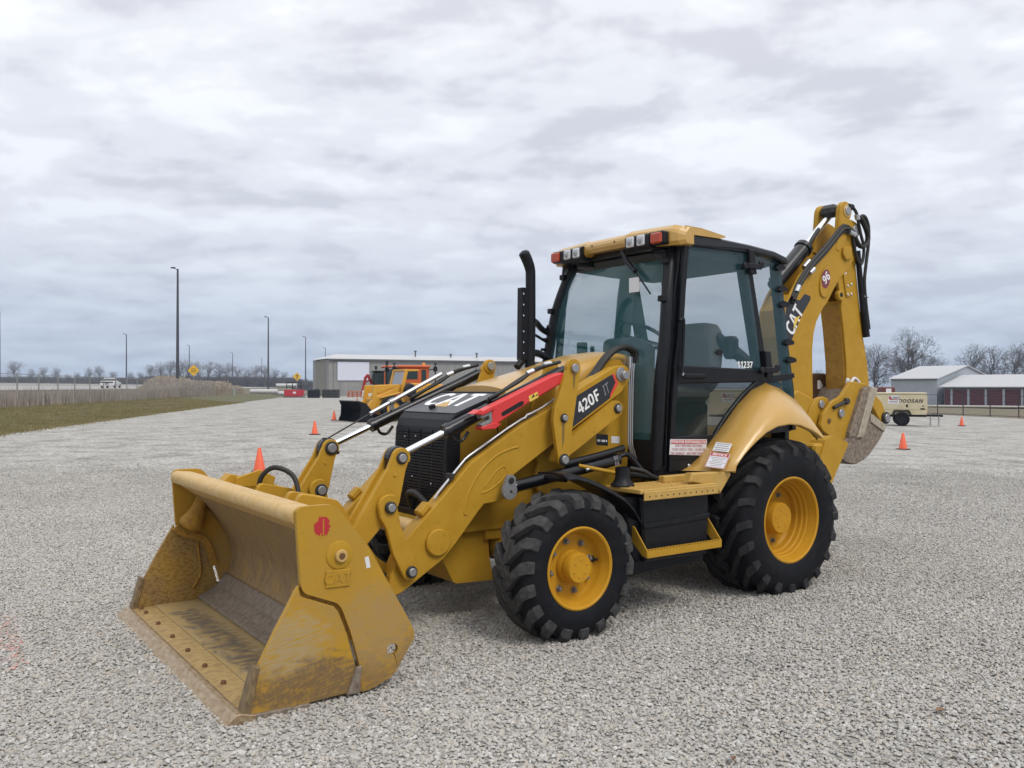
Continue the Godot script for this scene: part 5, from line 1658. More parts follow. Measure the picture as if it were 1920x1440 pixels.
	g.tube(P3([4.50, 3.02, 4.53, 2.82, 4.56, 2.62, 4.60, 2.38], 0.15), 0.028, 10)
	g.tube(P3([4.60, 2.40, 4.655, 2.14], 0.15), 0.036, 10)
	part("stick_hose_guard", g, M.black_plastic, sk)
	g = Geo.new()
	g.tube(P3([4.575, 2.555, 4.65, 2.55], 0.17), 0.012, 8)
	part("hose_clip", g, M.chrome_dull, sk)
	g = Geo.new()
	for q in [[3.46, 2.53, 3.49, 2.59], [4.30, 3.19, 4.40, 3.17], [3.66, 2.72, 3.72, 2.77], [4.43, 3.38, 4.45, 3.33]]:
		g.tube(P3(q, 0.185), 0.026, 10)
	part("hose_fitting", g, M.chrome_dull, bm)
	# lock plate, lug and its eye
	g = Geo.new()
	g.prism(fillet(V([4.30, 2.66, 4.33, 2.53, 4.42, 2.55, 4.43, 2.68, 4.36, 2.72, 4.33, 2.84, 4.285, 2.84, 4.28, 2.72]), 0.02), 0.124, 0.14, 0.004)
	var lp := part("stick_plate", g, M.paint, sk)
	for q in [[4.345, 2.56], [4.405, 2.57], [4.345, 2.65], [4.405, 2.67]]:
		g = Geo.new()
		g.disc(Vector3(q[0], q[1], 0), 0.014, 0.139, 0.148, 0.003, 10)
		part("plate_bolt", g, M.chrome_dull, lp)
	g = Geo.new()
	g.disc(Vector3(4.225, 2.545, 0), 0.052, 0.10, 0.15, 0.008, 20)
	lp = part("lock_lug", g, M.paint, sk)
	g = Geo.new()
	g.disc(Vector3(4.222, 2.55, 0), 0.024, 0.149, 0.153, 0.001, 14)
	part("lug_eye", g, M.dark_gap, lp)
	g = Geo.new()
	g.prism(fillet(V([4.23, 3.03, 4.36, 3.05, 4.36, 2.93, 4.27, 2.90, 4.215, 2.96]), 0.02), 0.148, 0.18, 0.006)
	part("boom_lug", g, M.paint, bm)
	g = Geo.new()
	g.prism(V([4.285, 2.76, 4.32, 2.77, 4.325, 2.86, 4.30, 2.88]), 0.14, 0.143, 0.0)
	part("paper_tag", g, M.white_sticker, sk)
	# bucket linkage plates, bucket and its edge bars
	g = Geo.new()
	var ears := fillet(V([4.182, 1.676, 4.44, 1.655, 4.40, 1.45, 4.17, 1.12, 4.10, 1.07, 4.03, 1.085, 4.0, 1.105, 3.96, 1.10, 3.92, 1.125, 3.86, 1.12, 3.80, 1.165, 3.74, 1.19, 3.692, 1.247, 3.734, 1.357, 3.876, 1.476, 4.020, 1.527]), 0.015)
	g.prism(ears, 0.24, 0.28, 0.006)
	g.prism(ears, -0.28, -0.24, 0.006)
	var hb := part("hoe_bucket_ears", g, M.paint, mc)
	pin(hb, 4.006, 1.363, 0.28, 0.305, 0.042, false)
	g = Geo.new()
	g.disc(Vector3(3.826, 1.291, 0), 0.026, 0.279, 0.288, 0.003, 16)
	part("bolt", g, M.rust, hb)
	g = Geo.new()
	g.tube(P3([3.88, 1.418, 4.08, 1.478], 0.295), 0.018, 10)
	g.disc(Vector3(4.085, 1.48, 0), 0.034, 0.28, 0.32, 0.006, 16)
	part("lock_pin", g, M.steel_dark, hb)
	g = Geo.new()
	g.prism(fillet(V([3.56, 1.30, 3.62, 1.42, 3.70, 1.50, 3.82, 1.53, 3.92, 1.50, 3.90, 1.38, 3.75, 1.18]), 0.03), 0.17, 0.22, 0.006)
	g.prism(fillet(V([3.56, 1.30, 3.62, 1.42, 3.70, 1.50, 3.82, 1.53, 3.92, 1.50, 3.90, 1.38, 3.75, 1.18]), 0.03), -0.22, -0.17, 0.006)
	var kn := part("linkage_plate", g, M.paint, mc)
	pin(kn, 3.78, 1.452, 0.22, 0.24, 0.04, false)
	g = Geo.new()
	g.prism(V([4.335, 1.60, 4.42, 1.63, 4.44, 1.58, 4.20, 1.13, 4.09, 1.12, 4.10, 1.17]), -0.33, 0.33, 0.008)
	part("bucket_edge", g, M.worn_grey, mc)
	g = Geo.new()
	g.prism(V([4.452, 1.625, 4.564, 1.605, 4.317, 1.116, 4.215, 1.118]), -0.34, 0.34, 0.01)
	part("bucket_blade", g, M.worn_pale, mc)
	g = Geo.new()
	var hbk := []
	for q in smooth(P3([4.48, 1.36, 4.60, 1.30, 4.723, 1.221, 4.69, 1.14, 4.60, 1.05, 4.44, 0.93, 4.287, 0.868, 4.167, 0.861, 4.049, 0.889, 3.983, 0.944, 4.0, 1.05, 4.06, 1.10], 0.0), 3): hbk.append(Vector2(q.x, q.y))
	g.prism(PackedVector2Array(hbk), 0.285, 0.31, 0.004)
	g.prism(PackedVector2Array(hbk), -0.31, -0.285, 0.004)
	g.prism(ribbon(PackedVector2Array(hbk), 0.02), -0.286, 0.286, 0.0)
	part("hoe_bucket", g, M.worn_grey, mc)
	g = Geo.new()
	g.prism(V([4.455, 1.36, 4.73, 1.225, 4.70, 1.16, 4.46, 1.27]), 0.30, 0.325, 0.004)
	part("side_cutter", g, M.worn_pale, mc)
	g = Geo.new()
	g.prism(fillet(V([4.62, 1.62, 4.87, 1.545, 5.0, 1.46, 5.08, 1.33, 5.063, 1.234, 4.97, 1.26, 4.90, 1.34, 4.82, 1.43, 4.62, 1.48]), 0.03), 0.06, 0.11, 0.006)
	g.prism(fillet(V([4.62, 1.62, 4.87, 1.545, 5.0, 1.46, 5.08, 1.33, 5.063, 1.234, 4.97, 1.26, 4.90, 1.34, 4.82, 1.43, 4.62, 1.48]), 0.03), -0.11, -0.06, 0.006)
	var yl := part("bucket_link", g, M.paint, mc)
	pin(yl, 5.05, 1.29, 0.11, 0.15, 0.045)
	g = Geo.new()
	g.tube(smooth(P3([4.30, 1.62, 4.31, 1.70, 4.36, 1.66, 4.42, 1.71, 4.50, 1.67, 4.52, 1.60], 0.16), 4), 0.016, 8)
	part("tie_strap", g, M.white_sticker, hb)
	g = Geo.new()
	g.prism(fillet(V([4.172, 1.761, 4.40, 1.765, 4.452, 1.755, 4.50, 1.66, 4.50, 1.40, 4.17, 1.40]), 0.03), -0.26, -0.18, 0.01)
	var th := part("thumb_bracket", g, M.bracket_brown, mc)
	g = Geo.new()
	g.prism(V([4.29, 1.69, 4.335, 1.69, 4.38, 1.64, 4.385, 1.60, 4.29, 1.60]), -0.181, -0.178, 0.0)
	part("paper_label", g, M.white_sticker, th)
	# stabilizer legs
	for s in [1, -1]:
		g = Geo.new()
		g.prism(fillet(V([3.09, 1.16, 3.20, 1.19, 3.43, 1.118, 3.19, 0.79, 3.0, 0.50, 2.90, 0.36, 2.80, 0.40, 2.95, 0.9]), 0.02), 0.60 if s > 0 else -0.76, 0.76 if s > 0 else -0.60, 0.01)
		part("stabilizer_leg", g, M.paint, mc)
		g = Geo.new()
		g.box(Vector3(2.9, 0.36, 0.68 * s), Vector3(0.34, 0.05, 0.3), 0.01)
		part("stabilizer_foot", g, M.paint, mc)

func build_land() -> void:
	var rows := [-60, -30, -15, -5]
	for k in 70: rows.append(k * 2.5)
	for k in 14: rows.append(180 + k * 20)
	rows.append_array([480, 560, 700, 1000, 1500, 2200])
	var dry := coated(noise_tex(0.02, [[0.0, lin(0.14, 0.12, 0.075)], [0.5, lin(0.20, 0.165, 0.10)], [1.0, lin(0.26, 0.21, 0.135)]], 41), Vector3.ONE * 0.06, 0.95, 0.0, noise_tex(0.05, [[0.0, Color(0.7, 0.7, 0.68)], [1.0, Color.WHITE]], 42), Vector3.ONE * 0.4)
	dry.uv1_world_triplanar = true
	dry.uv2_world_triplanar = true
	var grass := coated(noise_tex(0.016, [[0.0, lin(0.10, 0.09, 0.038)], [0.4, lin(0.135, 0.12, 0.05)], [0.65, lin(0.12, 0.12, 0.042)], [1.0, lin(0.19, 0.155, 0.078)]], 43), Vector3.ONE * 0.10, 0.95, 0.0, noise_tex(0.06, [[0.0, Color(0.75, 0.75, 0.7)], [1.0, Color.WHITE]], 44), Vector3.ONE * 0.7)
	grass.uv1_world_triplanar = true
	grass.uv2_world_triplanar = true
	M.dry = dry
	M.grass = grass
	var road := coated(noise_tex(0.02, [[0.0, lin(0.30, 0.29, 0.27)], [1.0, lin(0.42, 0.41, 0.39)]], 45), Vector3.ONE * 0.08, 0.9)
	road.uv1_world_triplanar = true
	var gravel := coated(noise_tex(0.055, [[0.0, lin(0.20, 0.193, 0.178)], [0.15, lin(0.31, 0.30, 0.278)], [0.45, lin(0.40, 0.388, 0.36)], [0.7, lin(0.44, 0.427, 0.395)], [0.88, lin(0.46, 0.435, 0.385)], [1.0, lin(0.58, 0.567, 0.54)]], 46, 1024, 1, FastNoiseLite.RETURN_CELL_VALUE), Vector3.ONE * 0.28, 0.9, 0.0, noise_tex(0.012, [[0.0, Color(0.74, 0.735, 0.73)], [0.45, Color(0.92, 0.915, 0.91)], [0.7, Color(0.98, 0.98, 0.975)], [1.0, Color.WHITE]], 47, 1024, 7), Vector3.ONE * 0.05)
	gravel.uv1_world_triplanar = true
	gravel.uv2_world_triplanar = true
	var bump := FastNoiseLite.new()
	bump.seed = 46
	bump.noise_type = FastNoiseLite.TYPE_CELLULAR
	bump.frequency = 0.055
	bump.cellular_return_type = FastNoiseLite.RETURN_DISTANCE2_SUB
	bump.fractal_type = FastNoiseLite.FRACTAL_NONE
	var bt := NoiseTexture2D.new()
	bt.width = 1024
	bt.height = 1024
	bt.seamless = true
	bt.noise = bump
	gravel.heightmap_enabled = true
	gravel.heightmap_texture = bt
	gravel.heightmap_scale = 1.6
	M.gravel = gravel
	ground_part("ground", land([-1400, -700, -400, -250, -180, -140, -120, -105, -95, -85, -75, -68, -60, -50, -40, -30, -20, -12, -9, -7.6, -6.9, -5, -3, -1, 0, 2, 4, 5.5, 7, 8.9, 12, 20, 30, 46.2, 60, 100, 180, 346, 500, 900], rows, -0.05), dry)
	ground_part("grass_verge", land([-7.1, -5.6, -4, -2.5, -1, 0.4], rows.slice(0, 66), 0.012, 0.5), grass)
	var yr := func(d: float) -> float: return -(71.0 - 0.093 * d)
	var cols := [-6.9, -8, -10, -14, -20, -26, -32, -38, -44, -50, -56, yr]
	ground_part("gravel_yard", land(cols, rows.slice(0, 72), 0.0, 0.7), gravel)
	ground_part("grass_field", land([yr, -85, -100, -130], rows.slice(0, 80), 0.012), dry)
	ground_part("highway", land([9.0, 15, 22, 30, 38, 46], rows.slice(0, 86), 0.006), road)
	# a weedy band of last year's grass beyond the right fence, in front of the lock-ups
	var g := Geo.new()
	var bl := [at(34, 112, 0.02), at(95, 104, 0.02), at(100, 112, 0.02), at(36, 120, 0.02)]
	g.quad(bl[0], bl[1], bl[2], bl[3])
	ground_part("gravel_track", g, road)

func rock(sd: int) -> ArrayMesh:
	# a crushed stone: an octahedron split once, pushed about, with flat facets
	var r := RandomNumberGenerator.new()
	r.seed = sd
	var pts := {}
	var f := func(v: Vector3) -> Vector3:
		var key := (v.normalized() * 100.0).round()
		if not pts.has(key):
			pts[key] = v.normalized() * Vector3(1.0, 0.62, 0.8) * r.randf_range(0.78, 1.15)
		return pts[key]
	var g := Geo.new()
	var o := [Vector3.RIGHT, Vector3.UP, Vector3.BACK]
	for sx in [1, -1]:
		for sy in [1, -1]:
			for sz in [1, -1]:
				var a: Vector3 = Vector3.RIGHT * sx
				var b: Vector3 = Vector3.UP * sy
				var c: Vector3 = Vector3.BACK * sz
				var ab := (a + b) * 0.5
				var bc := (b + c) * 0.5
				var ca := (c + a) * 0.5
				for t in ([[a, ab, ca], [ab, b, bc], [ca, bc, c], [ab, bc, ca]] if sy > 0 else [[ab, bc, ca], [a, ab, ca]]):
					if sx * sy * sz > 0: g.tri(f.call(t[0]), f.call(t[1]), f.call(t[2]))
					else: g.tri(f.call(t[0]), f.call(t[2]), f.call(t[1]))
	return g.done()

func build_gravel() -> void:
	var m := mat(Color.WHITE, 0.9)
	m.vertex_color_use_as_albedo = true
	var r := RandomNumberGenerator.new()
	r.seed = 99
	var cols := [Color(0.43, 0.415, 0.385), Color(0.46, 0.445, 0.415), Color(0.39, 0.375, 0.35), Color(0.48, 0.465, 0.435), Color(0.44, 0.405, 0.35), Color(0.30, 0.29, 0.272), Color(0.47, 0.435, 0.38), Color(0.55, 0.535, 0.51), Color(0.44, 0.425, 0.40), Color(0.39, 0.365, 0.325)]
	var bufs := [PackedFloat32Array(), PackedFloat32Array(), PackedFloat32Array(), PackedFloat32Array()]
	var ns := FastNoiseLite.new()
	ns.frequency = 0.5
	ns.seed = 3
	var d := 2.9
	# lines of marking paint sprayed on the stones
	var marks := [[Vector2(-2.84, 5.0), Vector2(-3.55, 6.1)], [Vector2(-4.9, 15.6), Vector2(-4.95, 12.8)], [Vector2(-5.3, 16.5), Vector2(-6.5, 22.0)], [Vector2(3.0, 19.0), Vector2(9.4, 20.4)]]
	while d < 19.0:
		var step := 0.1
		var wide := 0.605 * d + 0.9
		var dens := 4300.0 if d < 8.0 else 4300.0 * pow(maxf(0.0, 1.0 - (d - 8.0) / 11.0), 1.4)
		var n := int(dens * step * wide * 2.0)
		for i in n:
			var x := r.randf_range(-wide, wide)
			var z := d + r.randf() * step
			var c: Color = cols[r.randi() % 10]
			var tint := 0.92 + 0.16 * r.randf() + 0.10 * ns.get_noise_2d(x, z)
			tint *= 0.9
			c = Color(c.r * tint, c.g * tint, c.b * tint)
			for k in marks:
				var a: Vector2 = k[0]
				var b: Vector2 = k[1]
				var p := Geometry2D.get_closest_point_to_segment(Vector2(x, z), a, b)
				var far := p.distance_to(Vector2(x, z))
				if far < 0.08 and r.randf() < (0.6 - far * 7.0):
					c = c.lerp(Color(0.60, 0.20, 0.16), r.randf_range(0.15, 0.5))
			var s := 0.0102 * exp(r.randfn(0.0, 0.25))
			var bs := Basis.from_euler(Vector3(r.randf_range(-0.5, 0.5), r.randf() * TAU, r.randf_range(-0.5, 0.5))).scaled_local(Vector3(s, s, s))
			var y := ground_h(x, z) + r.randf_range(-0.001, 0.008)
			bufs[i % 4].append_array(PackedFloat32Array([bs.x.x, bs.y.x, bs.z.x, x, bs.x.y, bs.y.y, bs.z.y, y, bs.x.z, bs.y.z, bs.z.z, -z, c.r, c.g, c.b, 1.0]))
		d += step
	for k in 4:
		var mm := MultiMesh.new()
		mm.transform_format = MultiMesh.TRANSFORM_3D
		mm.use_colors = true
		mm.mesh = rock(200 + k)
		mm.instance_count = bufs[k].size() / 16
		mm.buffer = bufs[k]
		var o := MultiMeshInstance3D.new()
		o.name = numbered("gravel")
		o.multimesh = mm
		o.material_override = m
		o.set_meta("kind", "stuff")
		o.set_meta("label", "loose grey crushed stones covering the yard")
		add_child(o)
	# a dead leaf among the stones
	var lf := mat(lin(0.20, 0.12, 0.07), 0.85)
	for q in [[2.12, 4.31, 0.038, 0.4, "curled brown dead leaf on the gravel near the right front corner"], [0.95, 3.75, 0.026, 1.4, "small brown dead leaf on the gravel at the bottom edge"]]:
		var g := Geo.new()
		var w: float = q[2]
		for s in [1, -1]:
			var p := [Vector3(-w, 0.012, 0), Vector3(-w * 0.3, 0.022, s * w * 0.5), Vector3(w * 0.4, 0.02, s * w * 0.45), Vector3(w, 0.01, 0), Vector3(0, 0.008, 0)]
			g.tri(p[0], p[1], p[4])
			g.tri(p[1], p[2], p[4])
			g.tri(p[2], p[3], p[4])
		var o := part("dead_leaf", g, lf)
		o.position = at(q[0], q[1], 0.012)
		o.rotation.y = q[3]
		tag(o, q[4], "leaf")

func cone(label: String, x: float, d: float, turn: float) -> void:
	var o: Node3D
	if not has_node("traffic_cone"):
		o = thing("traffic_cone", label, "traffic cone", at(x, d), turn, "orange cones set out on the gravel")
		var g := Geo.new()
		g.lathe([Vector2(0.118, 0.03), Vector2(0.112, 0.045), Vector2(0.028, 0.465), Vector2(0.024, 0.47), Vector2(0.018, 0.468), Vector2(0.02, 0.40), Vector2(0.0, 0.40)], Transform3D(Basis(Vector3(1, 0, 0), Vector3(0, 0, -1), Vector3(0, 1, 0)), Vector3.ZERO), 28)
		part("cone_body", g, coated(noise_tex(0.03, [[0.0, lin(0.62, 0.085, 0.03)], [0.6, lin(0.78, 0.12, 0.045)], [1.0, lin(0.80, 0.19, 0.09)]], 61), Vector3.ONE * 2.0, 0.5), o)
		g = Geo.new()
		g.box(Vector3(0, 0.016, 0), Vector3(0.29, 0.032, 0.29), 0.01)
		part("cone_base", g, M.rubber, o)
	else:
		o = twin(get_node("traffic_cone"), label, at(x, d), turn)

func simple_wheel(parent: Node3D, c: Vector3, r: float, w: float, rim: Material) -> void:
	# axle along local z
	var g := Geo.new()
	g.lathe([Vector2(r * 0.55, -w * 0.5), Vector2(r * 0.85, -w * 0.52), Vector2(r * 0.97, -w * 0.36), Vector2(r, 0), Vector2(r * 0.97, w * 0.36), Vector2(r * 0.85, w * 0.52), Vector2(r * 0.55, w * 0.5)], Transform3D(Basis.IDENTITY, c), 28)
	var o := part("wheel", g, M.rubber, parent)
	g = Geo.new()
	g.lathe([Vector2(0.0, -w * 0.3), Vector2(r * 0.5, -w * 0.35), Vector2(r * 0.57, -w * 0.5), Vector2(r * 0.57, w * 0.5), Vector2(r * 0.5, w * 0.35), Vector2(0.0, w * 0.3)], Transform3D(Basis.IDENTITY, c), 20)
	part("rim", g, rim, o)

func build_yard() -> void:
	cone("orange traffic cone standing beyond the loader bucket, nearest of the cones on the left", -4.78, 16.5, 0.3)
	cone("orange traffic cone on open gravel behind the far lift arm, second on the left", -6.7, 29.6, 0.8)
	cone("orange traffic cone beside the black bucket of the yellow wheel loader", -8.62, 42.2, 0.1)
	cone("orange traffic cone on gravel right of the hoe bucket, nearest on the right", 10.9, 24.3, 0.5)
	cone("orange traffic cone near the right fence, in front of the red doors", 22.6, 43.8, 0.2)
	var yel := mat(lin(0.60, 0.31, 0.025), 0.45)
	var org := mat(lin(0.52, 0.095, 0.02), 0.45)
	var red := mat(lin(0.34, 0.025, 0.025), 0.45)
	var gl := glass(lin(0.03, 0.06, 0.06), 0.75)
	var glp := glass(lin(0.35, 0.42, 0.5), 0.55)
	var g: Geo
	# yellow wheel loader with a black bucket
	var o := thing("wheel_loader", "yellow wheel loader with a black bucket parked behind the backhoe on the left", "wheel loader", at(-6.6, 39.9), deg_to_rad(30))
	g = Geo.new()
	g.prism(V([-0.43, 0.98, -0.32, 0.75, -0.34, 0.3, -0.47, 0.0, -0.19, -0.02, 0.06, -0.01, 0.27, 0.18, 0.30, 0.44, -0.08, 0.85]), -0.04, 0.0, 0.01)
	g.prism(V([-0.43, 0.98, -0.32, 0.75, -0.34, 0.3, -0.47, 0.0, -0.19, -0.02, 0.06, -0.01, 0.27, 0.18, 0.30, 0.44, -0.08, 0.85]), -2.8, -2.76, 0.01)
	g.prism(ribbon(V([-0.43, 0.97, -0.06, 0.83, 0.27, 0.43, 0.25, 0.2, 0.05, 0.02, -0.45, 0.01]), 0.04), -2.77, -0.03, 0.0)
	part("black_bucket", g, M.black_satin, o)
	for z in [-0.95, -2.05]:
		g = Geo.new()
		g.prism(V([0.57, 1.70, 0.77, 1.70, 0.75, 1.18, 0.70, 0.55, 0.30, 0.40, 0.20, 0.6, 0.34, 0.81, 0.51, 1.02]), z, z + 0.16, 0.02)
		g.prism(V([0.73, 1.12, 1.45, 1.46, 1.96, 1.70, 2.10, 1.59, 1.56, 1.06, 1.06, 0.70, 0.67, 0.45, 0.50, 0.60]), z, z + 0.13, 0.02)
		g.prism(V([0.76, 1.70, 1.46, 1.73, 2.00, 1.75, 2.00, 1.62, 1.30, 1.52, 0.85, 1.30, 0.70, 1.4]), z + 0.02, z + 0.11, 0.02)
		part("lift_arm", g, yel, o)
		g = Geo.new()
		g.tube([Vector3(0.9, 1.1, z + 0.2), Vector3(1.9, 1.35, z + 0.2)], 0.05, 10)
		part("lift_cylinder", g, yel, o)
	g = Geo.new()
	g.prism(V([2.10, 2.46, 2.25, 2.46, 2.07, 1.73, 2.04, 0.9, 1.88, 0.9, 1.91, 1.73]), -0.66, -0.54, 0.02)
	g.prism(V([2.10, 2.46, 2.25, 2.46, 2.07, 1.73, 2.04, 0.9, 1.88, 0.9, 1.91, 1.73]), -2.16, -2.04, 0.02)
	g.box(Vector3(2.17, 2.42, -1.35), Vector3(0.14, 0.1, 1.5), 0.02)
	g.prism(V([2.13, 2.46, 2.78, 2.46, 2.78, 2.38, 2.19, 2.36]), -0.66, -0.54, 0.02)
	part("cab_posts", g, yel, o)
	g = Geo.new()
	g.prism(V([2.14, 2.38, 2.17, 2.38, 2.0, 1.73, 1.97, 1.73]), -2.0, -0.7, 0.0)
	part("windscreen", g, glp, o)
	g = Geo.new()
	g.prism(V([2.35, 1.82, 4.0, 1.75, 4.3, 1.6, 4.3, 0.9, 2.35, 0.9]), -2.1, -0.6, 0.04)
	g.box(Vector3(1.3, 0.85, -1.35), Vector3(1.5, 0.5, 0.8), 0.05)
	part("engine_body", g, yel, o)
	for z in [-0.4, -2.3]:
		simple_wheel(o, Vector3(1.35, 0.6, z), 0.6, 0.4, yel)
		simple_wheel(o, Vector3(3.4, 0.6, z), 0.6, 0.4, yel)
	g = Geo.new()
	g.lathe([Vector2(0.0, -0.2), Vector2(0.25, -0.2), Vector2(0.33, 0), Vector2(0.25, 0.2), Vector2(0, 0.2)], Transform3D(Basis.IDENTITY, Vector3(2.24, 1.47, -0.35)), 20)
	part("air_cleaner", g, M.black_plastic, o)
	# orange machine with a tall cab behind it
	o = thing("orange_loader", "orange machine with a tall square cab and roof beacon behind the yellow wheel loader", "loader", at(-2.0, 46.0), deg_to_rad(20))
	g = Geo.new()
	g.prism(V([-4.0, 1.2, -2.44, 1.2, -2.44, 2.6, -3.95, 2.6]), -1.5, 0.0, 0.04)
	g.box(Vector3(-1.6, 1.2, -0.75), Vector3(1.8, 1.1, 1.4), 0.06)
	g.box(Vector3(-2.6, 0.75, -0.75), Vector3(4.0, 0.5, 0.9), 0.05)
	part("cab_body", g, org, o)
	g = Geo.new()
	g.box(Vector3(-3.25, 2.67, -0.75), Vector3(1.75, 0.14, 1.65), 0.05)
	part("roof", g, org, o)
	for q in [[-3.68, -3.05, 2.02, 2.5], [-2.85, -2.6, 1.85, 2.52]]:
		g = Geo.new()
		g.prism(fillet(V([q[0], q[2], q[1], q[2], q[1], q[3], q[0], q[3]]), 0.05), 0.0, 0.02, 0.003)
		part("side_window", g, gl, o)
	g = Geo.new()
	g.box(Vector3(-4.01, 2.1, -0.75), Vector3(0.02, 0.8, 1.2), 0.0)
	part("front_window", g, gl, o)
	g = Geo.new()
	g.lathe([Vector2(0.09, 0), Vector2(0.08, 0.13), Vector2(0.0, 0.16)], Transform3D(Basis(Vector3(1, 0, 0), Vector3(0, 0, -1), Vector3(0, 1, 0)), Vector3(-2.63, 2.73, -0.4)), 12)
	part("beacon", g, mat(lin(0.8, 0.3, 0.03), 0.3), o)
	for q in [[-4.3, 0.1], [-2.15, 0.15], [-4.3, -1.7]]:
		g = Geo.new()
		g.box(Vector3(q[0], 2.55, q[1]), Vector3(0.2, 0.25, 0.16), 0.03)
		g.box(Vector3(q[0], 2.82, q[1]), Vector3(0.16, 0.06, 0.12), 0.02)
		g.tube([Vector3(q[0], 2.8, q[1]), Vector3(q[0], 1.3, q[1])], 0.03, 8)
		g.tube([Vector3(q[0], 2.55, q[1]), Vector3(-3.6 if q[0] < -3 else -2.5, 2.5, q[1] - 0.1)], 0.025, 8)
		part("lamp_mast", g, M.black_plastic, o)
	for z in [-0.15, -1.5]:
		simple_wheel(o, Vector3(-3.4, 0.55, z), 0.55, 0.4, org)
		simple_wheel(o, Vector3(-1.5, 0.55, z), 0.55, 0.4, org)
	# pair of red machines with dark glass cabs
	for q in [[-7.0, 50.0, 0.0, "red machine with a dark glass cab and folded red arm, left of the orange cab"], [-6.15, 48.4, 0.25, "dark glass cab machine with orange roof edge, between the red arm and the orange cab"]]:
		o = thing("telehandler", q[3], "telehandler", at(q[0], q[1]), deg_to_rad(15))
		var dy: float = q[2]
		g = Geo.new()
		g.prism(V([-0.93, 2.40, -0.39, 2.52, -0.36, 0.9, -0.9, 0.9]), -1.3, -0.02, 0.04, Transform3D(Basis.IDENTITY, Vector3(0, dy * 0.3, 0)))
		part("cab_glass", g, gl, o)
		g = Geo.new()
		g.box(Vector3(-0.6, 2.5 + dy, -0.66), Vector3(0.75, 0.12, 1.4), 0.04)
		g.box(Vector3(-0.36, 1.75, 0.0), Vector3(0.07, 1.5, 0.07), 0.01)
		g.box(Vector3(-0.92, 1.7, 0.0), Vector3(0.06, 1.5, 0.06), 0.01)
		part("cab_frame", g, M.black_plastic if dy == 0.0 else org, o)
		g = Geo.new()
		g.box(Vector3(0.1, 0.9, -0.66), Vector3(2.4, 0.7, 1.3), 0.08)
		part("chassis", g, red, o)
		g = Geo.new()
		g.box(Vector3(-0.8, 2.68 + dy, 0.0), Vector3(0.12, 0.14, 0.12), 0.02)
		g.box(Vector3(-0.8, 2.78 + dy, 0.0), Vector3(0.2, 0.05, 0.14), 0.01)
		part("lamp", g, M.black_plastic, o)
		for x in [-0.6, 0.9]:
			for z in [0.0, -1.3]: simple_wheel(o, Vector3(x, 0.5, z), 0.5, 0.36, red)
		if dy == 0.0:
			g = Geo.new()
			g.prism(ribbon(V([-1.52, 1.2, -1.42, 1.75, -1.33, 2.15, -1.18, 2.33]), 0.16), -0.8, -0.6, 0.02)
			g.prism(ribbon(V([-1.2, 2.33, -1.05, 2.0, -0.93, 1.7]), 0.15), -0.82, -0.58, 0.02)
			g.tube([Vector3(-1.3, 1.9, -0.55), Vector3(-1.05, 2.1, -0.55)], 0.04, 8)
			part("folded_arm", g, red, o)
			g = Geo.new()
			g.box(Vector3(-0.95, 1.62, -0.6), Vector3(0.14, 0.3, 0.2), 0.02)
			part("arm_foot", g, M.white_sticker, o)
	# white drum and its orange frame
	o = thing("mixer_drum", "white rounded drum on an orange frame beside the black loader bucket", "mixer", at(-7.62, 48.0), deg_to_rad(12))
	g = Geo.new()
	g.lathe([Vector2(0.0, -0.95), Vector2(0.12, -0.92), Vector2(0.30, -0.55), Vector2(0.42, -0.2), Vector2(0.44, 0.3), Vector2(0.3, 0.6), Vector2(0, 0.65)], Transform3D(Basis(Vector3(0, 0, 1), Vector3(0, 1, 0), Vector3(-1, 0, 0)), Vector3.ZERO) * Transform3D(Basis.IDENTITY, Vector3(0, 1.12, 0.0)), 24)
	part("drum", g, mat(lin(0.62, 0.63, 0.62), 0.5), o)
	g = Geo.new()
	g.box(Vector3(0.0, 0.5, 0), Vector3(1.9, 0.14, 0.9), 0.03)
	for x in [-0.7, 0.7]:
		for z in [-0.35, 0.35]: g.box(Vector3(x, 0.3, z), Vector3(0.09, 0.6, 0.09), 0.01)
	g.tube([Vector3(-1.15, 0.3, 0.4), Vector3(-0.9, 1.0, 0.4), Vector3(-0.75, 0.3, 0.4)], 0.05, 8)
	part("drum_frame", g, org, o)
	# row of stored gear before the long grey building
	o = thing("red_platform", "red boxy work platform with a thin black guard rail, beside the grass verge", "work platform", at(-33.7, 135.0), 0.1)
	g = Geo.new()
	g.prism(V([-1.45, 0.35, -1.25, 0.15, 1.2, 0.15, 1.45, 0.45, 1.5, 1.2, -1.5, 1.2]), -0.7, 0.7, 0.05)
	part("body", g, mat(lin(0.42, 0.02, 0.035), 0.4), o)
	g = Geo.new()
	g.box(Vector3(0, 0.06, 0), Vector3(3.4, 0.12, 1.5), 0.02)
	part("skid", g, M.black_satin, o)
	g = Geo.new()
	for x in [-1.1, -0.2, 1.1]: g.tube([Vector3(x, 1.2, 0.6), Vector3(x, 2.35, 0.6)], 0.06, 8)
	g.tube([Vector3(-1.1, 2.35, 0.6), Vector3(1.1, 2.35, 0.6)], 0.06, 8)
	g.tube([Vector3(-1.1, 1.8, 0.6), Vector3(1.1, 1.75, 0.6)], 0.05, 8)
	part("guard_rail", g, M.black_satin, o)
	g = Geo.new()
	g.box(Vector3(0.1, 0.75, 0.72), Vector3(0.45, 0.3, 0.02), 0.0)
	part("paper_label", g, M.white_sticker, o)
	o = thing("stacked_bin", "dark grey ribbed bin between the red platform and the black stack", "bin", at(-29.4, 129.5), 0.05)
	g = Geo.new()
	g.prism(V([-0.85, 0.0, 0.7, 0.0, 0.85, 0.2, 0.85, 1.2, -0.9, 1.2, -0.9, 0.3]), -0.6, 0.6, 0.05)
	part("body", g, M.black_satin, o)
	g = Geo.new()
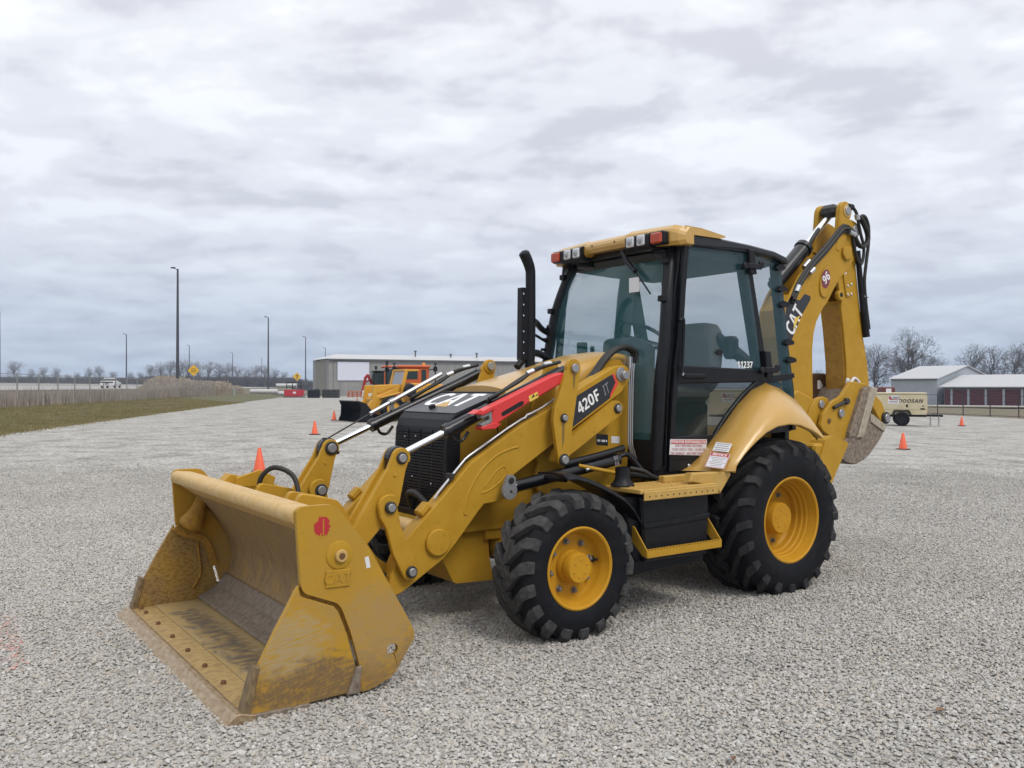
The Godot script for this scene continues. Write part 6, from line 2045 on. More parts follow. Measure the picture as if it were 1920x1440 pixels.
	for x in [-0.3, 0.2, 0.6]: g.box(Vector3(x, 1.28, 0.3), Vector3(0.35, 0.16, 0.3), 0.05)
	part("loose_load", g, M.panel_grey, o)
	o = thing("tyre_stack", "low black stack of tracks and tyres in front of the grey building", "tyre stack", at(-27.0, 130.0), 0.0)
	for i in 3:
		for k in 3:
			g = Geo.new()
			g.lathe([Vector2(0.22, 0), Vector2(0.42, 0.02), Vector2(0.48, 0.15), Vector2(0.48, 0.28), Vector2(0.42, 0.4), Vector2(0.22, 0.42)], Transform3D(Basis(Vector3(1, 0, 0), Vector3(0, 0, -1), Vector3(0, 1, 0)), Vector3(-0.85 + 0.85 * i, 0.42 * k, 0.06 * k)), 16)
			part("tyre", g, M.rubber_worn_lit, o)
	o = thing("pallet_frames", "orange steel frames stacked low in front of the grey building", "frame stack", at(-24.9, 138.0), 0.0)
	for k in 3:
		g = Geo.new()
		g.box(Vector3(0, 0.16 + 0.36 * k, 0), Vector3(2.4 - 0.2 * k, 0.12, 0.9), 0.03)
		for x in [-1.0, -0.35, 0.35, 1.0]: g.box(Vector3(x, 0.05 + 0.36 * k, 0), Vector3(0.12, 0.34, 0.8), 0.02)
		part("frame", g, org, o)
	# compressors on wheels
	var cream := coated(noise_tex(0.01, [[0.0, lin(0.50, 0.44, 0.29)], [1.0, lin(0.60, 0.53, 0.36)]], 63), Vector3.ONE * 0.4, 0.45)
	o = thing("air_compressor", "cream towable compressor with a white sign, standing right of the hoe bucket by the fence", "air compressor", at(19.15, 43.0), deg_to_rad(-20), "cream towable compressors in the yard")
	g = Geo.new()
	g.prism(fillet(V([-1.12, 0.56, 1.12, 0.56, 1.16, 0.8, 1.16, 1.50, 1.10, 1.54, -1.05, 1.54, -1.12, 1.48]), 0.05), -0.65, 0.65, 0.04)
	part("body", g, cream, o)
	g = Geo.new()
	g.box(Vector3(0.02, 1.59, 0), Vector3(2.26, 0.08, 1.36), 0.03)
	part("lid", g, cream, o)
	g = Geo.new()
	g.prism(V([-0.40, 0.58, -0.32, 0.78, 0.34, 0.78, 0.46, 0.56, 0.40, 0.54, 0.30, 0.72, -0.28, 0.72, -0.34, 0.56]), 0.60, 0.86, 0.01)
	g.prism(V([-0.40, 0.58, -0.32, 0.78, 0.34, 0.78, 0.46, 0.56, 0.40, 0.54, 0.30, 0.72, -0.28, 0.72, -0.34, 0.56]), -0.86, -0.60, 0.01)
	part("mudguard", g, M.black_plastic, o)
	g = Geo.new()
	g.box(Vector3(0, 0.50, 0), Vector3(2.3, 0.10, 1.1), 0.02)
	g.prism(V([1.1, 0.46, 1.9, 0.44, 1.9, 0.56, 1.1, 0.56]), -0.08, 0.08, 0.02)
	part("chassis", g, M.black_satin, o)
	for z in [0.72, -0.72]:
		simple_wheel(o, Vector3(0.04, 0.34, z), 0.34, 0.22, M.black_plastic)
	for x in [1.35, 1.72]:
		g = Geo.new()
		g.tube([Vector3(x, 0.0, 0.05), Vector3(x, 0.5, 0.05)], 0.035, 8)
		g.tube([Vector3(x - 0.08, 0.48, 0.05), Vector3(x + 0.08, 0.48, 0.05)], 0.02, 8)
		part("jack_leg", g, M.chrome_dull, o)
	g = Geo.new()
	g.box(Vector3(1.13, 0.62, 0.55), Vector3(0.05, 0.1, 0.16), 0.01)
	part("tail_lamp", g, M.red_sticker, o)
	g = Geo.new()
	g.prism(V([-0.58, 1.08, -0.08, 1.08, -0.08, 1.47, -0.58, 1.47]), 0.651, 0.656, 0.0)
	var sg := part("sign", g, M.white_sticker, o)
	word("LINDS", "sign_lettering", 0.11, M.decal_black, sg, Transform3D(Basis.IDENTITY, Vector3(-0.27, 1.37, 0.657)), 0.9)
	g = Geo.new()
	g.prism(V([-0.55, 1.45, -0.48, 1.45, -0.46, 1.31, -0.1, 1.29, -0.1, 1.26, -0.5, 1.27, -0.55, 1.33]), 0.656, 0.659, 0.0)
	part("sign_mark", g, M.red_sticker, sg)
	g = Geo.new()
	g.box(Vector3(-0.33, 1.18, 0.658), Vector3(0.36, 0.05, 0.003), 0.0)
	part("sign_line", g, M.grey_print, sg)
	word("DOOSAN", "side_lettering", 0.17, M.decal_black, o, Transform3D(Basis.IDENTITY, Vector3(0.42, 1.22, 0.655)), 1.12, 0.25)
	g = Geo.new()
	g.prism(fillet(V([0.22, 0.92, 0.30, 0.92, 0.30, 1.06, 0.22, 1.06]), 0.02), 0.65, 0.664, 0.004)
	part("door_latch", g, M.black_plastic, o)
	g = Geo.new()
	g.box(Vector3(0.95, 0.84, 0.652), Vector3(0.2, 0.07, 0.004), 0.0)
	g.box(Vector3(0.97, 0.98, 0.652), Vector3(0.1, 0.04, 0.004), 0.0)
	part("vent_plate", g, M.black_plastic, o)
	g = Geo.new()
	g.box(Vector3(0.05, 0.8, 0.651), Vector3(2.2, 0.012, 0.004), 0.0)
	part("panel_seam", g, M.paint_dark, o)
	twin(o, "cream towable compressor seen through the lower glass of the backhoe door", at(9.65, 37.5), deg_to_rad(-14))
	# dark red truck box behind the compressor
	o = thing("red_truck", "dark red box vehicle partly hidden behind the cream compressor", "truck", at(24.6, 58.0), 0.0)
	g = Geo.new()
	g.box(Vector3(0, 1.4, 0), Vector3(0.8, 1.2, 2.4), 0.06)
	g.box(Vector3(-1.4, 1.0, 0), Vector3(2.2, 0.7, 2.2), 0.06)
	part("body", g, mat(lin(0.13, 0.03, 0.025), 0.5), o)
	g = Geo.new()
	g.box(Vector3(-0.05, 1.75, 1.2), Vector3(0.35, 0.28, 0.04), 0.01)
	g.box(Vector3(0.05, 1.3, 1.2), Vector3(0.3, 0.12, 0.04), 0.01)
	part("number_plate", g, M.white_sticker, o)
	for z in [-0.9, 0.9]: simple_wheel(o, Vector3(0.0, 0.42, z), 0.42, 0.3, M.black_plastic)

func build_far() -> void:
	var g: Geo
	var o: Node3D
	# long grey metal building on the left
	var wall := coated(noise_tex(0.01, [[0.0, lin(0.24, 0.235, 0.225)], [1.0, lin(0.28, 0.275, 0.26)]], 71), Vector3.ONE * 0.1, 0.6)
	var roof := coated(noise_tex(0.02, [[0.0, lin(0.42, 0.42, 0.42)], [1.0, lin(0.52, 0.52, 0.52)]], 72), Vector3.ONE * 0.1, 0.45)
	var darkgrey := mat(lin(0.10, 0.10, 0.10), 0.6)
	o = thing("metal_building", "long low grey metal building with a blank white sign, behind the parked machines", "building", Vector3(-31.5, 0, -150), deg_to_rad(27))
	g = Geo.new()
	g.prism(V([0, 0, 46, 0, 46, 6.4, 0, 6.4]), -11.0, 0.0, 0.0)
	part("wall", g, wall, o)
	for k in 46:
		g = Geo.new()
		g.box(Vector3(0.5 + k, 3.2, 0.02), Vector3(0.09, 6.36, 0.05), 0.0)
		part("wall_rib", g, wall, o)
	g = Geo.new()
	var e0 := [Vector3(-0.4, 6.5, 0.4), Vector3(46.4, 6.5, 0.4), Vector3(46.4, 6.5, -11.4), Vector3(-0.4, 6.5, -11.4)]
	var ra := Vector3(2.5, 7.5, -5.5)
	var rb := Vector3(43.0, 7.5, -5.5)
	g.quad(e0[0], e0[1], rb, ra)
	g.quad(e0[2], e0[3], ra, rb)
	g.tri(e0[3], e0[0], ra)
	g.tri(e0[1], e0[2], rb)
	g.quad(e0[3], e0[2], e0[1], e0[0])
	var rf := part("roof", g, roof, o)
	g = Geo.new()
	g.box(Vector3(23, 6.36, 0.42), Vector3(46.6, 0.22, 0.16), 0.02)
	part("gutter", g, darkgrey, o)
	for x in [0.9, 2.0, 28.0]:
		g = Geo.new()
		g.box(Vector3(x, 3.1, 0.10), Vector3(0.16, 6.2, 0.14), 0.02)
		part("downpipe", g, wall, o)
	g = Geo.new()
	g.prism(V([1.45, 2.75, 7.1, 2.75, 7.1, 6.0, 1.45, 6.0]), 0.09, 0.2, 0.02)
	part("blank_sign", g, mat(lin(0.62, 0.64, 0.74), 0.6), o)
	for q in [[17.3, 1.0], [24.4, 0.5], [29.8, 0.8]]:
		g = Geo.new()
		g.tube([Vector3(q[0], 6.9, -4), Vector3(q[0], 7.1 + q[1], -4)], 0.14, 10)
		g.tube([Vector3(q[0], 7.1 + q[1], -4), Vector3(q[0], 7.35 + q[1], -4)], 0.26, 10)
		part("roof_vent", g, darkgrey, rf)
	g = Geo.new()
	g.prism(V([-0.05, 0, -0.04, 6.3, -0.02, 6.3, -0.02, 0]), -9.0, -2.0, 0.0)
	part("end_panel", g, mat(lin(0.22, 0.205, 0.175), 0.7), o)
	# grey shed with gable and the row of lock-ups on the right
	var shed := coated(noise_tex(0.01, [[0.0, lin(0.34, 0.37, 0.41)], [1.0, lin(0.39, 0.42, 0.46)]], 73), Vector3.ONE * 0.1, 0.6)
	var snow := coated(noise_tex(0.02, [[0.0, lin(0.40, 0.405, 0.415)], [1.0, lin(0.47, 0.475, 0.485)]], 74), Vector3.ONE * 0.1, 0.5)
	o = thing("grey_shed", "pale blue-grey metal shed with a white gable roof, left of the red doors", "shed", Vector3(65.7, -1.35, -134.7), deg_to_rad(-50))
	# the front wall runs left from the origin; the gable wall runs back from it
	g = Geo.new()
	g.prism(V([-7.3, 0, 0, 0, 0, 4.25, -7.3, 4.25]), -21.0, 0.0, 0.0)
	g.prism(V([0.0, 4.25, -10.5, 6.35, -21.0, 4.25]), -0.03, 0.03, 0.0, Transform3D(Basis(Vector3(0, 0, 1), Vector3(0, 1, 0), Vector3(-1, 0, 0)), Vector3(-0.03, 0, 0)))
	g.prism(V([0.0, 4.25, -10.5, 6.35, -21.0, 4.25]), -0.03, 0.03, 0.0, Transform3D(Basis(Vector3(0, 0, 1), Vector3(0, 1, 0), Vector3(-1, 0, 0)), Vector3(-7.27, 0, 0)))
	part("wall", g, shed, o)
	for k in 14:
		g = Geo.new()
		g.box(Vector3(-7.0 + 0.5 * k, 2.1, 0.02), Vector3(0.06, 4.2, 0.04), 0.0)
		part("wall_rib", g, shed, o)
	var tz := Transform3D(Basis(Vector3(0, 0, -1), Vector3(0, 1, 0), Vector3(1, 0, 0)), Vector3.ZERO)
	for q in [[-0.35, 4.18, 10.5, 6.37, 10.5, 6.5, -0.35, 4.32], [21.35, 4.18, 21.35, 4.32, 10.5, 6.5, 10.5, 6.37]]:
		g = Geo.new()
		g.prism(V(q), -7.6, 0.3, 0.0, tz)
		part("roof", g, snow, o)
	g = Geo.new()
	g.box(Vector3(-3.65, 4.1, 0.05), Vector3(7.3, 0.14, 0.06), 0.02)
	part("eave_board", g, darkgrey, o)
	o = thing("storage_units", "white-roofed row of storage units with dark red doors behind the right fence", "storage building", Vector3(66.0, -1.25, -133.2), deg_to_rad(-50))
	g = Geo.new()
	g.prism(V([0, 0, 30, 0, 30, 2.85, 0, 2.85]), -15.6, -0.2, 0.0)
	part("wall", g, shed, o)
	var door := coated(noise_tex(0.01, [[0.0, lin(0.085, 0.014, 0.024)], [1.0, lin(0.115, 0.02, 0.032)]], 75), Vector3.ONE * 0.3, 0.5)
	for k in 12:
		var x := 1.15 + 2.46 * (k - 1) if k > 0 else -0.1
		var w := 2.1 if k > 0 else 0.9
		g = Geo.new()
		for j in 11: g.prism(V([x + 0.16, 0.04 + 0.225 * j, x + 0.16 + w, 0.04 + 0.225 * j, x + 0.16 + w, 0.255 + 0.225 * j, x + 0.16, 0.255 + 0.225 * j]), -0.16, -0.08, 0.02)
		part("door", g, door, o)
		g = Geo.new()
		g.box(Vector3(x + 0.16 + w + 0.17, 1.3, -0.06), Vector3(0.32, 2.6, 0.12), 0.02)
		part("door_post", g, shed, o)
	for q in [[-0.5, 2.8, 7.8, 4.65, 7.8, 4.8, -0.5, 2.92], [16.1, 2.8, 16.1, 2.92, 7.8, 4.8, 7.8, 4.65]]:
		g = Geo.new()
		g.prism(V(q), -0.6, 30.4, 0.0, tz)
		part("roof", g, snow, o)
	g = Geo.new()
	g.box(Vector3(15, 2.7, 0.0), Vector3(30.2, 0.2, 0.1), 0.02)
	part("fascia", g, darkgrey, o)
	g = Geo.new()
	g.box(Vector3(15, 0.03, 0.6), Vector3(30.4, 0.14, 1.6), 0.02)
	part("apron", g, mat(lin(0.36, 0.36, 0.35), 0.9), o)
	# chain-link fences
	fence("dark wire fence with black posts in front of the storage units, on the right", [Vector2(27.5, 72.0), Vector2(31.0, 70.5), Vector2(33.5, 68.6), Vector2(37.6, 61.0), Vector2(44.0, 49.0)], 1.55, 2.3, mat(lin(0.03, 0.03, 0.032), 0.6), 0.35)
	var fp := []
	for k in 10: fp.append(Vector2(fence_x(26.0 + 10.0 * k) , 26.0 + 10.0 * k))
	fence("long grey chain-link fence grown through with dead weeds along the grass verge, on the left", fp, 1.85, 3.3, mat(lin(0.27, 0.27, 0.27), 0.55, 0.2), 0.10)
	# light masts in two rows along the highway
	var mast_labels := [["tallest grey light mast rising behind the reeds, left of the yellow diamond sign", "light mast right of the tallest one, behind the end of the reeds", "thin light mast just left of the grey building's end", "small light mast over the grey building's left roof edge"], ["light mast cut by the left edge of the photo beyond the highway", "light mast standing just right of the white car", "small light mast over the trees right of the tallest mast", "tiny light mast over the middle of the far trees", "farthest tiny light mast at the right end of the far trees"]]
	var us := [[333.0, 503.0, 573.0, 610.0], [-1.0, 237.0, 355.0, 436.0, 491.0]]
	var ds := [[125.0, 212.0, 296.0, 379.0], [195.6, 280.6, 356.0, 434.0, 514.0]]
	var steel := mat(lin(0.055, 0.058, 0.066), 0.5, 0.3)
	for r in 2:
		for k in us[r].size():
			var d: float = ds[r][k]
			var p := at((us[r][k] - 960.0) / 1633.8 * d, d)
			var top: float = 18.55 - p.y
			o = thing("light_mast", mast_labels[r][k], "light mast", p, 0.0, "light masts along the highway")
			g = Geo.new()
			g.tube([Vector3(0, 0, 0), Vector3(0, top * 0.5, 0), Vector3(0, top, 0)], [0.24, 0.19, 0.13], 10)
			part("mast", g, steel, o)
			g = Geo.new()
			g.tube([Vector3(0, top - 0.1, 0), Vector3(-0.5, top + 0.12, 0.1)], 0.06, 8)
			g.box(Vector3(-0.62, top + 0.16, 0.12), Vector3(0.62, 0.2, 0.34), 0.05, Transform3D.IDENTITY)
			part("lamp_head", g, steel, o)
	# highway barrier, car and signs
	g = Geo.new()
	var conc := mat(lin(0.46, 0.45, 0.43), 0.85)
	for k in 30:
		var d0 := 30.0 + 10.0 * k
		var a := at(fence_x(d0) - 40.0, d0)
		var b := at(fence_x(d0 + 9.9) - 40.0, d0 + 9.9)
		var n := Vector3(0.98, 0, 0.17) * 0.16
		g.quad(a + n, b + n, b + n * 0.5 + Vector3.UP * 0.5, a + n * 0.5 + Vector3.UP * 0.5)
		g.quad(a + n * 0.5 + Vector3.UP * 0.5, b + n * 0.5 + Vector3.UP * 0.5, b - n * 0.5 + Vector3.UP * 0.5, a - n * 0.5 + Vector3.UP * 0.5)
		g.quad(b - n, a - n, a - n * 0.5 + Vector3.UP * 0.5, b - n * 0.5 + Vector3.UP * 0.5)
	var bar := part("road_barrier", g, conc)
	tag(bar, "low pale concrete barrier running along the far side of the highway", "barrier")
	o = thing("white_car", "white saloon car seen from behind on the highway at the far left", "car", at(-54.3, 118.0, 0.02), deg_to_rad(102))
	var cw := mat(lin(0.72, 0.73, 0.74), 0.25)
	g = Geo.new()
	g.prism(fillet(V([-2.3, 0.32, 2.25, 0.30, 2.3, 0.6, 2.1, 0.78, 1.0, 0.9, 0.35, 1.0, -1.0, 1.0, -1.55, 0.98, -2.25, 0.95, -2.33, 0.6]), 0.08), -0.85, 0.85, 0.07)
	g.prism(V([0.0, 1.31, -0.12, 1.365, -0.86, 1.38, -1.0, 1.315, -0.85, 1.33, -0.15, 1.325]), -0.70, 0.70, 0.015)
	part("body", g, cw, o)
	g = Geo.new()
	g.prism(V([0.36, 0.99, -0.15, 1.33, -0.88, 1.345, -1.55, 0.99]), -0.73, 0.73, 0.05)
	part("windows", g, gl_dark(), o)
	g = Geo.new()
	g.box(Vector3(-2.28, 0.80, 0), Vector3(0.14, 0.19, 1.56), 0.02)
	part("tail_lamps", g, mat(lin(0.03, 0.008, 0.008), 0.3), o)
	g = Geo.new()
	g.box(Vector3(-2.33, 0.58, 0), Vector3(0.06, 0.13, 0.5), 0.01)
	part("number_plate", g, mat(lin(0.06, 0.06, 0.07), 0.5), o)
	for x in [-1.4, 1.45]:
		for z in [-0.78, 0.78]: simple_wheel(o, Vector3(x, 0.31, z), 0.31, 0.2, M.chrome_dull)
	for q in [[363.0, 694.5, 112.0, 0.74, "yellow diamond warning sign above the reeds beside the tallest mast"], [557.0, 706.0, 175.0, 0.85, "small yellow diamond sign with a black arrow left of the grey building"]]:
		var d: float = q[2]
		var p := at((q[0] - 960.0) / 1633.8 * d, d)
		var cy: float = 1.62 + (725.6 - q[1]) / 1633.8 * d - p.y
		o = thing("diamond_sign", q[4], "road sign", p, 0.15)
		g = Geo.new()
		var r: float = q[3]
		g.prism(fillet(V([0, cy - r, r, cy, 0, cy + r, -r, cy]), 0.06), -0.02, 0.02, 0.0)
		var pl := part("sign_plate", g, mat(lin(0.78, 0.46, 0.02), 0.5), o)
		g = Geo.new()
		if d > 150.0: g.prism(V([-0.08, cy - 0.5, 0.1, cy - 0.5, 0.1, cy + 0.1, 0.3, cy + 0.05, 0.05, cy + 0.5, -0.25, cy + 0.05, -0.08, cy + 0.1]), 0.021, 0.03, 0.0)
		else:
			for k in 3: g.box(Vector3(0, cy + 0.2 - 0.2 * k, 0.025), Vector3(0.7 - 0.12 * absf(k - 1), 0.07, 0.01), 0.0)
		part("sign_mark", g, mat(lin(0.10, 0.07, 0.02), 0.6), pl)
		g = Geo.new()
		g.tube([Vector3(0, 0, -0.05), Vector3(0, cy + r * 0.7, -0.05)], 0.05, 8)
		part("sign_post", g, M.steel_pin, o)
	# utility stub, white bits and culvert pipes by the end of the reeds
	o = part("utility_post", (func() -> Geo:
		var u := Geo.new()
		u.box(Vector3(0, 0.6, 0), Vector3(0.24, 1.2, 0.2), 0.03)
		u.box(Vector3(0, 1.22, 0), Vector3(0.28, 0.08, 0.24), 0.02)
		return u).call(), mat(lin(0.30, 0.34, 0.30), 0.7))
	o.position = at(-37.3, 117.0)
	tag(o, "short pale green utility post at the foot of the reeds", "utility post")
	for k in 3:
		g = Geo.new()
		var l: float = [5.0, 6.5, 4.0][k]
		g.tube([Vector3(-l * 0.5, 0.4, 0), Vector3(l * 0.5, 0.4, 0)], 0.42, 14)
		o = part("culvert_pipe", g, mat(lin(0.50, 0.51, 0.50), 0.6))
		o.position = [at(-45.5, 160.0), at(-41.5, 161.5), at(-44.5, 172.0, 1.4)][k]
		tag(o, ["pale culvert pipe lying left of the red platform, nearest to the reeds", "pale culvert pipe lying just behind the red platform", "pale culvert pipe lying on top of the others beyond the reeds"][k], "pipe", "pale pipes stored beyond the verge")
	build_plants()

func gl_dark() -> StandardMaterial3D:
	return mat(lin(0.03, 0.035, 0.04), 0.1)

func fence(label: String, line: Array, tall: float, gap: float, m: Material, cell: float) -> void:
	var o := thing("wire_fence", label, "fence", Vector3.ZERO)
	var net := Geo.new()
	var rails := Geo.new()
	var count := 0
	for k in line.size() - 1:
		var a: Vector2 = line[k]
		var b: Vector2 = line[k + 1]
		var l := a.distance_to(b)
		var n := int(round(l / gap))
		for i in n + (1 if k == line.size() - 2 else 0):
			var p := a.lerp(b, float(i) / n)
			var g := Geo.new()
			var q := at(p.x, p.y)
			g.tube([q, q + Vector3.UP * (tall + 0.05)], 0.04, 8)
			part("fence_post", g, m, o)
		var qa := at(a.x, a.y)
		var qb := at(b.x, b.y)
		for h in [tall, 0.08]:
			rails.tube([qa + Vector3.UP * h, qb + Vector3.UP * h], 0.02, 6)
		var w := int(l / cell)
		var d := (qb - qa) / w
		var up := int(tall / cell)
		for i in w:
			for s in [1, -1]:
				# one zigzag wire per cell, leaning each way in turn
				var p0 := qa + d * i
				var t := 0.006
				for j in up:
					var x0 := float((j + (0 if s > 0 else 1)) % 2)
					var u := p0 + d * x0 + Vector3.UP * (cell * j)
					var v := p0 + d * (1.0 - x0) + Vector3.UP * (cell * (j + 1))
					net.tri(u - d.normalized() * t, u + d.normalized() * t, v)
					net.tri(u + Vector3(0, 0, t), v, u - Vector3(0, 0, t))
	var nt := part("wire_mesh", net, m, o)
	nt.set_meta("kind", "stuff")
	part("rail", rails, m, o)

const TWIG := 0.009

func limb(g: Geo, a: Vector3, b: Vector3, r0: float, r1: float, seg: int) -> void:
	var d := (b - a).normalized()
	var x := d.cross(Vector3(0.3, 0.2, 0.9)).normalized()
	var y := d.cross(x)
	for k in seg:
		var w0 := TAU * k / seg
		var w1 := TAU * (k + 1) / seg
		var u0 := x * cos(w0) + y * sin(w0)
		var u1 := x * cos(w1) + y * sin(w1)
		g.quad(a + u1 * r0, a + u0 * r0, b + u0 * r1, b + u1 * r1)

func grow(g: Geo, twigs: Geo, p: Vector3, dir: Vector3, l: float, r: float, depth: int, r2: RandomNumberGenerator, droop: float) -> void:
	var d := dir
	var q := p
	var n := 2 if depth > 2 else 1
	for i in n:
		d = (d + Vector3(r2.randfn(0, 0.12), r2.randfn(0.03, 0.07) + droop, r2.randfn(0, 0.12))).normalized()
		var e := q + d * l / n
		limb(g if depth > 4 else twigs, q, e, r * (1.0 - 0.2 * i), r * (0.8 - 0.2 * i * 0.5), 5 if depth > 4 else 3)
		q = e
		if depth > 1 and i < n - 1:
			var s := (d + Vector3(r2.randfn(0, 0.6), r2.randfn(0.1, 0.3), r2.randfn(0, 0.6))).normalized()
			grow(g, twigs, q, s, l * 0.62, maxf(r * 0.5, TWIG), depth - 1 if depth < 4 else depth - 2, r2, droop)
	if depth <= 1: return
	var kids := 3 if r2.randf() < 0.75 else 2
	for k in kids:
		var a := TAU * (k + r2.randf() * 0.7) / kids
		var side := d.cross(Vector3(sin(a), 0.15, cos(a))).normalized()
		var s := (d * r2.randf_range(0.7, 1.0) + side * r2.randf_range(0.4, 0.75)).normalized()
		grow(g, twigs, q, s, l * r2.randf_range(0.66, 0.84), maxf(r * r2.randf_range(0.5, 0.66), TWIG), depth - 1, r2, droop)

func make_tree(sd: int, tall: float, depth: int, bark: Material, called: String, label: String, group: String) -> Node3D:
	var r2 := RandomNumberGenerator.new()
	r2.seed = sd
	var o := thing(called, label, "tree", Vector3.ZERO, 0.0, group)
	var g := Geo.new()
	var tw := Geo.new()
	g.sg(1)
	var lean := Vector3(r2.randfn(0, 0.04), 1, r2.randfn(0, 0.04))
	var knots := [0.0, 0.16, 0.30, 0.46]
	for k in 3: limb(g, lean * tall * knots[k], lean * tall * knots[k + 1], tall * (0.026 - 0.005 * k), tall * (0.021 - 0.005 * k), 7)
	for k in 8:
		var f := k / 7.0
		var a := 2.4 * k + r2.randf() * 0.8
		var tilt := lerpf(1.1, 0.12, f) * r2.randf_range(0.8, 1.15)
		grow(g, tw, lean * tall * lerpf(0.12, 0.46, f), Vector3(sin(a) * tilt, 1.0, cos(a) * tilt).normalized(), tall * lerpf(0.15, 0.19, f), tall * lerpf(0.009, 0.011, f), depth - 1, r2, 0.01)
	part("trunk", g, bark, o)
	part("crown", tw, bark, o)
	return o

func blades(called: String, label: String, tall: float, n: int, wide: float, m: Material, spots: Array, plume: bool) -> void:
	# one tuft of upright stalks, set out many times
	var r2 := RandomNumberGenerator.new()
	r2.seed = hash(called)
	var g := Geo.new()
	for i in n:
		var a := r2.randf() * TAU
		var c := Vector3(r2.randfn(0, 0.22), 0, r2.randfn(0, 0.22))
		var lean := Vector3(r2.randfn(0, 0.10), 1, r2.randfn(0, 0.10)) * tall * r2.randf_range(0.6, 1.0)
		var s := Vector3(cos(a), 0, sin(a)) * wide
		g.tri(c - s, c + s, c + lean)
		if plume:
			var p := c + lean * 0.86
			var s2 := s * 5.0
			g.quad(p, p + s2 + lean * 0.07, p + lean * 0.17 + s2 * 0.4, p - s2 * 0.8 + lean * 0.08)
	var mm := MultiMesh.new()
	mm.transform_format = MultiMesh.TRANSFORM_3D
	mm.use_colors = true
	mm.mesh = g.done()
	mm.instance_count = spots.size()
	for i in spots.size():
		var q: Array = spots[i]
		mm.set_instance_transform(i, Transform3D(Basis(Vector3.UP, r2.randf() * TAU).scaled(Vector3(q[1], q[1] * r2.randf_range(0.8, 1.15), q[1])), q[0]))
		mm.set_instance_color(i, q[2])
	var o := MultiMeshInstance3D.new()
	o.name = numbered(called)
	o.multimesh = mm
	o.material_override = m
	o.set_meta("kind", "stuff")
	o.set_meta("label", label)
	add_child(o)

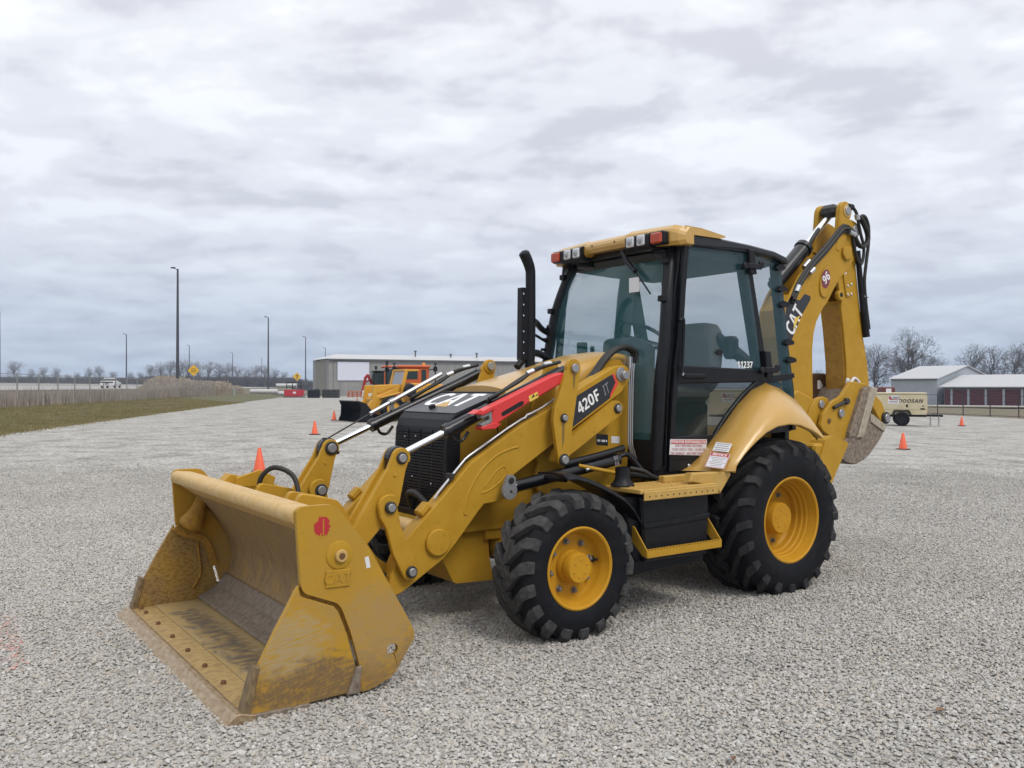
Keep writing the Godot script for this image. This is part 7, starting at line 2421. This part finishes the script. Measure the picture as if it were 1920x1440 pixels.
func build_plants() -> void:
	var stalk := mat(Color.WHITE, 0.95)
	stalk.vertex_color_use_as_albedo = true
	var r2 := RandomNumberGenerator.new()
	r2.seed = 12
	var spots := []
	# dead weeds through the left fence
	for i in 5200:
		var d := r2.randf_range(30.0, 112.0)
		var s := r2.randf_range(0.0, 1.0)
		s = -0.2 + s * s * 4.0
		var v := r2.randf_range(0.75, 1.15)
		spots.append([at(fence_x(d) - s, d), r2.randf_range(0.45, 1.25), Color(0.34 * v, 0.30 * v, 0.255 * v) if r2.randf() < 0.85 else Color(0.15 * v, 0.12 * v, 0.115 * v)])
	blades("dead_weeds", "grey-brown dead weeds standing along the left fence", 1.0, 14, 0.014, stalk, spots, false)
	spots = []
	for i in 5200:
		var d := r2.randf_range(78.0, 152.0)
		var s := r2.randf_range(0.8, 9.0)
		var x := fence_x(d) - s
		if x / d < -0.435: continue
		var f := smoothstep(-0.44, -0.40, x / d) * (0.62 + 0.38 * smoothstep(84.0, 112.0, d)) * (1.0 - 0.35 * smoothstep(128.0, 152.0, d))
		var v := r2.randf_range(0.8, 1.2)
		if f < 0.15: continue
		spots.append([at(x, d), f * r2.randf_range(0.75, 1.1), Color(0.37 * v, 0.315 * v, 0.25 * v)])
	blades("reeds", "tall pale brown reeds standing behind the left fence", 1.8, 12, 0.025, stalk, spots, true)
	# grass blades along the verge
	spots = []
	for i in 9000:
		var d := 20.0 + 70.0 * pow(r2.randf(), 1.4)
		var s := -7.2 + 7.2 * pow(r2.randf(), 1.6)
		var v := r2.randf_range(0.7, 1.2)
		spots.append([at(fence_x(d) - s, d, 0.01), r2.randf_range(0.6, 1.3), Color(0.19 * v, 0.17 * v, 0.065 * v) if r2.randf() < 0.6 else Color(0.29 * v, 0.235 * v, 0.12 * v)])
	blades("grass", "short mown grass of the verge beside the gravel", 0.11, 16, 0.012, stalk, spots, false)
	# bare trees: a few kinds, set out along the skyline
	var bark := coated(noise_tex(0.03, [[0.0, lin(0.075, 0.068, 0.070)], [1.0, lin(0.125, 0.112, 0.110)]], 81), Vector3.ONE * 0.5, 0.95)
	var bark2 := coated(noise_tex(0.03, [[0.0, lin(0.10, 0.085, 0.078)], [1.0, lin(0.16, 0.135, 0.115)]], 82), Vector3.ONE * 0.5, 0.95)
	var far := "bare trees on the skyline beyond the highway"
	var near := "bare trees behind the storage buildings"
	var protos := []
	var order := ["first", "second", "third", "fourth", "fifth", "sixth", "seventh", "eighth", "ninth", "tenth", "eleventh", "twelfth", "thirteenth", "fourteenth", "fifteenth", "sixteenth", "seventeenth", "eighteenth", "nineteenth", "twentieth", "twenty-first", "twenty-second", "twenty-third", "twenty-fourth", "twenty-fifth", "twenty-sixth", "twenty-seventh", "last"]
	# x in picture columns, tree height, distance: placed where the skyline stands
	var left := [[26, 10.8, 372, 0, "lone taller bare tree at the left end of the skyline"], [58, 7.4, 378, 1], [80, 8.2, 380, 2], [104, 8.0, 374, 1, "dark rounded bare tree left of the small bush on the skyline"], [128, 5.2, 380, 0], [146, 6.0, 384, 2], [166, 8.2, 376, 1], [187, 8.8, 372, 2, "brownish bare tree directly behind the white car"], [212, 6.6, 380, 0], [246, 6.4, 380, 1], [264, 6.2, 376, 2], [282, 9.2, 352, 0, "tangled bare tree left of the tallest light mast"], [300, 10.2, 350, 1], [318, 10.8, 350, 2], [338, 11.4, 348, 0], [352, 11.0, 350, 1, "bare tree right behind the yellow diamond sign"], [372, 10.6, 350, 2], [392, 10.8, 350, 0], [410, 9.8, 350, 1], [428, 10.0, 350, 2], [446, 9.2, 352, 0], [462, 8.2, 354, 1], [480, 9.2, 350, 2], [497, 9.6, 352, 0], [514, 8.2, 352, 1], [532, 6.8, 356, 2], [552, 6.0, 356, 0], [574, 5.4, 360, 1]]
	var right := [[1610, 11.5, 176, 3, "thin bare tree left behind the upright stick"], [1640, 11.6, 172, 4, "bare tree just right of the upright stick"], [1704, 14.6, 168, 5, "broadest dark bare tree behind the grey shed's left end"], [1752, 9.2, 178, 4, "bare tree above the middle of the grey shed roof"], [1822, 11.6, 172, 4, "twisted bare tree right above the grey shed's gable"], [1852, 11.4, 176, 3, "bare tree behind the storage roof, right of the twisted one"], [1906, 11.6, 174, 4, "bare tree nearest the right edge above the storage roof"], [1936, 12.6, 170, 3, "bare tree cut by the right edge of the photo"], [1985, 12.0, 174, 3], [1536, 8.0, 250, 4, "small faint bare tree in the gap between boom and stick"], [1558, 7.4, 250, 3, "second small faint tree in the gap between boom and stick"]]
	var kinds := [[501, 7, bark2], [502, 7, bark], [503, 7, bark2], [504, 7, bark], [505, 7, bark], [506, 8, bark]]
	for list in [left, right]:
		for q in list:
			var d: float = q[2]
			var p := at((q[0] - 960.0) / 1633.8 * d, d)
			var grp: String = far if list == left else near
			var lab: String = q[4] if q.size() > 4 else ("bare tree in the far tree line beyond the highway, %s from its left end" % order[left.find(q)] if list == left else "slender bare tree at the far right end behind the storage roof")
			var k: int = q[3]
			var o: Node3D
			while protos.size() < 6: protos.append(null)
			if protos[k] == null:
				o = make_tree(kinds[k][0], 10.0, kinds[k][1], kinds[k][2], "bare_tree", lab, grp)
				protos[k] = o
				o.position = p
			else:
				o = twin(protos[k], lab, p, q[0] * 1.7)
				o.set_meta("group", grp)
			var sc: float = q[1] / (o.get_node("crown").mesh as Mesh).get_aabb().end.y
			o.scale = Vector3(sc * 1.05, sc, sc * 1.05)
	# scrub that fills the foot of the tree lines
	var tw := Geo.new()
	var gg := Geo.new()
	var r3 := RandomNumberGenerator.new()
	r3.seed = 61
	for k in 5:
		var a := TAU * k / 5.0
		grow(gg, tw, Vector3(sin(a) * 0.3, 0, cos(a) * 0.3), Vector3(sin(a) * 0.5, 1, cos(a) * 0.5).normalized(), 0.8, 0.03, 4, r3, 0.0)
	var mm := MultiMesh.new()
	mm.transform_format = MultiMesh.TRANSFORM_3D
	mm.mesh = tw.done()
	var tf := []
	for i in 900:
		var u := r3.randf_range(-60.0, 590.0)
		var d := r3.randf_range(352.0, 400.0)
		var s := r3.randf_range(1.3, 2.1) * (1.25 if u > 270.0 else 1.0)
		tf.append(Transform3D(Basis(Vector3.UP, r3.randf() * TAU).scaled(Vector3(s, s * 0.9, s)), at((u - 960.0) / 1633.8 * d, d)))
	for i in 12:
		var u := r3.randf_range(1500.0, 1990.0)
		var d := r3.randf_range(165.0, 190.0)
		var s := r3.randf_range(0.5, 0.9)
		tf.append(Transform3D(Basis(Vector3.UP, r3.randf() * TAU).scaled(Vector3(s, s, s)), at((u - 960.0) / 1633.8 * d, d)))
	mm.instance_count = tf.size()
	for i in tf.size(): mm.set_instance_transform(i, tf[i])
	var o := MultiMeshInstance3D.new()
	o.name = numbered("undergrowth")
	o.multimesh = mm
	o.material_override = bark
	o.set_meta("kind", "stuff")
	o.set_meta("label", "dark leafless scrub at the foot of the far trees")
	add_child(o)
	var g := Geo.new()
	for i in 40:
		limb(g, Vector3(r3.randfn(0, 0.3), 0, r3.randfn(0, 0.3)), Vector3(r3.randfn(0, 0.7), r3.randf_range(0.6, 1.9), r3.randfn(0, 0.7)), 0.05, 0.01, 3)
	var b := part("small_bush", g, bark)
	b.position = at(-123.0, 228.0)
	tag(b, "small dark bush alone in the dry field left of the white car", "bush")
